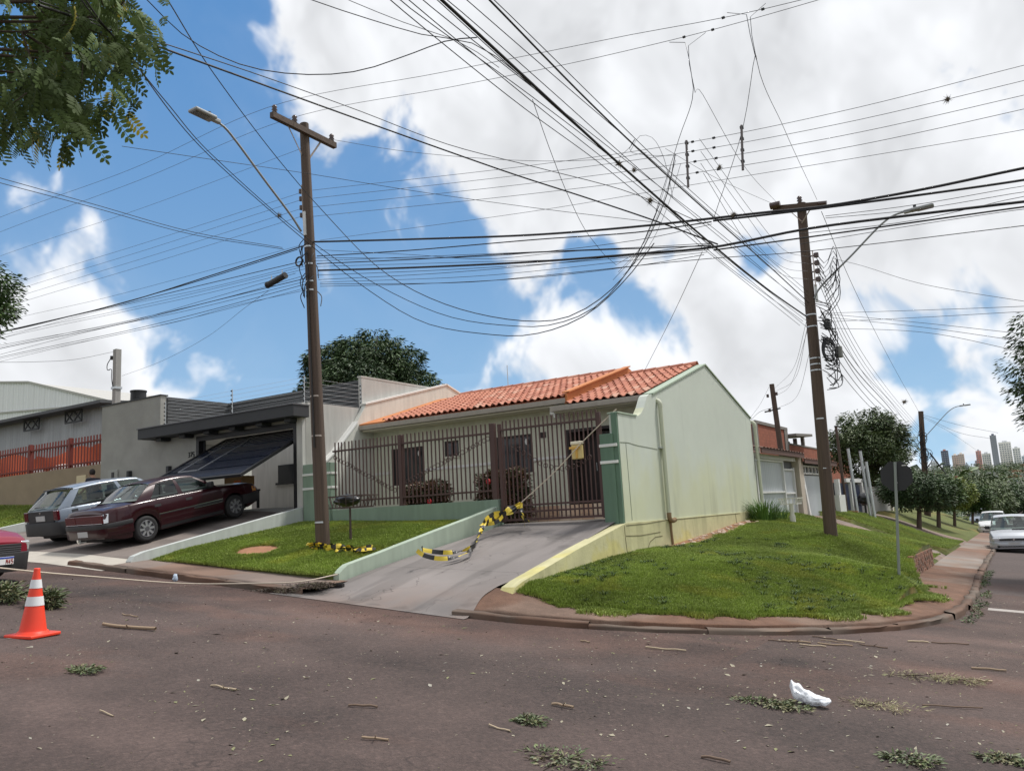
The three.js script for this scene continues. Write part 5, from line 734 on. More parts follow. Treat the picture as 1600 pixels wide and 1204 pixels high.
{
  // far lamp pole down the side street, plain dark pole behind the gable, thin posts
  const t = thing('utility_pole', 'far dark timber pole with lamp arm among the street trees', 'pole', [-5.5, 0, -60]);
  wpart(t, 'shaft', shaft([-5.55, -0.4, -60], [-5.1, 7.0, -60], 0.2, 0.15), MT.pole);
  streetLamp(t, [[-5.1, 5.2, -59.9], [-4.4, 5.9, -59.9], [-3.4, 6.85, -59.9], [-3.0, 7.05, -59.9], [-2.7, 7.08, -59.9]], [-2.4, 7.1, -59.9], [1, 0.05, 0]);
  const R = rng(8), tg = []; for (let i = 0; i < 22; i++) { const y = 3.4 + R() * 2.6; tg.push(tube([[-5.2, y + 0.4, -59.8], [-5.6 + R() * 0.9, y, -59.8], [-5.2, y - 0.6, -59.8]], 0.02, 6, 4)); } wpart(t, 'cable_tangle', merge(tg), MT.cable).userData.kind = 'stuff';
  wpart(t, 'stay_wire', rod([-4.9, 4.2, -60], [-3.3, 1.2, -60], 0.05, 0.04), MT.cable);
  const d = thing('service_pole', 'plain dark pole rising behind the gable by the brick building', 'pole', [-9.4, 1.3, -38.9]);
  wpart(d, 'shaft', shaft([-9.3, 0.9, -38.9], [-9.5, 7.15, -38.9], 0.13, 0.11), MT.pole); for (const [x, y] of [[-9.72, 6.6], [-9.3, 6.65], [-9.7, 5.9]]) wpart(d, 'insulator', new THREE.CylinderGeometry(0.06, 0.06, 0.15, 8).translate(x, y, -38.8), MT.porcelain); wpart(d, 'cross_rail', bar([-9.95, 5.85, -38.85], [-9.2, 5.95, -38.85], 0.06), MT.darkIron);
  for (const [x, y0, y1, z, lean, mat, lab] of [[-6.9, 0.4, 4.9, -39.5, -0.15, 'pole', 'slim dark post just right of the corner pole'], [-6.42, 0.2, 3.85, -39.5, -0.4, 'steel', 'thin leaning grey pipe post before the big tree'], [-5.9, 0.2, 3.7, -39.6, -0.5, 'steel', 'second thin leaning grey pipe post before the big tree'], [-5.75, 0.2, 3.2, -39.6, -0.35, 'steel', 'third, shortest leaning pipe post before the big tree']]) { const p = thing('pipe_post', lab, 'post', [x, y0, z]); wpart(p, 'shaft', rod([x - lean * 0, y0 - 0.3, z], [x + lean * 0.3, y1, z], 0.075, 0.065, 10), MT[mat]); wpart(p, 'cap', new THREE.CylinderGeometry(0.08, 0.08, 0.05, 10).translate(x + lean * 0.3, y1, z), MT.darkIron); }
}
const WIRES = [
[0.007,"topmost bare wire over the outer crossarm insulator, crossing to the upper right",[[-48.24,11.5,-11.25],[-24.27,11.07,-11.25],[-17.7,10.73,-11.25],[-12.73,10.73,-11.25],[-8.14,9.88,-11.25],[-4.66,9.24,-11.25],[-1.45,8.68,-11.25],[22.19,7.24,-11.25]]],
[0.007,"second highest bare wire over the inner crossarm insulator, crossing to the upper right",[[-49.44,11.39,-11.82],[-25.46,11.06,-11.82],[-18.31,10.78,-11.82],[-12.74,10.69,-11.82],[-8.26,9.9,-11.82],[-4.92,9.34,-11.82],[-1.53,8.97,-11.82],[22.33,8.06,-11.82]]],
[0.006,"bare wire from the left frame edge to the crossarm pole, just under its crossarm",[[-50.18,10.89,-12.2],[-26.2,10.55,-12.2],[-18.59,10.24,-12.2],[-12.85,10.14,-12.2]]],
[0.006,"bare wire leaving the short end of the crossarm, sagging right through clouds",[[-11.97,10.1,-12.2],[-9.72,9.13,-12.2],[-6.75,8.07,-12.2],[-5.23,7.68,-12.2],[-4.64,7.61,-12.2]]],
[0.006,"topmost of the four rack wires left of the crossarm pole",[[-50.1,9.76,-12.2],[-26.11,9.49,-12.2],[-18.42,9.24,-12.2],[-12.87,9.09,-12.2]]],
[0.006,"topmost of the four rack wires between the crossarm pole and the right frame edge",[[-12.51,9.05,-12.2],[-6.75,8.0,-12.2],[-3.86,7.56,-12.2],[-1.33,7.33,-12.2],[0.74,7.25,-12.2],[1.43,7.21,-12.2],[25.39,6.72,-12.2]]],
[0.006,"second of the four rack wires left of the crossarm pole",[[-50.07,9.5,-12.2],[-26.08,9.26,-12.2],[-18.42,9.04,-12.2],[-12.87,8.92,-12.2]]],
[0.006,"second of the four rack wires between the crossarm pole and the right frame edge",[[-12.51,8.86,-12.2],[-6.76,7.84,-12.2],[-3.87,7.4,-12.2],[-1.35,7.14,-12.2],[0.71,7.04,-12.2],[1.4,7.01,-12.2],[25.38,6.65,-12.2]]],
[0.006,"third of the four rack wires left of the crossarm pole",[[-50.05,9.25,-12.2],[-26.06,9.03,-12.2],[-18.41,8.83,-12.2],[-12.88,8.71,-12.2]]],
[0.006,"third of the four rack wires between the crossarm pole and the right frame edge",[[-12.52,8.66,-12.2],[-6.78,7.66,-12.2],[-3.89,7.22,-12.2],[-1.38,6.95,-12.2],[0.68,6.84,-12.2],[1.38,6.81,-12.2],[25.36,6.45,-12.2]]],
[0.006,"lowest of the four rack wires left of the crossarm pole",[[-50.03,9.03,-12.2],[-26.04,8.82,-12.2],[-18.4,8.63,-12.2],[-12.88,8.53,-12.2]]],
[0.006,"lowest of the four rack wires between the crossarm pole and the right frame edge",[[-12.52,8.44,-12.2],[-6.79,7.46,-12.2],[-3.91,7.03,-12.2],[-1.4,6.76,-12.2],[0.66,6.65,-12.2],[1.35,6.63,-12.2],[25.34,6.39,-12.2]]],
[0.005,"thin neutral wire below the four rack wires, crossing behind the hanging spacer bars",[[-12.3,7.84,-12.2],[-6.81,7.13,-12.2],[-3.97,6.84,-12.2],[0.62,6.37,-12.2],[1.31,6.33,-12.2],[25.27,5.84,-12.2]]],
[0.03,"upper thick black cable bundle along the front street",[[-12.55,7.86,-12.2],[-9.8,7.28,-12.2],[-6.84,6.68,-12.2],[-4.87,6.36,-12.2],[-3.61,6.19,-12.2],[-2.77,6.08,-12.2],[-2.02,5.97,-12.2],[-0.74,5.88,-12.2],[0.55,5.85,-12.2],[1.24,5.82,-12.2],[25.22,5.46,-12.2]]],
[0.026,"second thick black cable just below the upper bundle, right part",[[-3.62,6.15,-12.2],[-2.77,6.04,-12.2],[-1.58,5.9,-12.2],[0.53,5.69,-12.2],[1.22,5.65,-12.2],[25.18,5.16,-12.2]]],
[0.03,"lower thick black cable bundle along the front street",[[-12.37,7.17,-12.2],[-9.82,6.69,-12.2],[-6.88,6.18,-12.2],[-4.91,5.89,-12.2],[-3.66,5.72,-12.2],[-2.24,5.68,-12.2],[-0.78,5.54,-12.2],[0.49,5.4,-12.2],[1.18,5.33,-12.2],[25.06,4.48,-12.2]]],
[0.018,"second black cable just below the lower bundle, right part",[[-3.66,5.67,-12.2],[-1.63,5.5,-12.2],[0.49,5.33,-12.2],[1.17,5.27,-12.2],[25.08,4.53,-12.2]]],
[0.016,"thin black phone cable in the sagging bunch between the poles",[[-12.4,7.5,-12.2],[-9.81,7.05,-12.2],[-6.85,6.59,-12.2],[-4.87,6.26,-12.2],[-3.65,6.14,-12.2]]],
[0.014,"thin black phone cable in the sagging bunch between the poles",[[-12.41,7.33,-12.2],[-9.82,6.86,-12.2],[-6.86,6.35,-12.2],[-4.9,5.98,-12.2],[-3.69,5.75,-12.2]]],
[0.007,"thin black phone cable in the sagging bunch between the poles",[[-12.41,7.07,-12.2],[-8.88,6.45,-12.2],[-6.11,6.01,-12.2],[-3.73,5.69,-12.2]]],
[0.007,"thin black phone cable in the sagging bunch between the poles",[[-12.37,6.96,-12.2],[-8.88,6.39,-12.2],[-6.1,6.02,-12.2],[-3.68,5.78,-12.2]]],
[0.007,"thin black phone cable in the sagging bunch between the poles",[[-12.32,6.8,-12.2],[-9.84,6.35,-12.2],[-6.9,5.89,-12.2],[-4.92,5.69,-12.2],[-3.82,5.63,-12.2]]],
[0.007,"thin black phone cable in the sagging bunch between the poles",[[-12.5,7.41,-12.2],[-8.26,6.62,-12.2],[-4.9,6.0,-12.2],[-3.68,5.79,-12.2]]],
[0.007,"thin black phone cable in the sagging bunch between the poles",[[-12.46,7.47,-12.2],[-7.97,6.52,-12.2],[-4.88,6.13,-12.2],[-3.65,6.1,-12.2]]],
[0.006,"thin black phone cable in the sagging bunch between the poles",[[-12.32,6.89,-12.2],[-7.99,6.15,-12.2],[-4.91,5.79,-12.2],[-3.77,5.66,-12.2]]],
[0.006,"thin black phone cable in the sagging bunch between the poles",[[-12.43,7.27,-12.2],[-8.57,6.53,-12.2],[-5.37,5.93,-12.2],[-3.73,5.71,-12.2]]],
[0.006,"thin black phone cable in the sagging bunch between the poles",[[-12.3,7.62,-12.2],[-9.81,6.96,-12.2],[-7.98,6.47,-12.2],[-6.09,6.2,-12.2],[-3.71,5.76,-12.2]]],
[0.008,"thin black cable running below the lower bundle to the right frame edge",[[-12.32,6.85,-12.2],[-8.44,6.11,-12.2],[-6.89,5.91,-12.2],[-3.83,5.56,-12.2],[-2.36,5.35,-12.2],[0.45,5.08,-12.2],[1.13,5.02,-12.2],[25.04,4.28,-12.2]]],
[0.006,"thin cable fanning right of the insulator pole top",[[-1.95,5.81,-12.2],[-0.76,5.68,-12.2],[0.52,5.61,-12.2],[1.21,5.56,-12.2],[25.15,4.95,-12.2]]],
[0.006,"thin cable fanning right of the insulator pole top",[[-1.95,5.78,-12.2],[-0.77,5.61,-12.2],[0.51,5.53,-12.2],[1.2,5.47,-12.2],[25.11,4.74,-12.2]]],
[0.006,"thin cable fanning right of the insulator pole top",[[-2.34,5.63,-12.2],[-0.79,5.46,-12.2],[0.5,5.47,-12.2],[1.19,5.43,-12.2],[25.15,4.94,-12.2]]],
[0.006,"thin cable fanning right of the insulator pole top",[[-2.35,5.47,-12.2],[-0.8,5.39,-12.2],[0.48,5.3,-12.2],[1.16,5.23,-12.2],[25.03,4.37,-12.2]]],
[0.02,"black cable in the fan between the crossarm pole and the left frame edge",[[-12.83,7.83,-12.2],[-16.08,7.8,-12.2],[-19.49,7.79,-12.2],[-24.75,8.01,-12.2],[-26.74,8.11,-12.2],[-50.71,8.53,-12.2]]],
[0.014,"black cable in the fan between the crossarm pole and the left frame edge",[[-13.0,7.79,-12.2],[-16.08,7.76,-12.2],[-19.4,7.8,-12.2],[-24.4,7.96,-12.2],[-26.74,8.08,-12.2],[-50.71,8.51,-12.2]]],
[0.012,"black cable in the fan between the crossarm pole and the left frame edge",[[-12.81,7.48,-12.2],[-16.08,7.62,-12.2],[-19.49,7.75,-12.2],[-26.74,8.06,-12.2],[-50.72,8.42,-12.2]]],
[0.006,"black cable in the fan between the crossarm pole and the left frame edge",[[-12.74,7.4,-12.2],[-16.08,7.51,-12.2],[-20.44,7.76,-12.2],[-26.72,7.87,-12.2],[-50.72,8.02,-12.2]]],
[0.007,"black cable in the fan between the crossarm pole and the left frame edge",[[-13.07,7.25,-12.2],[-16.08,7.23,-12.2],[-19.29,7.24,-12.2],[-26.7,7.67,-12.2],[-50.66,8.16,-12.2]]],
[0.012,"black cable in the fan between the crossarm pole and the left frame edge",[[-12.78,7.07,-12.2],[-16.08,7.15,-12.2],[-19.47,7.22,-12.2],[-26.69,7.56,-12.2],[-50.66,7.96,-12.2]]],
[0.007,"black cable in the fan between the crossarm pole and the left frame edge",[[-12.75,7.0,-12.2],[-16.87,7.09,-12.2],[-20.42,7.25,-12.2],[-26.67,7.36,-12.2],[-50.67,7.51,-12.2]]],
[0.009,"black cable in the fan between the crossarm pole and the left frame edge",[[-12.72,6.94,-12.2],[-16.08,6.94,-12.2],[-19.1,6.99,-12.2],[-26.66,7.29,-12.2],[-50.64,7.62,-12.2]]],
[0.006,"black cable in the fan between the crossarm pole and the left frame edge",[[-12.72,6.85,-12.2],[-16.07,6.86,-12.2],[-19.46,6.95,-12.2],[-26.66,7.24,-12.2],[-50.64,7.58,-12.2]]],
[0.006,"black cable in the fan between the crossarm pole and the left frame edge",[[-12.72,6.8,-12.2],[-15.31,6.89,-12.2],[-16.87,6.87,-12.2],[-21.4,7.02,-12.2],[-26.65,7.14,-12.2],[-50.64,7.33,-12.2]]],
[0.005,"black cable in the fan between the crossarm pole and the left frame edge",[[-12.87,7.86,-12.2],[-16.88,7.97,-12.2],[-20.46,8.09,-12.2],[-26.77,8.42,-12.2],[-50.74,8.86,-12.2]]],
[0.006,"black cable in the fan between the crossarm pole and the left frame edge",[[-12.78,7.29,-12.2],[-16.08,7.38,-12.2],[-19.48,7.54,-12.2],[-26.72,7.89,-12.2],[-50.69,8.3,-12.2]]],
[0.006,"black cable in the fan between the crossarm pole and the left frame edge",[[-12.78,7.35,-12.2],[-16.08,7.46,-12.2],[-19.86,7.62,-12.2],[-26.73,7.98,-12.2],[-50.7,8.42,-12.2]]],
[0.007,"black cable in the fan between the crossarm pole and the left frame edge",[[-12.75,7.14,-12.2],[-15.32,7.14,-12.2],[-18.57,7.23,-12.2],[-26.69,7.6,-12.2],[-50.67,7.98,-12.2]]],
[0.007,"drop cable from the splice sleeve down to the short concrete post",[[-11.67,6.15,-10.2],[-15.82,7.1,-13.04],[-19.91,7.41,-15.12],[-26.46,7.97,-18.0],[-32.24,8.47,-20.11]]],
[0.009,"black cable from the left frame edge to the short concrete post top",[[-27.28,7.34,-12.48],[-29.34,8.01,-15.11],[-31.38,8.75,-17.65],[-32.41,9.53,-19.84]]],
[0.012,"uppermost slack black cable dropping past the crossarm pole into a long low loop",[[8.14,5.45,11.85],[-7.53,7.9,-4.93],[-8.09,8.15,-5.53],[-9.54,8.56,-7.27],[-10.83,8.34,-9.8],[-10.74,7.67,-10.75],[-9.91,6.46,-11.52],[-8.79,5.69,-12.03],[-7.13,5.13,-12.28],[-6.19,5.09,-12.22],[-5.49,5.87,-12.99],[-4.66,7.04,-12.99],[-4.34,7.71,-12.78]]],
[0.012,"middle slack black cable dropping past the crossarm pole into a long low loop",[[9.82,4.06,12.46],[-6.58,6.51,-3.6],[-7.54,6.92,-4.54],[-9.08,7.43,-6.21],[-10.99,7.99,-8.51],[-10.89,7.14,-10.31],[-10.23,6.33,-11.51],[-8.86,5.5,-12.11],[-7.64,5.16,-12.44],[-6.83,5.04,-12.45],[-5.88,5.18,-12.37],[-5.38,6.04,-13.03],[-4.77,6.94,-12.95]]],
[0.013,"lowest slack black cable dropping past the crossarm pole into a long low loop",[[9.9,4.22,12.37],[-6.64,6.56,-3.69],[-7.68,6.98,-4.7],[-10.89,7.93,-8.31],[-10.85,7.02,-10.35],[-10.55,6.36,-11.49],[-9.49,5.5,-12.13],[-8.27,5.12,-12.52],[-7.29,4.95,-12.53],[-6.18,5.07,-12.45],[-5.64,5.76,-13.14],[-4.94,6.29,-12.99]]],
[0.011,"slack grey cable sagging high over the street lamp to the top centre",[[5.27,6.47,15.13],[-7.69,7.86,-4.68],[-8.05,7.97,-5.23],[-8.41,8.02,-6.11],[-8.43,8.11,-7.06],[-8.05,8.2,-7.79],[-7.39,8.19,-8.15],[-6.57,8.23,-8.32],[-5.78,8.06,-8.16],[-5.24,7.84,-8.05]]],
[0.022,"thick black cable descending from the near tree to the cable crossing",[[-7.16,6.62,-3.56],[-7.88,7.25,-4.75],[-8.49,7.9,-6.68],[-8.95,8.63,-9.84],[-7.25,7.93,-12.1],[-6.11,7.37,-12.71],[-4.81,6.65,-13.04],[-3.86,6.06,-13.14]]],
[0.01,"thin black cable just above the thick descending one",[[-7.16,6.66,-3.56],[-7.87,7.29,-4.77],[-8.43,8.04,-7.06],[-8.94,8.79,-9.84],[-8.1,8.46,-11.3],[-6.83,8.01,-12.33],[-5.34,7.36,-13.05],[-4.11,6.52,-13.28]]],
[0.007,"thin wire from the leafy branch passing behind the crossarm pole",[[-11.84,8.04,-7.29],[-11.54,8.3,-8.94],[-11.23,8.61,-10.82],[-9.74,8.3,-12.18],[-7.02,7.34,-12.57],[-4.94,6.68,-12.99]]],
[0.008,"upper of two converging cables from the left edge to the crossarm pole",[[-2.95,5.71,15.73],[-12.78,7.27,-5.71],[-12.89,7.32,-5.95],[-12.97,7.39,-7.54],[-12.6,7.27,-9.2],[-11.86,7.19,-10.73]]],
[0.008,"lower of two converging cables from the left edge to the crossarm pole",[[-2.62,5.57,15.53],[-12.78,7.19,-5.72],[-12.89,7.24,-5.95],[-12.97,7.33,-7.54],[-12.6,7.22,-9.2],[-11.85,7.16,-10.75]]],
[0.009,"upper slack wire entering at the top centre left",[[-21.81,10.62,10.62],[-6.51,7.94,-6.21],[-6.41,7.89,-6.32],[-6.17,7.87,-6.83],[-5.63,7.7,-7.4],[-5.02,7.48,-7.71],[-4.6,7.06,-8.43]]],
[0.007,"lower slack wire entering at the top centre left",[[-6.11,6.4,17.3],[-6.11,7.88,-6.33],[-6.11,7.93,-6.61],[-5.69,7.77,-7.23],[-5.3,7.65,-7.76],[-5.01,7.4,-8.19]]],
[0.026,"thickest steep black cable bundle coming over the street from the top centre",[[-3.92,6.77,18.97],[-3.92,6.41,-5.01],[-3.92,6.39,-5.47],[-3.92,6.27,-7.36],[-3.92,6.15,-9.52],[-3.92,6.03,-13.28],[-3.92,6.0,-16.55],[-3.92,6.08,-20.39]]],
[0.018,"second thickest steep black cable bundle coming over the street from the top centre",[[-3.92,7.38,18.16],[-3.92,6.88,-5.8],[-3.92,6.85,-6.3],[-3.92,6.7,-8.35],[-3.92,6.63,-10.17],[-3.92,6.59,-13.45],[-3.92,6.58,-16.58],[-3.92,6.51,-20.53]]],
[0.008,"thin steep wire of the bunch coming over the street from the top centre",[[-3.92,6.67,19.36],[-3.92,6.07,-4.58],[-3.92,6.05,-4.86],[-3.92,6.13,-7.03],[-3.92,6.16,-9.08],[-3.92,6.1,-10.88],[-3.92,5.89,-12.52],[-3.92,5.87,-19.67]]],
[0.008,"thin steep wire of the bunch coming over the street from the top centre",[[-3.92,6.62,19.46],[-3.92,6.0,-4.47],[-3.92,5.98,-4.74],[-3.92,5.92,-6.68],[-3.92,5.95,-8.76],[-3.92,5.84,-12.26],[-3.92,5.7,-19.26]]],
[0.008,"thin steep wire of the bunch coming over the street from the top centre",[[-3.92,6.72,19.24],[-3.92,6.14,-4.7],[-3.92,6.12,-4.99],[-3.92,6.07,-7.1],[-3.92,6.05,-10.15],[-3.92,5.99,-13.27],[-3.92,5.96,-20.26]]],
[0.008,"thin steep wire of the bunch coming over the street from the top centre",[[-3.92,6.51,19.12],[-3.92,6.24,-4.87],[-3.92,6.23,-5.18],[-3.92,6.25,-7.12],[-3.92,6.3,-9.99],[-3.92,6.38,-13.71],[-3.92,6.32,-20.36]]],
[0.008,"thin steep wire of the bunch coming over the street from the top centre",[[-3.92,6.62,18.52],[-3.92,6.62,-5.48],[-3.92,6.62,-5.89],[-3.92,6.63,-8.22],[-3.92,6.65,-10.13],[-3.92,6.63,-13.25],[-3.92,6.68,-20.54]]],
[0.008,"thin steep wire of the bunch coming over the street from the top centre",[[-3.92,5.98,18.78],[-3.92,6.42,-5.19],[-3.92,6.44,-5.57],[-3.92,6.4,-7.49],[-3.92,6.33,-9.78],[-3.92,6.3,-13.33],[-3.92,6.39,-20.4]]],
[0.008,"thin steep wire of the bunch coming over the street from the top centre",[[-3.92,6.89,18.86],[-3.92,6.37,-5.09],[-3.92,6.35,-5.41],[-3.92,6.24,-7.32],[-3.92,6.14,-9.64],[-3.92,5.97,-12.9],[-3.92,5.79,-20.1]]],
[0.008,"thin steep wire of the bunch coming over the street from the top centre",[[-3.92,6.9,17.93],[-3.92,6.9,-6.07],[-3.92,6.9,-6.38],[-3.92,6.81,-8.68],[-3.92,6.73,-10.79],[-3.92,6.72,-14.58],[-3.92,6.81,-20.61]]],
[0.006,"jumper wire curving from the spacer bar to the insulator pole rack",[[-4.02,8.05,-13.2],[-3.72,7.2,-15.05],[-3.69,7.0,-17.21],[-3.76,7.61,-20.35]]],
[0.006,"jumper wire curving from the spacer bar to the insulator pole rack",[[-4.02,7.82,-13.2],[-3.88,7.27,-15.01],[-3.79,6.87,-17.19],[-3.78,7.43,-20.35]]],
[0.006,"jumper wire curving from the spacer bar to the insulator pole rack",[[-4.04,7.6,-13.2],[-3.77,6.68,-15.04],[-3.75,6.62,-17.19],[-3.8,7.24,-20.35]]],
[0.006,"jumper wire curving from the spacer bar to the insulator pole rack",[[-4.01,7.41,-13.2],[-3.79,6.44,-15.03],[-3.75,6.44,-17.2],[-3.81,7.04,-20.35]]],
[0.007,"forked jumper hanging from the topmost wire at the upper right",[[-2.84,8.98,-11.3],[-2.59,8.91,-11.3],[-2.55,8.6,-11.3],[-2.5,8.14,-11.3],[-2.91,9.0,-12.98],[-3.33,8.15,-13.5],[-3.95,6.59,-13.33]]],
[0.006,"long tap wire from the upper right fork to the pole crossarm end",[[-2.27,8.9,-11.3],[-2.47,8.88,-11.3],[-2.49,8.11,-11.3],[-2.79,8.28,-14.23],[-3.41,9.03,-20.42]]],
[0.007,"forked jumper hanging from the second highest wire near the top",[[-3.77,8.85,-11.3],[-3.49,8.72,-11.3],[-3.49,8.43,-11.3],[-3.46,7.98,-11.3],[-4.34,8.03,-13.0],[-4.87,6.87,-13.02]]],
[0.006,"long tap wire from the second fork to the thick crossarm insulator",[[-3.19,8.79,-11.3],[-3.45,8.73,-11.3],[-3.45,7.98,-11.3],[-3.82,8.73,-12.95],[-3.71,8.1,-14.33],[-4.26,9.0,-20.05]]],
[0.006,"looped jumper wire near the cable crossing",[[-5.17,8.01,-12.8],[-4.99,8.28,-12.87],[-4.8,8.22,-12.94],[-4.65,7.88,-12.99],[-4.58,7.45,-13.02],[-4.54,7.03,-13.03]]],
[0.006,"short kinked jumper wire left of the spacer bars",[[-5.35,7.93,-12.72],[-5.13,8.13,-12.81],[-5.06,8.26,-12.84],[-5.18,8.02,-12.79],[-4.91,7.9,-12.9],[-4.41,7.81,-13.08]]],
[0.006,"thin wire sloping from the crossing to the pole crossarm",[[-4.59,7.97,-13.01],[-4.23,7.77,-13.97],[-4.21,8.21,-16.47],[-4.34,9.02,-20.04]]],
[0.005,"thin hanging wire looping down between the crossing and the lower bundle",[[-4.53,7.6,-13.03],[-4.86,6.84,-13.02],[-5.24,6.21,-12.98],[-5.77,5.78,-12.97]]],
[0.005,"thin hanging wire looping down between the crossing and the lower bundle",[[-4.44,7.73,-13.07],[-4.77,6.97,-13.06],[-5.15,6.34,-13.02],[-5.68,5.92,-13.02]]],
[0.005,"thin hanging wire looping down between the crossing and the lower bundle",[[-4.36,7.65,-13.09],[-4.69,6.9,-13.09],[-5.07,6.27,-13.05],[-5.6,5.85,-13.05]]],
[0.006,"long slack wire hanging from the steep bundle to the lower bundle",[[-4.76,7.04,-8.57],[-5.06,6.78,-9.54],[-5.31,6.44,-10.54],[-5.81,6.33,-12.41],[-5.64,6.02,-12.92],[-5.42,6.16,-13.02]]],
[0.008,"service drop from the cable crossing down to the red tiled roof",[[-4.18,6.03,-13.26],[-6.16,5.88,-16.91],[-8.75,5.38,-21.16]]],
[0.006,"thin drop wire from the insulator pole to the right frame edge",[[-3.27,7.54,-20.64],[-2.66,7.17,-20.33],[-1.07,5.72,-17.47],[0.42,4.82,-15.99],[1.04,4.38,-14.96],[12.66,1.49,4.35]]],
[0.006,"thin drop wire from the insulator pole to the right frame edge",[[-3.66,6.19,-20.58],[-1.5,5.37,-17.94],[0.41,4.73,-15.99],[1.05,4.46,-14.96],[13.41,2.63,4.94]]],
[0.006,"thin drop wire from the insulator pole to the right frame edge",[[-3.66,6.19,-20.58],[-1.19,5.05,-17.96],[0.35,4.26,-16.0],[0.98,3.9,-14.97],[12.98,1.5,4.65]]],
[0.006,"thin drop wire from the insulator pole to the right frame edge",[[-3.6,5.81,-20.59],[-1.21,4.86,-17.96],[0.31,3.95,-16.0],[0.93,3.55,-14.97],[12.67,0.9,4.54]]],
[0.006,"thin drop wire from the insulator pole to the right frame edge",[[-3.67,6.11,-20.58],[-1.2,4.96,-17.96],[0.34,4.13,-16.0],[0.96,3.76,-14.97],[12.79,1.29,4.68]]],
[0.006,"thin drop wire from the insulator pole to the right frame edge",[[-3.58,5.96,-20.59],[-1.17,5.18,-17.96],[0.4,4.64,-15.99],[1.04,4.37,-14.96],[13.4,2.54,4.94]]],
[0.022,"wire of the fan running down the side street from the insulator pole",[[-3.69,6.29,-20.78],[-4.08,5.86,-26.69],[-4.79,5.6,-41.73],[-5.41,4.45,-59.55]]],
[0.016,"wire of the fan running down the side street from the insulator pole",[[-3.68,6.06,-20.78],[-4.05,5.44,-27.71],[-4.65,5.13,-41.74],[-5.42,4.32,-59.55]]],
[0.012,"wire of the fan running down the side street from the insulator pole",[[-3.72,6.39,-20.77],[-4.0,5.85,-27.71],[-4.7,5.84,-41.74],[-5.36,4.87,-59.56]]],
[0.01,"wire of the fan running down the side street from the insulator pole",[[-3.63,7.65,-20.68],[-4.08,6.93,-27.7],[-4.88,6.72,-41.72],[-5.24,5.88,-59.57]]],
[0.01,"wire of the fan running down the side street from the insulator pole",[[-3.65,7.47,-20.68],[-4.16,6.83,-27.69],[-5.02,6.68,-41.7],[-5.26,5.71,-59.57]]],
[0.01,"wire of the fan running down the side street from the insulator pole",[[-3.65,7.27,-20.68],[-4.24,6.78,-27.68],[-5.14,6.63,-41.68],[-5.28,5.54,-59.57]]],
[0.01,"wire of the fan running down the side street from the insulator pole",[[-3.66,7.07,-20.68],[-4.3,6.66,-27.67],[-5.26,6.52,-41.67],[-5.3,5.37,-59.56]]],
[0.01,"wire of the fan running down the side street from the insulator pole",[[-3.39,8.81,-20.72],[-3.89,8.62,-27.73],[-4.59,8.05,-41.75],[-5.07,6.64,-59.58]]],
[0.014,"wire of the fan running down the side street from the insulator pole",[[-3.69,5.57,-20.77],[-4.08,5.19,-27.7],[-4.69,4.74,-41.74],[-5.38,4.02,-59.56]]],
[0.012,"wire of the fan running down the side street from the insulator pole",[[-3.7,5.21,-20.77],[-4.02,4.81,-27.71],[-4.71,4.56,-41.73],[-5.4,3.86,-59.56]]],
[0.007,"slack drop wire from the insulator pole down to the dark pole behind the gable",[[-4.02,6.14,-20.71],[-6.35,6.28,-29.32],[-9.37,6.94,-38.89]]],
[0.007,"slack drop wire from the insulator pole down to the dark pole behind the gable",[[-4.01,6.02,-20.72],[-6.32,5.93,-29.33],[-9.39,6.76,-38.88]]],
[0.007,"slack drop wire from the insulator pole down to the dark pole behind the gable",[[-4.02,5.91,-20.71],[-6.49,5.72,-29.29],[-9.38,6.57,-38.89]]],
[0.007,"slack drop wire from the insulator pole down to the dark pole behind the gable",[[-4.0,5.44,-20.72],[-6.35,5.25,-29.32],[-9.41,5.96,-38.88]]],
[0.009,"short drop wire from the dark pole to the back of the gable house",[[-9.62,7.03,-38.83],[-9.02,5.87,-34.85],[-7.14,4.36,-26.04]]],
[0.012,"lower short drop wire from the dark pole to the gable house",[[-9.57,6.01,-38.84],[-9.06,5.48,-34.84],[-7.14,4.28,-26.04]]],
[0.012,"thin wire running right from the far lamp pole",[[-4.97,6.73,-59.79],[-2.94,5.84,-59.93],[-0.87,5.13,-59.99]]],
[0.012,"thin wire running right from the far lamp pole",[[-4.98,6.64,-59.79],[-3.0,5.34,-59.92],[-1.27,4.8,-59.99]]],
[0.012,"thin wire running right from the far lamp pole",[[-4.99,6.56,-59.79],[-4.08,5.96,-65.87],[-2.98,5.01,-79.94]]],
];
for (const [r, label, pts] of WIRES) {
  let len = 0; for (let i = 1; i < pts.length; i++) len += Math.hypot(pts[i][0] - pts[i - 1][0], pts[i][1] - pts[i - 1][1], pts[i][2] - pts[i - 1][2]);
  const m = solo('overhead_wire', tube(pts, r > 0.014 ? r * 0.66 : Math.max(0.004, r * 0.75), Math.min(130, Math.max(16, Math.round(len * 3))), r > 0.014 ? 6 : 4), /bare|rack wires|neutral|tap|jumper/.test(label) ? MT.bareWire : MT.cable, label, /cable/.test(label) ? 'cable' : 'wire', 'overhead wires and cables');
}
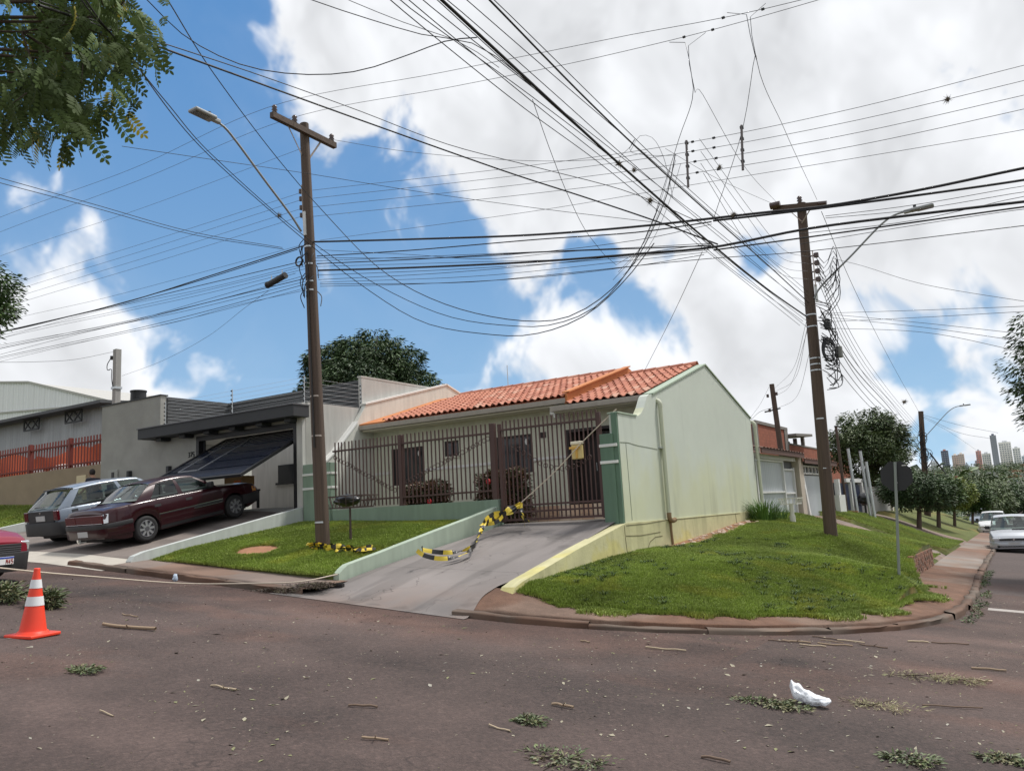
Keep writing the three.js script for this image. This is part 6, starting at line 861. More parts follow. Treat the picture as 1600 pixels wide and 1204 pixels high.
{
  // spacer bars
  for (const [x0, y0, x1, y1, lab] of [[-3.93, 7.6, -3.97, 6.8, 'longer left vertical spacer bar hanging on the four rack wires'], [-3.02, 7.58, -3.07, 6.84, 'right vertical spacer bar hanging on the four rack wires']]) { const t = thing('spacer_bar', lab, 'spacer', [x0, y1, -12.2], 'spacer bars on the wires'); wpart(t, 'rod', rod([x0, y0, -12.18], [x1, y1, -12.18], 0.02, 0.02, 8), M(0.14, 0.12, 0.12, 0.6)); for (let i = 0; i < 4; i++) wpart(t, 'clip', new THREE.BoxGeometry(0.05, 0.04, 0.05).translate(lerp(x0, x1, i / 4 + 0.05), lerp(y0, y1, i / 4 + 0.05), -12.19), MT.charcoal); }
  // line taps: small clamps on the wires
  const onWire = (key, n, x) => { const w = WIRES.filter(q => q[1].startsWith(key))[n], c = new THREE.CatmullRomCurve3(w[2].map(v3), false, 'centripetal'); let best = null; for (let i = 0; i <= 400; i++) { const p = c.getPoint(i / 400); if (!best || Math.abs(p.x - x) < Math.abs(best.x - x)) best = p; } return best; };
  for (const [k, xs] of [['topmost of the four rack wires between', [-3.85, -3.5]], ['second of the four rack wires between', [-3.83, -3.48]], ['third of the four rack wires between', [-3.81, -3.46]], ['lowest of the four rack wires between', [-3.79, -3.44]], ['topmost bare', [-2.9, -2.3]], ['second highest bare', [-3.7, -3.2]]]) for (const x of xs) { const p = onWire(k, 0, x); solo('wire_clamp', rbox(p.x - 0.024, p.x + 0.024, p.y - 0.016, p.y + 0.016, p.z - 0.016, p.z + 0.016, 0.006), MT.charcoal, 'small dark wire clamp on the overhead wires', 'clamp', 'wire clamps', [p.x, p.y, p.z]); }
  // air plants rooted on the wires
  const R = rng(5), mk = () => { const g = []; for (let i = 0; i < 70; i++) { const d = V(R() - 0.5, R() - 0.5, R() - 0.5).normalize(), l = 0.05 + 0.07 * R(); g.push(orient(new THREE.ConeGeometry(0.006, l, 3), V(0, 0, 0), d.clone().multiplyScalar(l))); } g.push(new THREE.IcosahedronGeometry(0.035, 1)); return merge(g); };
  const ag = mk(), am = M(0.12, 0.1, 0.075, 0.9), spots = [[-4.93, 6.99, -12.89, 'large spiky air plant on the wire left of the cable crossing'], [-3.36, 6.22, -12.2, 'dark spiky air plant just right of the cable crossing'], [-3.75, 6.87, -15.04, 'air plant halfway down the jumper wires'], [-3.66, 6.37, -15.58, 'lower air plant on the jumper wires near the corner pole'], [-4.8, 7.4, -12.2, 'air plant on the rack wires left of the spacer bars'], [-3.9, 6.05, -9.4, 'air plant on the thick steep bundle'], [-0.18, 7.1, -12.2, 'lone air plant on the second rack wire at the upper right'], [-10.83, 7.88, -8.39, 'air plant on the slack cable by the left street lamp'], [-4.7, 6.41, -46.76, 'round dark air plant above the far lamp pole']];
  [['thin black cable just above', 0, -5.0], ['upper thick', 0, -3.3], ['jumper wire curving', 0, -3.9], ['jumper wire curving', 2, -3.85], ['third of the four rack wires between', 0, -4.9], ['thickest steep', 0, 0, -9.3], ['second of the four rack wires between', 0, -0.2], ['middle slack', 0, -11]].forEach(([k, n, x, zz], i) => { let p; if (zz) { const w = WIRES.find(q => q[1].startsWith(k)), c = new THREE.CatmullRomCurve3(w[2].map(v3)); for (let j = 0; j <= 400; j++) { const q = c.getPoint(j / 400); if (!p || Math.abs(q.z - zz) < Math.abs(p.z - zz)) p = q; } } else p = onWire(k, n, x); spots[i].splice(0, 3, p.x, p.y, p.z); });
  spots.forEach(([x, y, z, lab], i) => { const m = solo('air_plant', ag, am, lab, 'plant', 'air plants on the wires'); m.position.set(x, y, z); m.scale.setScalar(i === 8 ? 2.2 : i === 0 ? 1.1 : 0.8); m.rotation.set(i, i * 2, i * 3); });
}
// ---------------------------------------------------------------- plants
// crown: leaf clusters through the outer volume of several lobes; each leaf a folded blade
function crownGeo({ blobs, clusters, leaves, rc, leaf, seed, cols, droop = 0.3, inner = 0.55, flat = 0.75 }) {
  const R = rng(seed), pos = [], col = [], idx = [], tot = blobs.reduce((s, b) => s + b[3] * b[4] + b[3] * b[5], 0);
  const d = V(), q = V(), s = V(), up = V();
  for (const b of blobs) {
    const nc = Math.round(clusters * (b[3] * b[4] + b[3] * b[5]) / tot);
    for (let c = 0; c < nc; c++) {
      d.set(R() * 2 - 1, R() * 2 - 1, R() * 2 - 1); if (d.lengthSq() > 1 || d.lengthSq() < 0.02) { c--; continue; } d.normalize();
      const k = inner + (1 - inner) * Math.pow(R(), 0.55), lump = 0.86 + 0.32 * (fbm(d.x * 2.2 + b[0], d.y * 2.2 + d.z * 1.7 + b[1], 3) - 0.3);
      const cx = b[0] + d.x * b[3] * k * lump, cy = b[1] + d.y * b[4] * k * lump, cz = b[2] + d.z * b[5] * k * lump, base = cols[Math.floor(R() * cols.length)], sh = 0.75 + 0.5 * R();
      for (let l = 0; l < leaves; l++) {
        q.set(R() * 2 - 1, (R() * 2 - 1) * flat, R() * 2 - 1); const x = cx + q.x * rc, y = cy + q.y * rc, z = cz + q.z * rc;
        s.set(q.x + d.x * 0.8 + (R() - 0.5), q.y * 0.6 - droop + (R() - 0.5) * 0.7, q.z + d.z * 0.8 + (R() - 0.5)).normalize();
        up.set(R() - 0.5, R() * 0.8 + 0.2, R() - 0.5).cross(s).normalize(); const n = V().crossVectors(s, up).normalize();
        const L = leaf[1] * (0.7 + 0.6 * R()), W = leaf[0] * (0.7 + 0.6 * R()) / 2, f = W * 0.5, i0 = pos.length / 3;
        pos.push(x, y, z, x + s.x * L * 0.45 + up.x * W + n.x * f, y + s.y * L * 0.45 + up.y * W + n.y * f, z + s.z * L * 0.45 + up.z * W + n.z * f, x + s.x * L, y + s.y * L, z + s.z * L, x + s.x * L * 0.45 - up.x * W + n.x * f, y + s.y * L * 0.45 - up.y * W + n.y * f, z + s.z * L * 0.45 - up.z * W + n.z * f);
        const v = sh * (0.8 + 0.4 * R()); for (let e = 0; e < 4; e++) col.push(base[0] * v, base[1] * v, base[2] * v);
        idx.push(i0, i0 + 1, i0 + 2, i0, i0 + 2, i0 + 3);
      }
    }
  }
  const g = new THREE.BufferGeometry(); g.setAttribute('position', new THREE.Float32BufferAttribute(pos, 3)); g.setAttribute('color', new THREE.Float32BufferAttribute(col, 3)); g.setIndex(idx); g.computeVertexNormals(); return g;
}
MT.leaf = M(1, 1, 1, 0.6, { vertexColors: true });
MT.bark = M(0.14, 0.1, 0.075, 0.95, { map: T.wood, bumpMap: T.wood, bumpScale: 0.02 });
const taper = (pts, r0, r1) => { const g = []; for (let i = 1; i < pts.length; i++) g.push(rod(pts[i - 1], pts[i], lerp(r0, r1, (i - 1) / (pts.length - 1)), lerp(r0, r1, i / (pts.length - 1)), 9)); return g; };
function tree(name, label, base, spec, trunkR, limbs, group) {
  const t = thing(name, label, 'tree', base, group);
  const [bx, by, bz] = base, b0 = spec.blobs[0], mid = [lerp(bx, b0[0], 0.5) + 0.1, lerp(by, b0[1] - b0[4] * 0.3, 0.6), lerp(bz, b0[2], 0.5)], hub = [b0[0], b0[1] - b0[4] * 0.25, b0[2]];
  wpart(t, 'trunk', merge(taper([[bx, by - 0.3, bz], mid, hub], trunkR, trunkR * 0.55)), MT.bark);
  const R = rng(spec.seed + 1), lg = [];
  for (let i = 0; i < limbs; i++) { const b = spec.blobs[i % spec.blobs.length], a = R() * 6.28, e = [b[0] + Math.cos(a) * b[3] * 0.7, b[1] + (R() - 0.2) * b[4] * 0.7, b[2] + Math.sin(a) * b[5] * 0.7], m = [lerp(mid[0], e[0], 0.5), lerp(mid[1], e[1], 0.6), lerp(mid[2], e[2], 0.5)]; lg.push(...taper([lerp3(mid, hub, R()), m, e], trunkR * 0.4, trunkR * 0.08)); }
  if (lg.length) wpart(t, 'limbs', merge(lg), MT.bark).userData.kind = 'stuff';
  const c = wpart(t, 'crown', crownGeo(spec), MT.leaf); return t;
}
const lerp3 = (a, b, t) => [lerp(a[0], b[0], t), lerp(a[1], b[1], t), lerp(a[2], b[2], t)];
const lobes = (x, y, z, R, H, n, r0, r1, seed) => { const q = rng(seed), o = []; for (let i = 0; i < n; i++) { const t = Math.acos(1 - 1.35 * (i + 0.5) / n), a = i * 2.4 + q() * 0.8, r = lerp(r0, r1, q()), k = 0.85 + 0.25 * q(); o.push([x + Math.sin(t) * Math.cos(a) * R * k, y + Math.cos(t) * H * k, z + Math.sin(t) * Math.sin(a) * R * k, r, r * 0.85, r]); } return o; };
const DK = [[0.04, 0.075, 0.026], [0.055, 0.1, 0.034], [0.034, 0.062, 0.024], [0.07, 0.115, 0.04]], MIDG = [[0.05, 0.1, 0.025], [0.07, 0.125, 0.03], [0.04, 0.08, 0.02]], YEL = [[0.16, 0.21, 0.035], [0.13, 0.19, 0.035], [0.19, 0.23, 0.05]], OLV = [[0.08, 0.115, 0.04], [0.1, 0.135, 0.046], [0.06, 0.095, 0.034]];
tree('dense_tree', 'large dark dense tree rising behind the grey house roof', [-30.2, 2, -33.4], { blobs: [[-30.3, 8.2, -33.3, 2.4, 2.9, 2.4], ...lobes(-30.2, 8.7, -33.4, 2.7, 2.9, 34, 0.75, 1.25, 7), [-27.6, 8.6, -35.5, 0.85, 0.85, 0.85], [-32.6, 8.6, -31.6, 0.9, 0.9, 0.9]], clusters: 1900, leaves: 22, rc: 0.26, leaf: [0.085, 0.26], seed: 3, cols: DK, droop: 0.5, inner: 0.75 }, 0.4, 6);
tree('street_tree', 'large dark round tree beyond the thin pipe posts', [-7.4, 0.3, -51.5], { blobs: [[-7.3, 4.0, -51.4, 1.6, 1.8, 1.6], ...lobes(-7.3, 4.2, -51.4, 2.0, 2.0, 24, 0.5, 0.95, 8), [-6.6, 2.4, -51.2, 1.5, 1.0, 1.4]], clusters: 1150, leaves: 22, rc: 0.3, leaf: [0.08, 0.2], seed: 9, cols: OLV, droop: 0.3, inner: 0.6 }, 0.25, 8);
tree('street_tree', 'low dark street tree right behind the stop sign', [-4.6, -0.05, -44.8], { blobs: [[-4.5, 1.75, -44.8, 1.5, 1.0, 1.4], [-5.3, 1.9, -44.4, 0.9, 0.8, 0.9], [-3.7, 1.5, -45, 0.8, 0.75, 0.9]], clusters: 420, leaves: 22, rc: 0.24, leaf: [0.07, 0.17], seed: 14, cols: DK, inner: 0.6 }, 0.13, 5, 'street trees');
tree('street_tree', 'second low dark street tree touching the first', [-4.15, -0.2, -50], { blobs: [[-4.1, 1.7, -50, 1.2, 0.95, 1.2], [-3.5, 1.5, -50, 0.8, 0.8, 0.8]], clusters: 320, leaves: 22, rc: 0.24, leaf: [0.07, 0.17], seed: 15, cols: MIDG, inner: 0.6 }, 0.12, 4, 'street trees');
tree('street_tree', 'bright yellow green street tree', [-3.9, -0.35, -58], { blobs: [[-3.85, 1.55, -58, 1.15, 0.95, 1.15], [-3.3, 1.2, -58, 0.8, 0.75, 0.8], [-4.3, 1.9, -58, 0.7, 0.6, 0.7]], clusters: 330, leaves: 22, rc: 0.24, leaf: [0.08, 0.18], seed: 16, cols: YEL, inner: 0.6 }, 0.1, 4, 'street trees');
tree('street_tree', 'fresh green street tree beyond the yellow green one', [-3.5, -0.6, -70], { blobs: [[-3.4, 1.1, -70, 1.3, 0.95, 1.3], [-2.9, 0.7, -70, 0.9, 0.7, 0.9]], clusters: 300, leaves: 20, rc: 0.28, leaf: [0.1, 0.22], seed: 17, cols: MIDG, inner: 0.6 }, 0.1, 3, 'street trees');
tree('street_tree', 'wide drooping olive tree farther down the street', [-3.8, -1, -95], { blobs: [[-3.9, 1.3, -95, 2.6, 2.1, 2.4], [-2.4, 0.3, -94, 1.8, 1.4, 1.8]], clusters: 420, leaves: 20, rc: 0.42, leaf: [0.1, 0.34], seed: 18, cols: OLV, droop: 0.9, inner: 0.6 }, 0.2, 4, 'street trees');
tree('street_tree', 'dark tree at the end of the side street', [-0.9, -1.2, -105], { blobs: [[-1.2, 0.3, -104, 2.6, 1.7, 2], [0.8, 0.5, -106, 2.2, 1.8, 2]], clusters: 420, leaves: 20, rc: 0.42, leaf: [0.12, 0.3], seed: 19, cols: DK, droop: 0.6, inner: 0.6 }, 0.2, 4, 'street trees');
tree('roadside_tree', 'dark leafy tree reaching in at the right frame edge', [4.2, -0.9, -26], { blobs: [[3.2, 4.9, -25.5, 2.7, 2.2, 2.8], [1.3, 4.6, -25.5, 1.35, 1.15, 1.4], [1.2, 5.6, -25, 1.0, 0.8, 1.2], [5, 5.2, -26, 2.4, 2, 2.4], [1.2, 3.6, -25.8, 1.0, 0.7, 1.0]], clusters: 1500, leaves: 20, rc: 0.26, leaf: [0.05, 0.16], seed: 23, cols: DK, droop: 0.6, inner: 0.5 }, 0.28, 9);
tree('roadside_tree', 'feathery tree reaching in at the left frame edge above the warehouse', [-23.2, 1.6, -10.0], { blobs: [[-22.9, 8.1, -9.9, 1.3, 1.1, 1.3], [-21.9, 8.2, -10.0, 0.6, 0.5, 0.6], [-21.9, 7.45, -10.0, 0.65, 0.4, 0.6], [-22.4, 7.1, -9.9, 0.5, 0.35, 0.5], [-24.5, 8.5, -9.4, 2.2, 1.6, 2]], clusters: 900, leaves: 22, rc: 0.24, leaf: [0.05, 0.13], seed: 24, cols: MIDG, droop: 0.4, inner: 0.4 }, 0.2, 8);

// near tree with pinnate leaves hanging into the upper left
{
  const R = rng(41), t = thing('overhanging_tree', 'near tree with pinnate leaves hanging into the upper left corner', 'tree', [-10.6, 0.75, -1.2]);
  const hubs = [[-7.79,6.92,-3.65],[-8.69,7.52,-4.08],[-7.60,7.11,-4.02],[-8.49,7.73,-4.49],[-7.40,7.22,-4.38],[-8.26,7.86,-4.89],[-7.76,6.41,-3.71],[-8.66,6.95,-4.14],[-7.57,6.64,-4.08],[-8.45,7.21,-4.55],[-7.40,6.79,-4.39],[-8.25,7.38,-4.90],[-7.75,5.97,-3.72],[-8.65,6.47,-4.16],[-7.63,6.19,-3.96],[-8.52,6.71,-4.42],[-7.51,6.31,-4.19],[-8.38,6.84,-4.68],[-7.70,5.86,-3.83],[-8.60,6.34,-4.27],[-7.32,7.04,-4.51],[-8.17,7.66,-5.04],[-7.45,7.07,-4.30],[-8.31,7.70,-4.80]];
  wpart(t, 'trunk', merge(taper([[-10.6, 0.4, -1.2], [-10.5, 3, -1.3], [-10.1, 5.6, -1.7]], 0.22, 0.15)), MT.bark);
  const lim = []; hubs.forEach((h, i) => { if (i % 2 === 0) lim.push(...taper([[-10.1, 5.6, -1.7], [lerp(-10.1, h[0], 0.5), lerp(6.2, h[1] + 0.5, 0.6), lerp(-1.7, h[2], 0.5)], [h[0], h[1] + 0.25, h[2]]], 0.05, 0.008)); });
  for (let i = 0; i < 46; i++) { const h = hubs[Math.floor(R() * hubs.length)]; lim.push(rod([h[0], h[1] + 0.25, h[2]], [h[0] + (R() - 0.5) * 0.8, h[1] + (R() - 0.35) * 0.5, h[2] + (R() - 0.5) * 0.8], 0.009, 0.004, 4)); }
  wpart(t, 'branches', merge(lim), MT.bark).userData.kind = 'stuff';
  // one frond: curved rachis with paired oval leaflets
  const fp = [], fi = []; const leaflet = (o, dir, up, L, W) => { const n = V().crossVectors(dir, up).normalize(), b = fp.length / 3, pts = [[0, 0], [0.3, 1], [0.72, 0.85], [1, 0], [0.72, -0.85], [0.3, -1]]; for (const [a, w] of pts) { const p = o.clone().addScaledVector(dir, a * L).addScaledVector(n, w * W / 2).addScaledVector(up, -Math.abs(w) * 0.004); fp.push(p.x, p.y, p.z); } fi.push(b, b + 1, b + 2, b, b + 2, b + 3, b, b + 3, b + 4, b, b + 4, b + 5); };
  const rach = (s) => V(0.32 * s * (1 - 0.25 * s), -0.22 * s * s, 0);
  for (let i = 1; i <= 8; i++) { const s = i / 8.4, p = rach(s), tan = rach(s + 0.05).sub(p).normalize(), up = V(-tan.y, tan.x, 0); for (const sd of [1, -1]) leaflet(p, V(0, 0, sd).addScaledVector(tan, 0.35).addScaledVector(up, -0.25).normalize(), up, 0.075 * (0.75 + 0.4 * Math.sin(s * 3)), 0.034); }
  leaflet(rach(0.98), rach(1).sub(rach(0.9)).normalize(), V(0, 1, 0.01).normalize(), 0.06, 0.028);
  for (let i = 0; i < 8; i++) { const a = rach(i / 8), b = rach((i + 1) / 8), k = fp.length / 3; fp.push(a.x, a.y, 0.002, a.x, a.y, -0.002, b.x, b.y, 0.002, b.x, b.y, -0.002); fi.push(k, k + 1, k + 2, k + 1, k + 3, k + 2); }
  const fg = new THREE.BufferGeometry(); fg.setAttribute('position', new THREE.Float32BufferAttribute(fp, 3)); fg.setIndex(fi); fg.computeVertexNormals();
  const N = 540, im = new THREE.InstancedMesh(fg, new THREE.MeshPhysicalMaterial({ color: RGB(1, 1, 1), roughness: 0.85, specularIntensity: 0.4, transmission: 0.3, thickness: 0, side: THREE.DoubleSide }), N); im.name = 'foliage'; im.castShadow = im.receiveShadow = true; im.userData.kind = 'stuff';
  const m = new THREE.Matrix4(), q = new THREE.Quaternion(), c = new THREE.Color();
  for (let i = 0; i < N; i++) { const h = hubs[Math.floor(R() * hubs.length)], a = R() * 6.28, rr = 0.48 * Math.sqrt(R()); q.setFromEuler(new THREE.Euler((R() - 0.5) * 1.5, a, 0.1 - R() * 1.25, 'YXZ')); m.compose(V(h[0] + Math.cos(a) * rr + 10.6, h[1] + (R() - 0.5) * 0.62 - 0.75, h[2] + Math.sin(a) * rr * 1.2 + 1.2), q, V(1, 1, 1).multiplyScalar(0.75 + 0.5 * R())); im.setMatrixAt(i, m); const y = R(); if (y < 0.03) c.setRGB(0.42, 0.36, 0.05); else { const v = 0.6 + 0.8 * R(); c.setRGB(0.085 * v, 0.125 * v, 0.038 * v); } im.setColorAt(i, c); }
  t.add(im);
}
// clipped shrubs with red flowers behind the railing
for (const [x, z, w, h, lab] of [[-12.58, -16, 0.56, 1.08, 'left clipped reddish shrub with a red flower behind the railing'], [-10.3, -16, 0.6, 1.22, 'right clipped darker shrub with red flowers by the gate']]) {
  const t = thing('clipped_shrub', lab, 'shrub', [x, 1.49, z], 'shrubs behind the railing');
  wpart(t, 'stem', rod([x, 1.45, z], [x, 1.9, z], 0.05, 0.04), MT.bark);
  const pts = []; for (let i = -1; i <= 1; i++) for (let j = 0; j <= 2; j++) pts.push([x + i * w * 0.55, 1.49 + h * (0.22 + 0.28 * j), z, w * 0.5, h * 0.26, 0.42]);
  wpart(t, 'foliage', crownGeo({ blobs: pts, clusters: 1300, leaves: 12, rc: 0.08, leaf: [0.045, 0.075], seed: Math.round(-x * 10), cols: [[0.08, 0.1, 0.04], [0.13, 0.075, 0.04], [0.18, 0.09, 0.055], [0.08, 0.09, 0.05]], droop: -0.1, inner: 0.7 }), MT.leaf);
  const R = rng(6); for (const [fx, fy] of x < -12 ? [[0.42, 0.62]] : [[-0.12, 0.98], [-0.3, 0.5], [-0.52, 0.3]]) { const g = merge(...[0, 1, 2, 3, 4].map(k => new THREE.IcosahedronGeometry(0.035, 1).translate(x + fx + 0.035 * Math.cos(k * 1.26), 1.49 + fy + 0.035 * Math.sin(k * 1.26), z + 0.45))); wpart(t, 'flower', g, M(0.5, 0.02, 0.03, 0.7)); }
}
// tall tuft of coarse grass at the far foot of the gable
function bladeTuft(R, n, h, spread, lean) { const p = [], id = []; for (let i = 0; i < n; i++) { const a = R() * 6.28, r = spread * Math.sqrt(R()), x = Math.cos(a) * r, z = Math.sin(a) * r, hh = h * (0.55 + 0.6 * R()), b = a + (R() - 0.5), l = lean * (0.3 + R()), w = 0.006 + 0.012 * h; const k = p.length / 3, dx = -Math.sin(b) * w, dz = Math.cos(b) * w; p.push(x - dx, 0, z - dz, x + dx, 0, z + dz, x + Math.cos(b) * l * 0.35 - dx * 0.8, hh * 0.65, z + Math.sin(b) * l * 0.35 - dz * 0.8, x + Math.cos(b) * l * 0.35 + dx * 0.8, hh * 0.65, z + Math.sin(b) * l * 0.35 + dz * 0.8, x + Math.cos(b) * l, hh, z + Math.sin(b) * l); id.push(k, k + 1, k + 3, k, k + 3, k + 2, k + 2, k + 3, k + 4); } const g = new THREE.BufferGeometry(); g.setAttribute('position', new THREE.Float32BufferAttribute(p, 3)); g.setIndex(id); g.computeVertexNormals(); return g; }
{
  const R = rng(51), t = thing('grass_clump', 'tall coarse green grass clump at the far foot of the gable wall', 'grass clump', [-6.4, 1.12, -23.6]);
  lpart(t, 'blades', tint(bladeTuft(R, 260, 0.62, 0.34, 0.5), (x, y, z) => { const v = 0.7 + 0.6 * vnoise(x * 40, z * 40); return [0.1 * v, 0.19 * v, 0.04 * v]; }), MT.leaf);
  const u = thing('grass_clump', 'second coarse grass clump beside the white gate', 'grass clump', [-6.2, 1.1, -24.5]);
  lpart(u, 'blades', tint(bladeTuft(R, 120, 0.4, 0.35, 0.4), (x, y, z) => { const v = 0.7 + 0.6 * vnoise(x * 40, z * 40); return [0.1 * v, 0.18 * v, 0.05 * v]; }), MT.leaf);
}
// lawn grass: mown blades scattered over the lawns (nobody could count it)
{
  const R = rng(61), g = bladeTuft(R, 9, 0.05, 0.05, 0.04), m = new THREE.Matrix4(), q = new THREE.Quaternion(), c = new THREE.Color();
  const inPoly = (x, z, P) => { let s = false; for (let i = 0, j = P.length - 1; i < P.length; j = i++) if ((P[i][1] > z) !== (P[j][1] > z) && x < (P[j][0] - P[i][0]) * (z - P[i][1]) / (P[j][1] - P[i][1]) + P[i][0]) s = !s; return s; };
  const sow = (name, label, n, x0, x1, z0, z1, ok, yf, bare) => {
    const L = bare ?? []; let guard = 0; while (L.length < n && guard++ < n * 4) { const x = lerp(x0, x1, R()), z = lerp(z0, z1, R()); if (ok(x, z)) L.push([x, z]); }
    const im = new THREE.InstancedMesh(g, MT.grassBlade ||= M(1, 1, 1, 0.75), L.length); im.name = name; im.castShadow = im.receiveShadow = true; im.userData = { kind: 'stuff', label, category: 'grass' };
    L.forEach(([x, z], i) => { q.setFromEuler(new THREE.Euler(0, R() * 6.28, 0)); const tall = 0.7 + 0.6 * R() + 0.3 * sstep(0.55, 0.75, fbm(x * 1.3 + 7, z * 1.3, 3)); m.compose(V(x, yf(x, z) - 0.004, z), q, V(1.1, tall, 1.1)); im.setMatrixAt(i, m); const n2 = fbm(x * 0.9, z * 0.9, 4), d = sstep(0.6, 0.72, fbm(x * 1.7 + 30, z * 1.7, 3)), v = (0.75 + 0.5 * R()) * (0.6 + 0.8 * n2); c.setRGB((0.25 + 0.05 * d) * v, (0.32 + 0.02 * d) * v, 0.065 * v); im.setColorAt(i, c); });
    scene.add(im);
  };
  const weedAt = (x, z) => fbm(x * 3.1 + 11, z * 3.1, 3) > 0.7;
  const corner = [...LAWNEDGE, [-6.8, -25.6], [-6.8, -11], [-7.0, -10.76]], bareAt = (x, z) => sstep(-6.0, -6.75, x + 0.5 * (fbm(x * 2, z * 2, 3) - 0.5)) * sstep(-16.2, -16.9, z) * sstep(-23.6, -22.6, z) > 0.4;
  sow('corner_grass', 'mown green grass on the sloping corner lawn', 62000, -6.8, -1.7, -25.6, -10.7, (x, z) => inPoly(x, z, corner) && !bareAt(x, z) && (R() < 0.5 || z > -17.5), lawnY);
  const patchy = (x, z) => Math.hypot((x + 13.8) * 0.8, z + 11.7) < 0.42 + 0.15 * (fbm(x * 4, z * 4, 2) - 0.5);
  { const rag = LAWNEDGE.slice(0, 8), E = along(rag, 200), nrm = (k) => { const a = E[Math.max(0, k - 1)], b = E[Math.min(200, k + 1)], l = Math.hypot(b[0] - a[0], b[1] - a[1]); return [-(b[1] - a[1]) / l, (b[0] - a[0]) / l]; }; const spots = []; for (let i = 0; i < 5200; i++) { const k = Math.floor(R() * 200), n = nrm(k), o = 0.34 * R() * R() * (0.25 + 1.3 * sstep(0.4, 0.65, fbm(E[k][0] * 2.2, E[k][1] * 2.2, 3))); spots.push([E[k][0] + n[0] * o, E[k][1] + n[1] * o]); } let si = 0; sow('ragged_edge_grass', 'ragged grass creeping from the corner lawn over the red dirt pavement', 5200, 0, 0, 0, 0, () => true, (x, z) => lerp(roadY(x, z) + 0.13, lawnY(x, z), 0.3), spots); }
  sow('front_grass', 'mown green grass on the lawn round the crossarm pole', 30000, -15.72, -9.95, -15, -10.55, (x, z) => !patchy(x, z) && x < lerp(-9.98, -10.54, sstep(-15.2, -10.4, z)), lawnLeftY);
  { // broad-leaved weeds dotted through the corner lawn
    const wg = bladeTuft(R, 12, 0.05, 0.02, 0.11), n = 420, im = new THREE.InstancedMesh(wg, MT.grassBlade, n); im.name = 'lawn_weeds'; im.userData = { kind: 'stuff', label: 'dark little weeds dotted through the corner lawn', category: 'weeds' }; im.castShadow = im.receiveShadow = true;
    let k = 0; while (k < n) { const x = lerp(-6.7, -1.9, R()), z = lerp(-19, -10.9, R()); if (!inPoly(x, z, corner) || bareAt(x, z) || fbm(x * 1.1 + 5, z * 1.1, 3) < 0.42 + 0.2 * R()) continue; q.setFromEuler(new THREE.Euler(0, R() * 6.28, 0)); m.compose(V(x, lawnY(x, z) + 0.02, z), q, V(1, 1.1, 1).multiplyScalar(0.5 + 0.9 * R())); im.setMatrixAt(k, m); const v = 0.6 + 0.7 * R(); c.setRGB(0.06 * v, 0.1 * v, 0.03 * v); im.setColorAt(k, c); k++; }
    scene.add(im);
  }
  sow('verge_grass', 'grass on the verges farther down the side street', 14000, -9, -2.5, -41, -25.9, (x, z) => z > -29.3 || z < -33.7, (x, z) => yardSideY(x, z) + 0.1);
  sow('far_left_grass', 'grass on the verge below the tan wall', 12000, -34, -26.3, -15.2, -10.4, () => true, (x, z) => roadY(x, z) + 0.2 + 1.15 * Math.pow((-10.3 - z) / 5.1, 2));
}
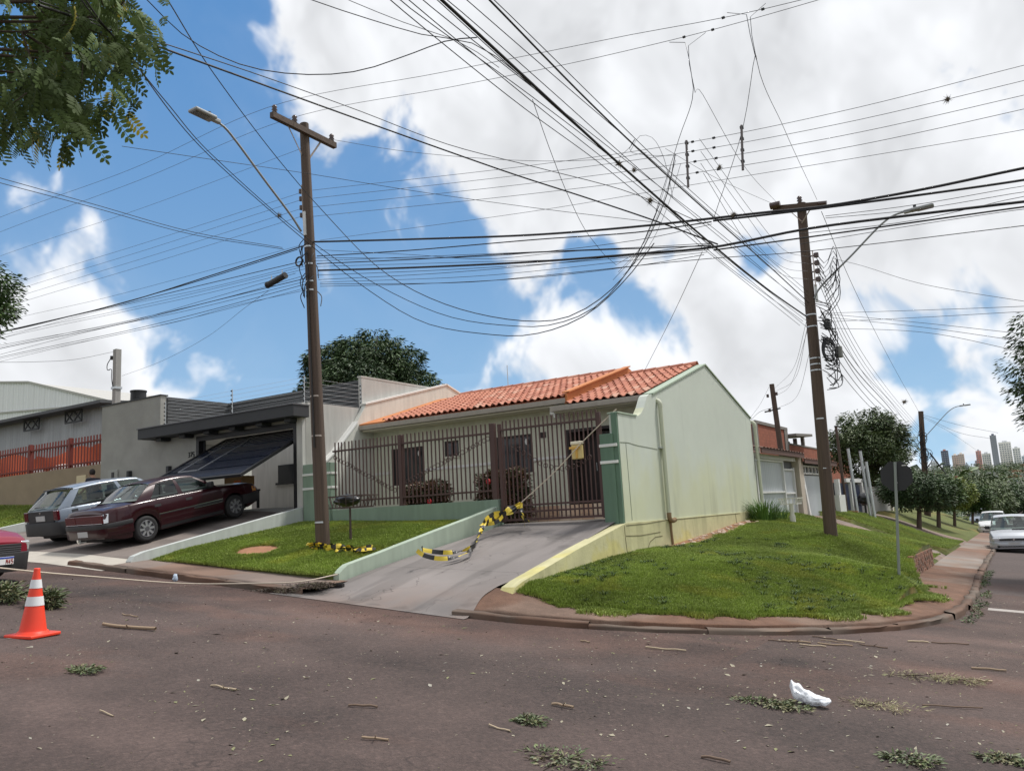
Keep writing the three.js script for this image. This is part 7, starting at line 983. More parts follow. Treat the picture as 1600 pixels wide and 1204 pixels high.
// ---------------------------------------------------------------- houses down the side street
{
  const sheet = M(0.5, 0.53, 0.55, 0.55, { map: T.streak, metalness: 0.1 }), wht = M(0.72, 0.72, 0.7, 0.7, { map: T.streak }), beige = M(0.5, 0.44, 0.36, 0.85, { map: T.streak });
  const corrX = (z0, z1, y0, y1, x, pitch, amp) => { const n = Math.round(Math.abs(z1 - z0) / pitch) * 4; return patch((u, v) => [x + amp * Math.max(-0.7, Math.min(0.7, Math.sin(u * n / 4 * Math.PI * 2))), lerp(y0, y1, v), lerp(z0, z1, u)], n, 1); };
  const t = thing('neighbour_house', 'low house with tall white corrugated gates behind the gable', 'house', [-8.5, 1, -30]);
  wpart(t, 'side_wall', box(-14, -7.0, 0.6, 3.2, -25.2, -24.95), beige); wpart(t, 'rear_wall', box(-14, -13.8, 0.6, 3.4, -35.6, -25.2), beige);
  const gate = (z0, z1, y0, y1, posts, rails) => { const g = wpart(t, 'gate', corrX(z0, z1, y0, y1, -6.95, 0.22, 0.02), sheet, 'white corrugated sheet gate'); for (const z of posts) wpart(g, 'gate_post', box(-6.97, -6.87, y0 - 0.1, y1 + 0.1, z - 0.05, z + 0.05), wht); for (const y of rails) wpart(g, 'gate_rail', box(-6.965, -6.885, y - 0.03, y + 0.03, z1, z0), wht); return g; };
  gate(-25.1, -28.6, 1.2, 2.95, [-25.15, -28.55], [1.95, 2.98]); gate(-28.7, -30.1, 1.0, 2.7, [-30.05], [1.9, 2.72]);
  wpart(t, 'lintel', box(-7.02, -6.82, 3.02, 3.16, -30.2, -25.1), wht); wpart(t, 'pillar', merge(box(-7.3, -6.72, 0.7, 3.35, -30.85, -30.2)), beige); wpart(t, 'pillar_edge', bar([-6.7, 0.75, -31.0], [-6.85, 3.15, -30.8], 0.14, 0.2), wht);
  gate(-31.1, -34.9, 0.85, 2.55, [-31.15, -34.85], [2.62, 2.9]); gate(-35.0, -36.4, 0.8, 2.4, [-36.4], [2.5]);
  wpart(t, 'vent_row', box(-6.96, -6.93, 2.62, 2.86, -34.8, -31.3), MT.black); for (let i = 0; i < 5; i++) wpart(t, 'vent_mullion', box(-6.93, -6.87, 2.6, 2.88, -31.9 - i * 0.62, -31.84 - i * 0.62), wht);
  const roofM = M(0.14, 0.075, 0.055, 0.9, { map: T.clay });
  for (const [z0, z1, y] of [[-24.9, -30.6, 3.3], [-30.6, -36.6, 3.12]]) { const r = wpart(t, 'roof', patch((u, v) => [lerp(-6.55, -10, v), y + 0.95 * v * 0.8 + 0.03 * Math.abs(Math.sin(u * 46)), lerp(z0, z1, u)], 90, 2), roofM); wpart(r, 'fascia', box(-6.62, -6.58, y - 0.16, y, z1, z0), M(0.1, 0.05, 0.04, 0.8)); wpart(r, 'roof_back', patch((u, v) => [lerp(-10, -14, v), y + 0.76 - 0.9 * v, lerp(z0, z1, u)], 2, 2), roofM); }
  wpart(t, 'front_infill', box(-7.05, -6.98, 0.6, 3.1, -36.5, -25.1), MT.charcoal2);
  // unfinished brick building behind
  const brickTex = makeTex(512, (u, v) => { const row = Math.floor(v * 24), uu = (u * 14 + (row % 2) * 0.5) % 1, vv = (v * 24) % 1, j = uu < 0.06 || vv < 0.12; const n = hash2(row * 31, Math.floor(u * 14 + (row % 2) * 0.5)); const k = 0.75 + 0.25 * n; return j ? [0.7, 0.62, 0.55] : [k, k * 0.92, k * 0.9]; }, 0.25);
  const brick = M(0.3, 0.098, 0.055, 0.92, { map: brickTex }), conc = M(0.22, 0.2, 0.18, 0.92, { map: T.mottle });
  const b = thing('brick_building', 'unfinished red brick building with concrete frame behind the white gates', 'building', [-15, 1.4, -50]);
  wpart(b, 'brick_wall', merge(box(-12, -11.85, 2.5, 5.85, -50.2, -44.2), box(-18, -12, 2.5, 5.85, -44.4, -44.2)), brick); wpart(b, 'column', box(-12.05, -11.8, 2.5, 6.0, -51.0, -50.2), conc); wpart(b, 'column', box(-12.02, -11.78, 2.5, 5.9, -44.2, -43.9), conc); wpart(b, 'beam', box(-12.03, -11.79, 5.85, 6.02, -51, -43.9), conc);
  for (const [z, h] of [[-51.6, 5.2], [-53.6, 5.5], [-55.8, 5.9]]) wpart(b, 'terrace_column', box(-12.1, -11.9, 3.8, h, z - 0.15, z + 0.15), conc); wpart(b, 'terrace_roof', bar([-12, 5.55, -51], [-12, 5.75, -55.6], 1.4, 0.16), conc); wpart(b, 'terrace_wall', box(-15, -14.8, 3.8, 5.4, -56, -51), conc); wpart(b, 'terrace_slab', box(-15, -11.85, 3.7, 3.85, -56, -51), conc);
  wpart(b, 'lower_wall', box(-12.05, -11.85, 1, 5.0, -72, -51), brick); wpart(b, 'parapet', box(-12.08, -11.82, 5.0, 5.1, -72, -51), conc);
  const dk = thing('dark_gate_house', 'small frontage with dark blue gate and white frame', 'house', [-7, 0.9, -41]), blue = M(0.018, 0.024, 0.06, 0.4);
  wpart(dk, 'gate_panel', corrX(-38.4, -40.9, 0.75, 2.25, -6.95, 0.3, 0.02), blue); wpart(dk, 'gate_panel', corrX(-41.3, -44, 0.7, 2.2, -6.95, 0.3, 0.02), blue);
  for (const [z, w] of [[-38.2, 0.3], [-41.1, 0.22], [-41.9, 0.12], [-44.3, 0.35]]) wpart(dk, 'white_post', box(-7.05, -6.85, 0.5, 2.45, z - w / 2, z + w / 2), wht); wpart(dk, 'white_beam', box(-7.05, -6.85, 2.32, 2.5, -44.4, -40.0), wht); wpart(dk, 'low_wall', box(-6.9, -6.7, 0.4, 1.75, -38.4, -37.0), wht); wpart(dk, 'rear_wall', box(-12, -11.9, 0.4, 3, -45, -37), conc); wpart(dk, 'infill', box(-7.2, -7.05, 0.4, 2.3, -44.4, -38), MT.charcoal);
  const gw = thing('grey_wall', 'plain grey boundary wall left of the stop sign', 'wall', [-7, 0.4, -48]); wpart(gw, 'wall_body', box(-7.1, -6.9, -0.2, 2.05, -54, -44.6), M(0.4, 0.39, 0.37, 0.9, { map: T.streak })); wpart(gw, 'wall_coping', box(-7.14, -6.86, 2.05, 2.1, -54, -44.6), conc); wpart(gw, 'pier', box(-7.15, -6.8, -0.2, 2.1, -54.5, -54), M(0.6, 0.55, 0.48, 0.85)); wpart(gw, 'red_door', box(-7.05, -6.95, -0.2, 1.85, -55.4, -54.6), M(0.28, 0.05, 0.03, 0.7));
  const cb = thing('brown_carton', 'upright brown carton left on the verge', 'box', [-6.6, 0.45, -39.4]); wpart(cb, 'carton', rbox(-6.95, -6.4, 0.35, 1.0, -39.6, -39.2, 0.01), M(0.3, 0.17, 0.08, 0.9, { map: T.mottle })); wpart(cb, 'flap', bar([-6.95, 1.0, -39.2], [-7.05, 1.1, -39.0], 0.02, 0.3), M(0.3, 0.17, 0.08, 0.9));
}
// rubbish basket on a post: rim, bars and bag
function basket(label, x, y, z, w, d, h, depth, mat, bag, post) {
  const t = thing('rubbish_basket', label, 'basket', [x, y, z], 'rubbish baskets on posts');
  wpart(t, 'post', rod([x, y - 0.2, z], [x, y + h - depth, z], post, post, 10), mat); wpart(t, 'sleeve', rod([x, y - 0.2, z], [x, y + h * 0.33, z], post * 1.35, post * 1.35, 10), mat);
  const lo = (k, s) => [[x - w / 2 * s, k, z - d / 2 * s], [x + w / 2 * s, k, z - d / 2 * s], [x + w / 2 * s, k, z + d / 2 * s], [x - w / 2 * s, k, z + d / 2 * s]];
  const A = lo(y + h, 1), B = lo(y + h - depth, 0.84);
  for (const P of [A, B]) wpart(t, 'rim', merge(P.map((p, i) => bar(p, P[(i + 1) % 4], 0.022, 0.022))), mat);
  for (let s = 0; s < 4; s++) for (let i = 0; i < 5; i++) wpart(t, 'basket_bar', bar(lerp3(A[s], A[(s + 1) % 4], i / 5), lerp3(B[s], B[(s + 1) % 4], i / 5), 0.012, 0.012), mat);
  wpart(t, 'floor_bar', merge(...[0.2, 0.4, 0.6, 0.8].map(k => bar(lerp3(B[0], B[1], k), lerp3(B[3], B[2], k), 0.012, 0.012))), mat);
  if (bag) { const b = thing('rubbish_bag', bag[0], 'bag', [x, y + h - depth, z]); const g = new THREE.IcosahedronGeometry(1, 4), p = g.attributes.position; for (let i = 0; i < p.count; i++) { const X = p.getX(i), Y = p.getY(i), Z = p.getZ(i), k = 1 + 0.35 * (fbm(X * 3 + 4, Y * 3 + Z * 2, 4) - 0.5); p.setXYZ(i, X * k * bag[1], (Y * k + 1) * bag[2], Z * k * bag[3]); } g.computeVertexNormals(); g.translate(x + (bag[4] ?? 0), y + h - depth + 0.02, z); wpart(b, 'bag_body', g, new THREE.MeshPhysicalMaterial({ color: RGB(0.012, 0.012, 0.014), roughness: 0.3, side: THREE.DoubleSide })); wpart(b, 'knot', new THREE.ConeGeometry(0.04, 0.1, 8).rotateX(0.4).translate(x + (bag[4] ?? 0), y + h - depth + bag[2] * 2 + 0.02, z), MT.black); }
}
basket('brown iron rubbish basket on a post beside the crossarm pole', -12.2, 1.24, -12.85, 1.12, 0.5, 1.03, 0.24, M(0.07, 0.045, 0.04, 0.6), ['black rubbish bag lying in the basket by the crossarm pole', 0.33, 0.13, 0.2, -0.08], 0.022);
basket('white wire rubbish basket on a masonry post by the white gates', -5.6, 1.0, -23.7, 0.5, 0.75, 0.72, 0.16, M(0.6, 0.58, 0.54, 0.7), null, 0.06);
basket('small dark rubbish basket far down the verge', -6.4, 0.5, -41.5, 0.7, 0.6, 0.95, 0.25, MT.charcoal, ['black rubbish bag in the far dark basket', 0.35, 0.28, 0.3, 0], 0.05);
// stop sign seen from behind
{
  const t = thing('stop_sign', 'dark back of an octagonal road sign on a thin grey post', 'sign', [-2.12, 0.3, -16.4]);
  wpart(t, 'post', rod([-2.13, -0.1, -16.4], [-1.93, 2.28, -16.4], 0.026, 0.026, 10), M(0.28, 0.31, 0.29, 0.55, { metalness: 0.3, map: T.streak }));
  const oct = []; for (let i = 0; i < 8; i++) { const a = (i + 0.5) * Math.PI / 4; oct.push([-1.94 + 0.29 * Math.cos(a), 2.02 + 0.29 * Math.sin(a)]); }
  const p = wpart(t, 'plate', slabZ(oct, -16.445, -16.432), M(0.014, 0.014, 0.016, 0.5)); wpart(p, 'bolt', merge(new THREE.CylinderGeometry(0.02, 0.02, 0.02, 8).rotateX(Math.PI / 2).translate(-1.94, 2.16, -16.42), new THREE.CylinderGeometry(0.02, 0.02, 0.02, 8).rotateX(Math.PI / 2).translate(-1.95, 1.9, -16.42)), MT.steel);
  wpart(p, 'front_face', slabZ(oct.map(([x, y]) => [-1.94 + (x + 1.94) * 0.97, 2.02 + (y - 2.02) * 0.97]), -16.449, -16.4455), M(0.5, 0.02, 0.025, 0.5)); wpart(p, 'sticker', box(-1.83, -1.76, 2.2, 2.215, -16.431, -16.428), MT.white);
}
// brick retaining wall at the right edge of the corner lawn
{
  const t = thing('retaining_wall', 'low weathered brick retaining wall beside the side pavement', 'wall', [-2.4, -0.3, -23.2]);
  const bg = rbox(-0.05, 0.05, -0.036, 0.036, -0.1, 0.1, 0.006), bm = [M(0.3, 0.14, 0.09, 0.95, { map: T.soil }), M(0.24, 0.125, 0.085, 0.95, { map: T.soil }), M(0.34, 0.18, 0.12, 0.95, { map: T.soil }), M(0.19, 0.12, 0.085, 0.95, { map: T.soil })], R = rng(71);
  const y0 = (z) => roadY(-2.4, z) + 0.1;
  for (let j = 0; j < 7; j++) for (let i = 0; i < 22; i++) { const z = -20.95 - i * 0.212 - (j % 2) * 0.106; if (z < -25.6) continue; const m = finish(new THREE.Mesh(bg, bm[Math.floor(R() * 4)])); m.name = 'brick'; m.position.set((R() - 0.5) * 0.018, y0(z) + j * 0.082 + 0.3, z + 23.2); m.rotation.set((R() - 0.5) * 0.04, (R() - 0.5) * 0.06, 0); t.add(m); }
  wpart(t, 'mortar_core', slabX([[-20.9, -0.6], [-20.9, y0(-20.9) + 0.5], [-25.6, y0(-25.6) + 0.52], [-25.6, -0.8]], -2.45, -2.36), M(0.26, 0.2, 0.15, 0.98, { map: T.soil }));
}
// ---------------------------------------------------------------- street things
{
  const t = thing('traffic_cone', 'orange traffic cone with two white reflective bands', 'cone', [-9.59, roadY(-9.59, -4.99), -4.99], undefined, 0.25);
  const o = new THREE.MeshPhysicalMaterial({ color: RGB(0.8, 0.055, 0.022), roughness: 0.45, side: THREE.DoubleSide }), prof = (y) => lerp(0.148, 0.032, y / 0.72);
  t.rotation.z = -0.04;
  lpart(t, 'base', rbox(-0.2, 0.2, 0, 0.04, -0.2, 0.2, 0.015, 2), o); lpart(t, 'skirt', new THREE.CylinderGeometry(0.15, 0.17, 0.03, 28).translate(0, 0.05, 0), o);
  lpart(t, 'cone_body', new THREE.LatheGeometry([[0.15, 0.04], [prof(0.08), 0.08], [prof(0.7), 0.7], [0.034, 0.74], [0.03, 0.75], [0, 0.75]].map(p => new THREE.Vector2(...p)), 32), o);
  for (const [a, b] of [[0.34, 0.44], [0.53, 0.625]]) lpart(t, 'reflective_band', new THREE.CylinderGeometry(prof(b) + 0.004, prof(a) + 0.004, b - a, 32, 1, true).translate(0, (a + b) / 2, 0), M(0.72, 0.73, 0.74, 0.4));
}
function ribbon(pts, w, seed, stripe = 0.16) {                              // striped barrier tape, twisting along its run
  const c = new THREE.CatmullRomCurve3(pts.map(v3), false, 'centripetal'), L = c.getLength(), n = Math.ceil(L / 0.035), R = rng(seed), ph = R() * 6; const P = c.getSpacedPoints(n), pos = [], col = [], idx = [];
  for (let i = 0; i <= n; i++) { const tan = V().subVectors(P[Math.min(n, i + 1)], P[Math.max(0, i - 1)]).normalize(), s = i / n * L, a = ph + 1.6 * Math.sin(s * 2.3 + ph) + 0.7 * Math.sin(s * 7 + ph), b = V(0, 1, 0.01).cross(tan).normalize(), n2 = V().crossVectors(tan, b), e = b.multiplyScalar(Math.cos(a)).addScaledVector(n2, Math.sin(a)); for (let k = 0; k < 3; k++) { const q = P[i].clone().addScaledVector(e, (k / 2 - 0.5) * w).addScaledVector(n2, k === 1 ? 0.008 : 0); pos.push(q.x, q.y, q.z); } }
  const g0 = []; for (let i = 0; i < n; i++) for (let k = 0; k < 2; k++) { const a = i * 3 + k, b = a + 1, c2 = a + 3, d = a + 4, s = i / n * L; const y = Math.floor(s / stripe) % 2 === 0; for (const q of [a, b, d, a, d, c2]) { g0.push(pos[q * 3], pos[q * 3 + 1], pos[q * 3 + 2]); col.push(...(y ? [0.66, 0.5, 0.055] : [0.02, 0.019, 0.018])); } }
  const g = new THREE.BufferGeometry(); g.setAttribute('position', new THREE.Float32BufferAttribute(g0, 3)); g.setAttribute('color', new THREE.Float32BufferAttribute(col, 3)); g.computeVertexNormals(); return g;
}
{
  MT.tape = M(1, 1, 1, 0.4, { vertexColors: true });
  const k = [-8.93, 1.92, -14.5], t = thing('barrier_tape', 'bunched yellow and black barrier tape blowing from the rope over the driveway', 'tape', [-9, 1.3, -13]);
  const R = rng(83), jit = (p, a) => [p[0] + (R() - 0.5) * a, p[1] + (R() - 0.5) * a, p[2] + (R() - 0.5) * a];
  for (let i = 0; i < 6; i++) wpart(t, 'tape_strand', ribbon([k, jit([-9.08, 1.78, -14.25], 0.16), jit([-9.2, 1.66, -13.95], 0.22), jit([-9.22, 1.56, -13.6], 0.12), [-9.12, 1.45, -13.3]], 0.075, 100 + i, 0.14), MT.tape);
  wpart(t, 'tape_strand', ribbon([[-9.12, 1.45, -13.3], [-8.98, 1.36, -13.0], [-8.85, 1.26, -12.7], [-8.68, 1.17, -12.4], [-8.8, 1.09, -12.05], [-9.0, 1.1, -11.75], [-9.2, 1.17, -11.5], [-9.12, 1.2, -11.42]], 0.08, 111, 0.19), MT.tape);
  wpart(t, 'tape_strand', ribbon([[-9.12, 1.45, -13.3], [-8.95, 1.34, -12.95], [-8.8, 1.22, -12.6], [-8.66, 1.08, -12.2], [-8.74, 1.0, -11.85], [-8.92, 1.0, -11.6], [-9.1, 1.08, -11.4], [-9.2, 1.16, -11.35]], 0.08, 113, 0.22), MT.tape);
  wpart(t, 'tape_strand', ribbon([k, [-8.86, 1.78, -14.4], [-8.74, 1.62, -14.3], [-8.68, 1.5, -14.2], [-8.58, 1.47, -14.05]], 0.08, 117, 0.13), MT.tape); wpart(t, 'tape_strand', ribbon([k, [-8.9, 1.75, -14.45], [-8.82, 1.6, -14.4], [-8.66, 1.55, -14.35]], 0.08, 119, 0.12), MT.tape);
  const h = thing('barrier_tape', 'yellow and black barrier tape heaped on the grass at the foot of the crossarm pole', 'tape', [-11.6, 1.25, -12]);
  for (let i = 0; i < 4; i++) { const p = []; for (let j = 0; j < 12; j++) { const x = -12.55 + j * 0.155 + (R() - 0.5) * 0.1, z = -11.98 + (R() - 0.5) * 0.22; p.push([x, lawnLeftY(x, z) + 0.05 + R() * 0.09, z]); } wpart(h, 'tape_strand', ribbon(p, 0.075, 130 + i, 0.12), MT.tape); }
  const rope = M(0.55, 0.47, 0.38, 0.9);
  solo('rope', tube([[-6.84, 3.72, -15.06], [-7.5, 3.16, -14.88], [-8.2, 2.52, -14.72], k], 0.011, 24, 6), rope, 'beige rope stretched from the gable corner across the gate to the barrier tape', 'rope');
  solo('rope', tube([[-11.53,1.46,-5.09],[-11.87,1.26,-6.23],[-12.37,1.09,-7.37],[-12.51,0.82,-9.07],[-11.22,0.78,-9.50],[-10.43,0.78,-9.78],[-10.22,0.84,-10.42]], 0.011, 60, 6), rope, 'low slack beige rope crossing the kerb from the left frame edge past the cone', 'rope');
}
// white plastic bag on the asphalt
{
  const g = patch((u, v) => { const a = u * Math.PI * 2, s = v, r = 0.085 * (1 - 0.35 * s) * (0.55 + 0.7 * fbm(u * 9, v * 8 + 3, 3)) * (v < 0.06 ? v / 0.06 : 1) * (v > 0.93 ? (1 - v) / 0.07 * 0.8 + 0.2 : 1); const cx = lerp(-0.18, 0.2, s), cy = 0.035 + 0.1 * Math.pow(1 - s, 2.6) + 0.015 * s; return [cx + 0.25 * r * Math.cos(a) * (1 - s) * 3, Math.max(0.004, cy + r * Math.sin(a) * (0.6 + 0.5 * (1 - s))), r * Math.cos(a) * 1.1]; }, 48, 40);
  const m = solo('plastic_bag', g, new THREE.MeshPhysicalMaterial({ color: RGB(0.85, 0.87, 0.9), roughness: 0.35, transmission: 0.25, thickness: 0, side: THREE.DoubleSide }), 'crumpled white plastic bag lying on the road', 'bag'); m.position.set(-1.82, roadY(-1.82, -7.55), -7.6); m.rotation.y = -0.3;
  const c = new THREE.IcosahedronGeometry(0.06, 3); { const p = c.attributes.position; for (let i = 0; i < p.count; i++) { const k = 0.6 + 0.9 * fbm(p.getX(i) * 40 + 3, p.getY(i) * 40 + p.getZ(i) * 30, 3); p.setXYZ(i, p.getX(i) * k * 0.8, p.getY(i) * k * 1.1, p.getZ(i) * k * 0.7); } c.computeVertexNormals(); } const d = solo('litter', c, M(0.5, 0.6, 0.72, 0.4), 'small pale blue crumpled litter by the kerb', 'litter'); d.position.set(-13.3, roadY(-13.3, -9.4) + 0.06, -9.42);
  const e = new THREE.IcosahedronGeometry(0.12, 2); e.scale(1.2, 0.6, 0.9); const f = solo('litter', e, MT.white, 'white litter in the branches at the left frame edge', 'litter'); f.position.set(-11.9, roadY(-11.9, -6.3) + 0.1, -6.3);
}
// twigs, leaf heaps and fine litter on the road
{
  const R = rng(91), ST = [[-9.29,-5.95,0.75],[-10.16,-6.52,0.34],[-6.03,-4.76,0.31],[-4.71,-5.06,0.24],[-4.05,-4.47,0.19],[-3.78,-9.20,0.47],[-2.88,-10.79,0.27],[-2.69,-10.90,0.34],[-2.46,-10.75,0.31],[-2.46,-11.50,0.34],[-2.25,-11.01,0.41],[-2.13,-11.42,0.34],[-1.84,-11.27,0.33],[-2.34,-11.29,0.28],[-1.42,-12.08,0.25],[-1.06,-12.23,0.45],[-0.57,-10.55,0.34],[-0.58,-9.78,0.14],[-0.77,-8.32,0.51],[-4.73,-9.00,0.13],[-6.03,-3.70,0.20],[-1.98,-5.54,0.20],[-3.46,-6.11,0.20],[-3.52,-5.24,0.21]], tones = [M(0.3, 0.22, 0.15, 0.95), M(0.45, 0.36, 0.25, 0.95), M(0.16, 0.11, 0.08, 0.95)], names = ['thick pale broken branch lying on the road right of the cone', 'thin dark twig behind the thick branch', 'short broken stick left of the road centre', 'short knotty stick near the road centre', 'small forked twig at the bottom centre', 'long thin pale strip on the road below the corner kerb'];
  ST.forEach(([x, z, L], i) => {
    const ang = (R() - 0.5) * 0.7 + 0.2, r = i === 0 ? 0.02 : 0.005 + 0.006 * R(), p = []; for (let k = 0; k <= 4; k++) { const s = (k / 4 - 0.5) * L, X = x + Math.cos(ang) * s, Z = z - Math.sin(ang) * s + (R() - 0.5) * 0.04 * L; p.push([X, roadY(X, Z) + r + 0.004 + 0.012 * R(), Z]); }
    const g = [tube(p, r, 14, 6)]; if (i === 4 || i === 0 || i % 5 === 2) { const q = p[2]; g.push(rod(q, [q[0] + 0.06, q[1] + 0.04, q[2] + 0.06], r * 0.6, r * 0.3, 5)); }
    solo('twig', merge(g), i === 0 ? tones[0] : tones[i % 3 === 0 ? 2 : i % 3 === 1 ? 0 : 1], names[i] ?? (i < 18 ? 'pale stripped bark piece scattered near the corner kerb' : 'thin twig scattered on the near road'), 'twig', 'twigs on the road', p[2]);
  });
  const LC = [[0.09, 0.12, 0.045], [0.12, 0.15, 0.06], [0.16, 0.15, 0.07], [0.07, 0.09, 0.04]], labs = ['small leafy twig heap right of the cone', 'green leaf heap left of the white plastic bag', 'green leaves under the white plastic bag', 'small leaf sprig at the bottom centre', 'green leaf heap at the bottom centre edge', 'leafy twig heap near the bottom right corner', 'thin leaf trail right of the white plastic bag', 'spread of yellowish straw right of the road centre', 'thinner straw patch right of the yellowish straw', 'large leafy branch heap at the left frame edge', 'leafy branch tips right behind the cone', 'small straw heap in the bottom right corner'];
  [[-7.53,-4.39,0.16],[-2.20,-7.38,0.2],[-1.98,-7.34,0.18],[-3.46,-5.56,0.1],[-2.81,-4.92,0.28],[-0.93,-6.40,0.18],[-1.35,-7.92,0.25],[-1.20,-9.58,0.3],[-0.85,-9.62,0.2],[-12.6,-6.10,0.38],[-11.6,-6.21,0.2],[-0.35,-6.83,0.15]].forEach(([x, z, r], i) => {
    const big = i === 9 || i === 10, flat = i === 7 || i === 8 || i === 6; const y = roadY(x, z), t = thing('leaf_heap', labs[i], 'leaves', [x, y, z], 'fallen leaves on the road');
    wpart(t, 'leaves', crownGeo({ blobs: [[x, y + (big ? 0.1 : 0.02), z, r * (flat ? 1.9 : 1.4), big ? 0.11 : 0.014, r * 0.75], [x + r * 0.8, y + (big ? 0.12 : 0.015), z + 0.05, r * 0.6, big ? 0.12 : 0.012, r * 0.4]], clusters: big ? 75 : flat ? 60 : 48, leaves: big ? 12 : 7, rc: big ? 0.11 : 0.05, leaf: big ? [0.03, 0.09] : flat ? [0.006, 0.06] : [0.016, 0.045], seed: 200 + i, cols: flat ? [[0.27, 0.26, 0.12], [0.3, 0.25, 0.14]] : LC, droop: 0, inner: 0.02, flat: big ? 0.8 : 0.2 }), MT.leaf);
    const tw = []; for (let k = 0; k < (big ? 10 : 4); k++) { const a = R() * 6.28; tw.push(rod([x, y + 0.02, z], [x + Math.cos(a) * r * 1.3, y + 0.015 + (big ? 0.2 * R() : 0), z + Math.sin(a) * r], 0.006, 0.003, 4)); } wpart(t, 'stems', merge(tw), MT.bark).userData.kind = 'stuff';
  });
  // fine leaf litter: uncountable specks
  const sg = new THREE.BufferGeometry(); sg.setAttribute('position', new THREE.Float32BufferAttribute([-0.5, 0, 0, 0, 0.12, 0.32, 0.5, 0.04, 0, 0, 0.1, -0.32], 3)); sg.setIndex([0, 1, 2, 0, 2, 3]); sg.computeVertexNormals();
  const N = 3800, im = new THREE.InstancedMesh(sg, M(1, 1, 1, 0.9), N), m = new THREE.Matrix4(), q = new THREE.Quaternion(), c = new THREE.Color(); im.name = 'leaf_litter'; im.castShadow = im.receiveShadow = true; im.userData = { kind: 'stuff', label: 'fine leaf litter scattered over the road', category: 'litter' };
  let n = 0, gd = 0; while (n < N && gd++ < 90000) { const x = lerp(-15, 3, R()), z = lerp(-19, -2.2, R()); const k = fbm(x * 0.7, z * 0.7 + 3, 4); const kerbD = z < -9.3 && x < -5; if (kerbD || (z < -9.6 && x < -0.9 - 0.4 * R() && !(z > -10.2 - (x + 6.5) * 0.9 + 1.2 && z > -12.5 && x > -6.3)) || R() > sstep(0.36, 0.62, k) * 0.9 + 0.12 + (x > -3.5 ? 0.15 : 0)) continue; const s = 0.012 + 0.03 * R() * R() + (R() < 0.06 ? 0.03 : 0); q.setFromEuler(new THREE.Euler((R() - 0.5) * 0.5, R() * 6.28, (R() - 0.5) * 0.5)); m.compose(V(x, roadY(x, z) + 0.006, z), q, V(s * (0.8 + 1.4 * R()), s, s)); im.setMatrixAt(n, m); const p = R(); if (p < 0.45) c.setRGB(0.33, 0.3, 0.22); else if (p < 0.75) c.setRGB(0.2, 0.2, 0.1); else if (p < 0.9) c.setRGB(0.33, 0.31, 0.26); else c.setRGB(0.1, 0.075, 0.05); im.setColorAt(n, c); n++; }
  im.count = n; scene.add(im);
  // storm drain choked with leaves at the foot of the ramp wall, and weeds along the side kerb
  const dr = thing('storm_drain', 'dark storm drain inlet choked with dead leaves left of the driveway', 'drain', [-10.45, roadY(-10.45, -9.85), -9.85]);
  wpart(dr, 'grate_frame', merge(box(-11.0, -10.0, roadY(-10.5, -9.9) + 0.06, roadY(-10.5, -9.9) + 0.12, -10.36, -10.3), box(-11.0, -10.94, roadY(-10.5, -9.9) + 0.05, roadY(-10.5, -9.9) + 0.12, -10.3, -9.7)), MT.darkIron);
  wpart(dr, 'debris', crownGeo({ blobs: [[-10.5, roadY(-10.5, -10) + 0.12, -10.0, 0.6, 0.04, 0.36], [-10.9, roadY(-10.9, -9.6) + 0.04, -9.55, 0.6, 0.03, 0.16]], clusters: 260, leaves: 12, rc: 0.07, leaf: [0.012, 0.05], seed: 301, cols: [[0.06, 0.04, 0.03], [0.09, 0.06, 0.04], [0.04, 0.03, 0.022], [0.1, 0.09, 0.04]], droop: 0, inner: 0.1, flat: 0.3 }), MT.leaf).userData.kind = 'stuff';
  const wd = []; for (let i = 0; i < 26; i++) { const z = -14.8 - i * 0.45 - R() * 0.3, x = -0.98 + (R() - 0.5) * 0.2 - (z < -20 ? 0.12 : 0); wd.push([x, roadY(x, z) + 0.02, z, 0.09, 0.03, 0.2]); }
  const kw = crownGeo({ blobs: wd, clusters: 220, leaves: 8, rc: 0.04, leaf: [0.02, 0.045], seed: 303, cols: MIDG.concat([[0.16, 0.13, 0.07]]), droop: -0.2, inner: 0.2 }); const km = finish(new THREE.Mesh(kw, MT.leaf)); km.name = 'kerb_weeds'; km.userData = { kind: 'stuff', label: 'weeds and dry leaves along the side street kerb', category: 'weeds' }; scene.add(km);
  // rubble along the foot of the gable
  const rb = []; for (let i = 0; i < 90; i++) { const z = lerp(-16.6, -23.4, R()), x = -6.66 + 0.75 * R() * R(); const g = new THREE.IcosahedronGeometry(0.02 + 0.04 * R(), 0); g.scale(1.3, 0.6, 1); g.rotateY(R() * 6); g.translate(x, lawnY(x, z) + 0.01, z); rb.push(g); }
  const rm = finish(new THREE.Mesh(merge(rb), M(0.5, 0.38, 0.31, 0.95))); rm.name = 'rubble'; rm.userData = { kind: 'stuff', label: 'broken rubble bits along the foot of the gable', category: 'rubble' }; scene.add(rm);
  // white give-way line across the side street
  struct('road_line', patch((u, v) => { const x = lerp(-0.8, 3, u), z = lerp(-16.9, -17.25, v) ; return [x, roadY(x, z) + 0.005, z]; }, 16, 1), M(0.42, 0.4, 0.38, 0.9, { map: T.soil }));
}
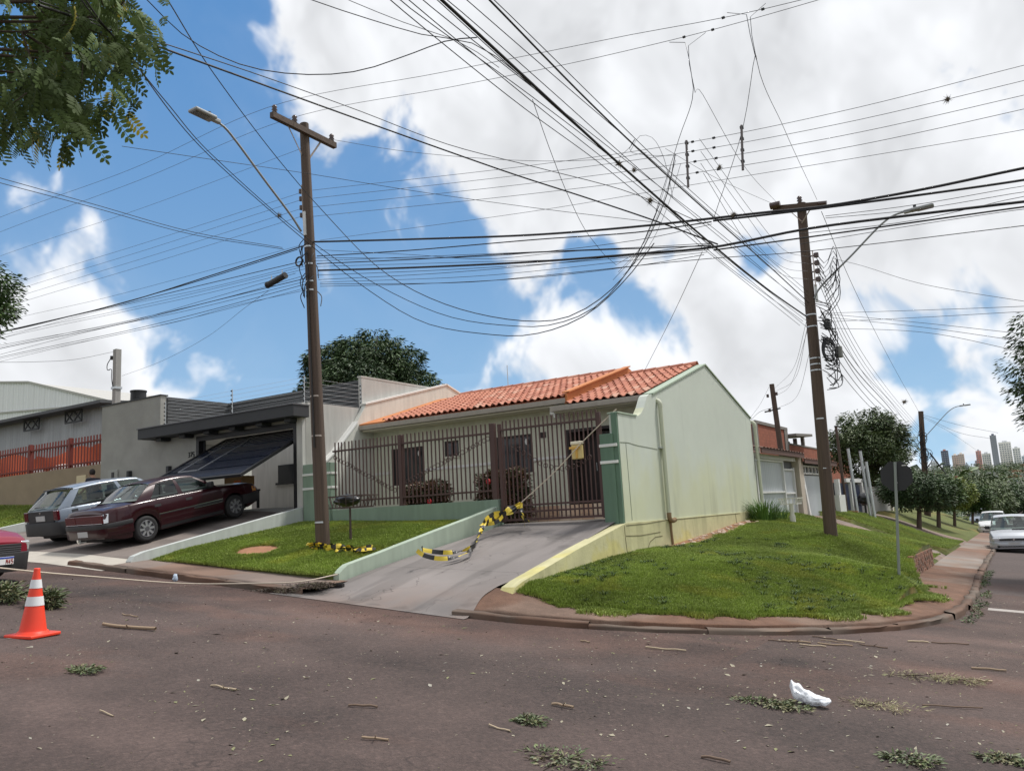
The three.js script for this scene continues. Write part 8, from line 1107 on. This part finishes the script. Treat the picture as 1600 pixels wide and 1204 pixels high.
// ---------------------------------------------------------------- person behind the estate car
{
  const px = -23.95, pz = -14.1, gy = driveY(px, pz), H = 1.7, top = 3.74, k = (top - gy) / H;
  const caps = (list, smooth) => (x, y, z) => { let d = 1e9; for (const [a, b, ra, rb] of list) { const bx = b[0] - a[0], by = b[1] - a[1], bz = b[2] - a[2], px = x - a[0], py = y - a[1], pz = z - a[2], t = Math.max(0, Math.min(1, (px * bx + py * by + pz * bz) / (bx * bx + by * by + bz * bz || 1))), dd = Math.hypot(px - bx * t, py - by * t, pz - bz * t) - lerp(ra, rb, t); const h = Math.max(0, Math.min(1, 0.5 + 0.5 * (d - dd) / smooth)); d = lerp(d, dd, h) - smooth * h * (1 - h); } return d; };
  const mesh = (f, n, half, c) => { const mc = new MarchingCubes(n, new THREE.MeshStandardMaterial(), false, false, 120000); mc.isolation = 0; for (let i = 0; i < n; i++) for (let j = 0; j < n; j++) for (let l = 0; l < n; l++) { const x = (i - n / 2) / (n / 2) * half + c[0], y = (j - n / 2) / (n / 2) * half + c[1], z = (l - n / 2) / (n / 2) * half + c[2]; mc.field[i + j * n + l * n * n] = -f(x, y, z); } mc.update(); const g = new THREE.BufferGeometry(); g.setAttribute('position', new THREE.BufferAttribute(mc.positionArray.slice(0, mc.count * 3), 3)); g.setAttribute('normal', new THREE.BufferAttribute(mc.normalArray.slice(0, mc.count * 3), 3)); g.scale(half, half, half); g.translate(...c); g.computeVertexNormals(); return g; };
  // facing +x locally, head bowed
  const body = [[[0, 0.93, 0.1], [0.02, 0.5, 0.11], 0.09, 0.062], [[0.02, 0.5, 0.11], [-0.02, 0.09, 0.11], 0.06, 0.042], [[-0.02, 0.07, 0.11], [0.15, 0.04, 0.12], 0.045, 0.035], [[0, 0.93, -0.1], [0.03, 0.5, -0.11], 0.09, 0.062], [[0.03, 0.5, -0.11], [0, 0.09, -0.11], 0.06, 0.042], [[0, 0.07, -0.11], [0.17, 0.04, -0.12], 0.045, 0.035], [[0, 0.95, -0.06], [0, 0.95, 0.06], 0.125, 0.125], [[0, 1.0, 0], [0.02, 1.3, 0], 0.13, 0.145], [[0.02, 1.34, -0.13], [0.02, 1.34, 0.13], 0.075, 0.075], [[0.03, 1.38, 0], [0.08, 1.5, 0], 0.058, 0.054], [[0.02, 1.36, 0.18], [0.08, 1.1, 0.24], 0.052, 0.042], [[0.08, 1.1, 0.24], [0.3, 1.02, 0.2], 0.04, 0.03], [[0.02, 1.36, -0.18], [0.08, 1.1, -0.24], 0.052, 0.042], [[0.08, 1.1, -0.24], [0.3, 1.03, -0.18], 0.04, 0.03]];
  const hand = (s) => { const o = []; const w = [0.3, 1.025, 0.19 * s]; o.push([w, [0.36, 1.01, 0.185 * s], 0.026, 0.032]); for (let f = 0; f < 4; f++) { const z = 0.185 * s + (f - 1.5) * 0.018, L = [0.055, 0.065, 0.06, 0.048][f]; o.push([[0.37, 1.005, z], [0.37 + L * 0.6, 0.995, z], 0.0095, 0.009], [[0.37 + L * 0.6, 0.995, z], [0.37 + L, 0.97, z], 0.009, 0.008]); } o.push([[0.33, 1.01, 0.185 * s - 0.03 * s], [0.375, 0.99, 0.185 * s - 0.05 * s], 0.011, 0.009]); return o; };
  const gB = mesh(caps(body, 0.06), 110, 0.98, [0.05, 0.88, 0]), gH1 = mesh(caps(hand(1), 0.008), 60, 0.085, [0.365, 1.0, 0.185]), gH2 = mesh(caps(hand(-1), 0.008), 60, 0.085, [0.365, 1.0, -0.185]);
  const headC = V(0.13, 1.58, 0), hd = (x, y, z) => { const a = -0.45, dx = x - headC.x, dy = y - headC.y, X = dx * Math.cos(a) - dy * Math.sin(a), Y = dx * Math.sin(a) + dy * Math.cos(a); let d = (Math.sqrt((X / 0.095) ** 2 + ((Y - 0.02) / 0.11) ** 2 + (z / 0.076) ** 2) - 1) * 0.085; const u = (d2, k2) => { const h = Math.max(0, Math.min(1, 0.5 + 0.5 * (d - d2) / k2)); d = lerp(d, d2, h) - k2 * h * (1 - h); }; u(Math.hypot(X - 0.045, Y + 0.07, z * 1.1) - 0.048, 0.03); u(Math.hypot(X - 0.098, (Y + 0.005) * 0.55, z) - 0.013, 0.014); u(Math.hypot((X + 0.005) * 1.2, (Y + 0.0) * 0.8, Math.abs(z) - 0.078) - 0.02, 0.006); u(Math.hypot(X - 0.08, (Y + 0.055) * 2, z * 0.6) - 0.016, 0.01); const e = Math.hypot(X - 0.095, Y - 0.015, Math.abs(z) - 0.032) - 0.014; d = Math.max(d, -e); u(Math.hypot(X - 0.084, Y - 0.015, Math.abs(z) - 0.032) - 0.013, 0.002); return d; };
  const gHd = mesh(hd, 80, 0.16, [headC.x, headC.y, 0]), gN = mesh(caps([[[0.06, 1.44, 0], [0.11, 1.54, 0], 0.055, 0.055]], 0.02), 40, 0.12, [0.085, 1.49, 0]);
  const skin = [0.36, 0.2, 0.13], navy = [0.02, 0.022, 0.035], jean = [0.05, 0.06, 0.09];
  for (const g of [gB, gH1, gH2, gHd, gN]) tint(g, (x, y, z) => g !== gB ? skin : y < 0.95 ? (y < 0.07 ? [0.03, 0.03, 0.03] : jean) : y > 1.425 && Math.abs(z) < 0.08 ? skin : Math.abs(z) > 0.2 && y < 1.16 ? skin : navy);
  const all = mergeGeometries([gB, gH1, gH2, gHd, gN].map(g => { g.deleteAttribute('uv'); return g; }));
  const t = thing('person', 'person with short dark hair and dark shirt looking down behind the estate car', 'person', [px, gy, pz], undefined, Math.PI * 0.98); t.scale.setScalar(k);
  lpart(t, 'figure', all, M(1, 1, 1, 0.8, { vertexColors: true }));
  const hair = mesh((x, y, z) => { const a = -0.45, dx = x - headC.x, dy = y - headC.y, X = dx * Math.cos(a) - dy * Math.sin(a), Y = dx * Math.sin(a) + dy * Math.cos(a); const d = (Math.sqrt(((X + 0.012) / 0.1) ** 2 + ((Y - 0.032) / 0.112) ** 2 + (z / 0.082) ** 2) - 1) * 0.088 - 0.006 * fbm(x * 90 + z * 50, y * 90, 2); return Math.max(d, Math.min(0.5, (X - 0.045) * 0.8 - (Y - 0.055) * 0.9)); }, 70, 0.16, [headC.x, headC.y, 0]);
  lpart(t, 'hair', hair, M(0.02, 0.014, 0.011, 0.7)); lpart(t, 'shirt_print', patch((u, v) => [lerp(-0.03, 0.06, u), lerp(1.33, 1.4, v), 0.215 + 0.005 * Math.sin(u * 3)], 4, 4), M(0.6, 0.6, 0.62, 0.8));
}
// ---------------------------------------------------------------- far: hillside, houses, towers
{
  const TW = [[-106, -97, 42, 0], [-94, -85, 58, 1], [-80, -72, 50, 2], [-71.5, -64, 50.5, 2], [-53, -46, 41, 3], [-50, -43.5, 54, 4], [-42.5, -32, 49, 5], [-29.5, -22, 73, 6], [-21, -6, 64, 5], [-5, 4, 54, 5], [4.5, 13, 42, 7], [-64, -60, 36, 3]];
  const P = [[0.6, 0.62, 0.65], [0.1, 0.12, 0.17], [0.66, 0.52, 0.45], [0.45, 0.5, 0.56], [0.6, 0.3, 0.25], [0.8, 0.79, 0.74], [0.32, 0.33, 0.38], [0.55, 0.63, 0.7]].map(c => M(...c, 0.8)), band = M(0.25, 0.28, 0.32, 0.4), labs = ['short grey far tower at the left of the skyline', 'dark slab tower left of the pink pair', 'left one of the pink twin towers', 'right one of the pink twin towers', 'small grey tower before the red one', 'red topped tower left of the wide white block', 'wide white apartment block below the tallest tower', 'tallest dark grey tower of the skyline', 'broad cream tower right of the tallest', 'cream tower near the right frame edge', 'bluish low tower at the right frame edge', 'smallest grey block between the pink pair and the white block'];
  TW.forEach(([x0, x1, top, k], i) => {
    const z = -1290 - (i * 37 % 50), base = farY(1300) - 6, d = Math.min(14, x1 - x0 + 2), t = thing('tower_block', labs[i], 'tower', [(x0 + x1) / 2, base, z], 'towers of the far skyline');
    wpart(t, 'tower_body', box(x0, x1, base, top, z - d, z), P[k]);
    const w = []; const nf = Math.floor((top - base - 4) / 3), nc = Math.max(2, Math.round((x1 - x0) / 3)); for (let f = 0; f < nf; f++) for (let c = 0; c < nc; c++) w.push(box(x0 + (c + 0.2) * (x1 - x0) / nc, x0 + (c + 0.8) * (x1 - x0) / nc, base + 4 + f * 3 + 0.7, base + 4 + f * 3 + 2.2, z, z + 0.15));
    wpart(t, 'window_grid', merge(w), band).userData.kind = 'stuff'; wpart(t, 'roof_house', box(lerp(x0, x1, 0.3), lerp(x0, x1, 0.7), top, top + 2.2, z - d * 0.7, z - d * 0.3), P[(k + 3) % 8]);
  });
  const R = rng(404), wallM = [M(0.6, 0.58, 0.54, 0.85), M(0.5, 0.42, 0.34, 0.85), M(0.42, 0.42, 0.44, 0.85)], roofM = [M(0.3, 0.12, 0.08, 0.9), M(0.38, 0.2, 0.14, 0.9), M(0.4, 0.4, 0.4, 0.9)];
  for (let i = 0; i < 46; i++) { const d = 420 + 820 * Math.pow(R(), 0.8), a = (-1 + 9 * R()) * rad, x = -Math.sin(a) * d, z = -Math.cos(a) * d, y = groundY(x, z), w = 5 + 5 * R(), h = 4 + 4 * R(); const t = thing('hillside_house', 'small pale house among the trees on the far hillside', 'house', [x, y, z], 'houses on the far hillside'); lpart(t, 'wall', box(-w, w, -1, h, -5, 5), wallM[i % 3]); lpart(t, 'roof', merge(slabZ([[-w - 0.5, h], [w + 0.5, h], [0, h + 2.4]], -5.5, 5.5)), roofM[Math.floor(R() * 3)]); lpart(t, 'window', box(-w * 0.5, w * 0.4, h * 0.35, h * 0.7, 5, 5.1), band); }
  const bl = []; for (let i = 0; i < 240; i++) { const d = 130 + 1150 * Math.pow(R(), 0.75), a = (-3 + 14 * R()) * rad, x = -Math.sin(a) * d, z = -Math.cos(a) * d, r = 4 + 3 * R() + d * 0.004; if (a < 0.6 * rad && d < 160) continue; bl.push([x, groundY(x, z) + r * 0.55, z, r * 1.2, r * 0.8, r]); }
  const g = crownGeo({ blobs: bl, clusters: 5200, leaves: 9, rc: 1.5, leaf: [1.0, 1.9], seed: 405, cols: DK.concat(OLV), droop: 0.1, inner: 0.8 }), m = finish(new THREE.Mesh(g, MT.leaf)); m.name = 'distant_wood'; m.userData = { kind: 'stuff', label: 'dark wooded slopes across the valley', category: 'woodland' }; scene.add(m);
}
renderer.render(scene, camera);
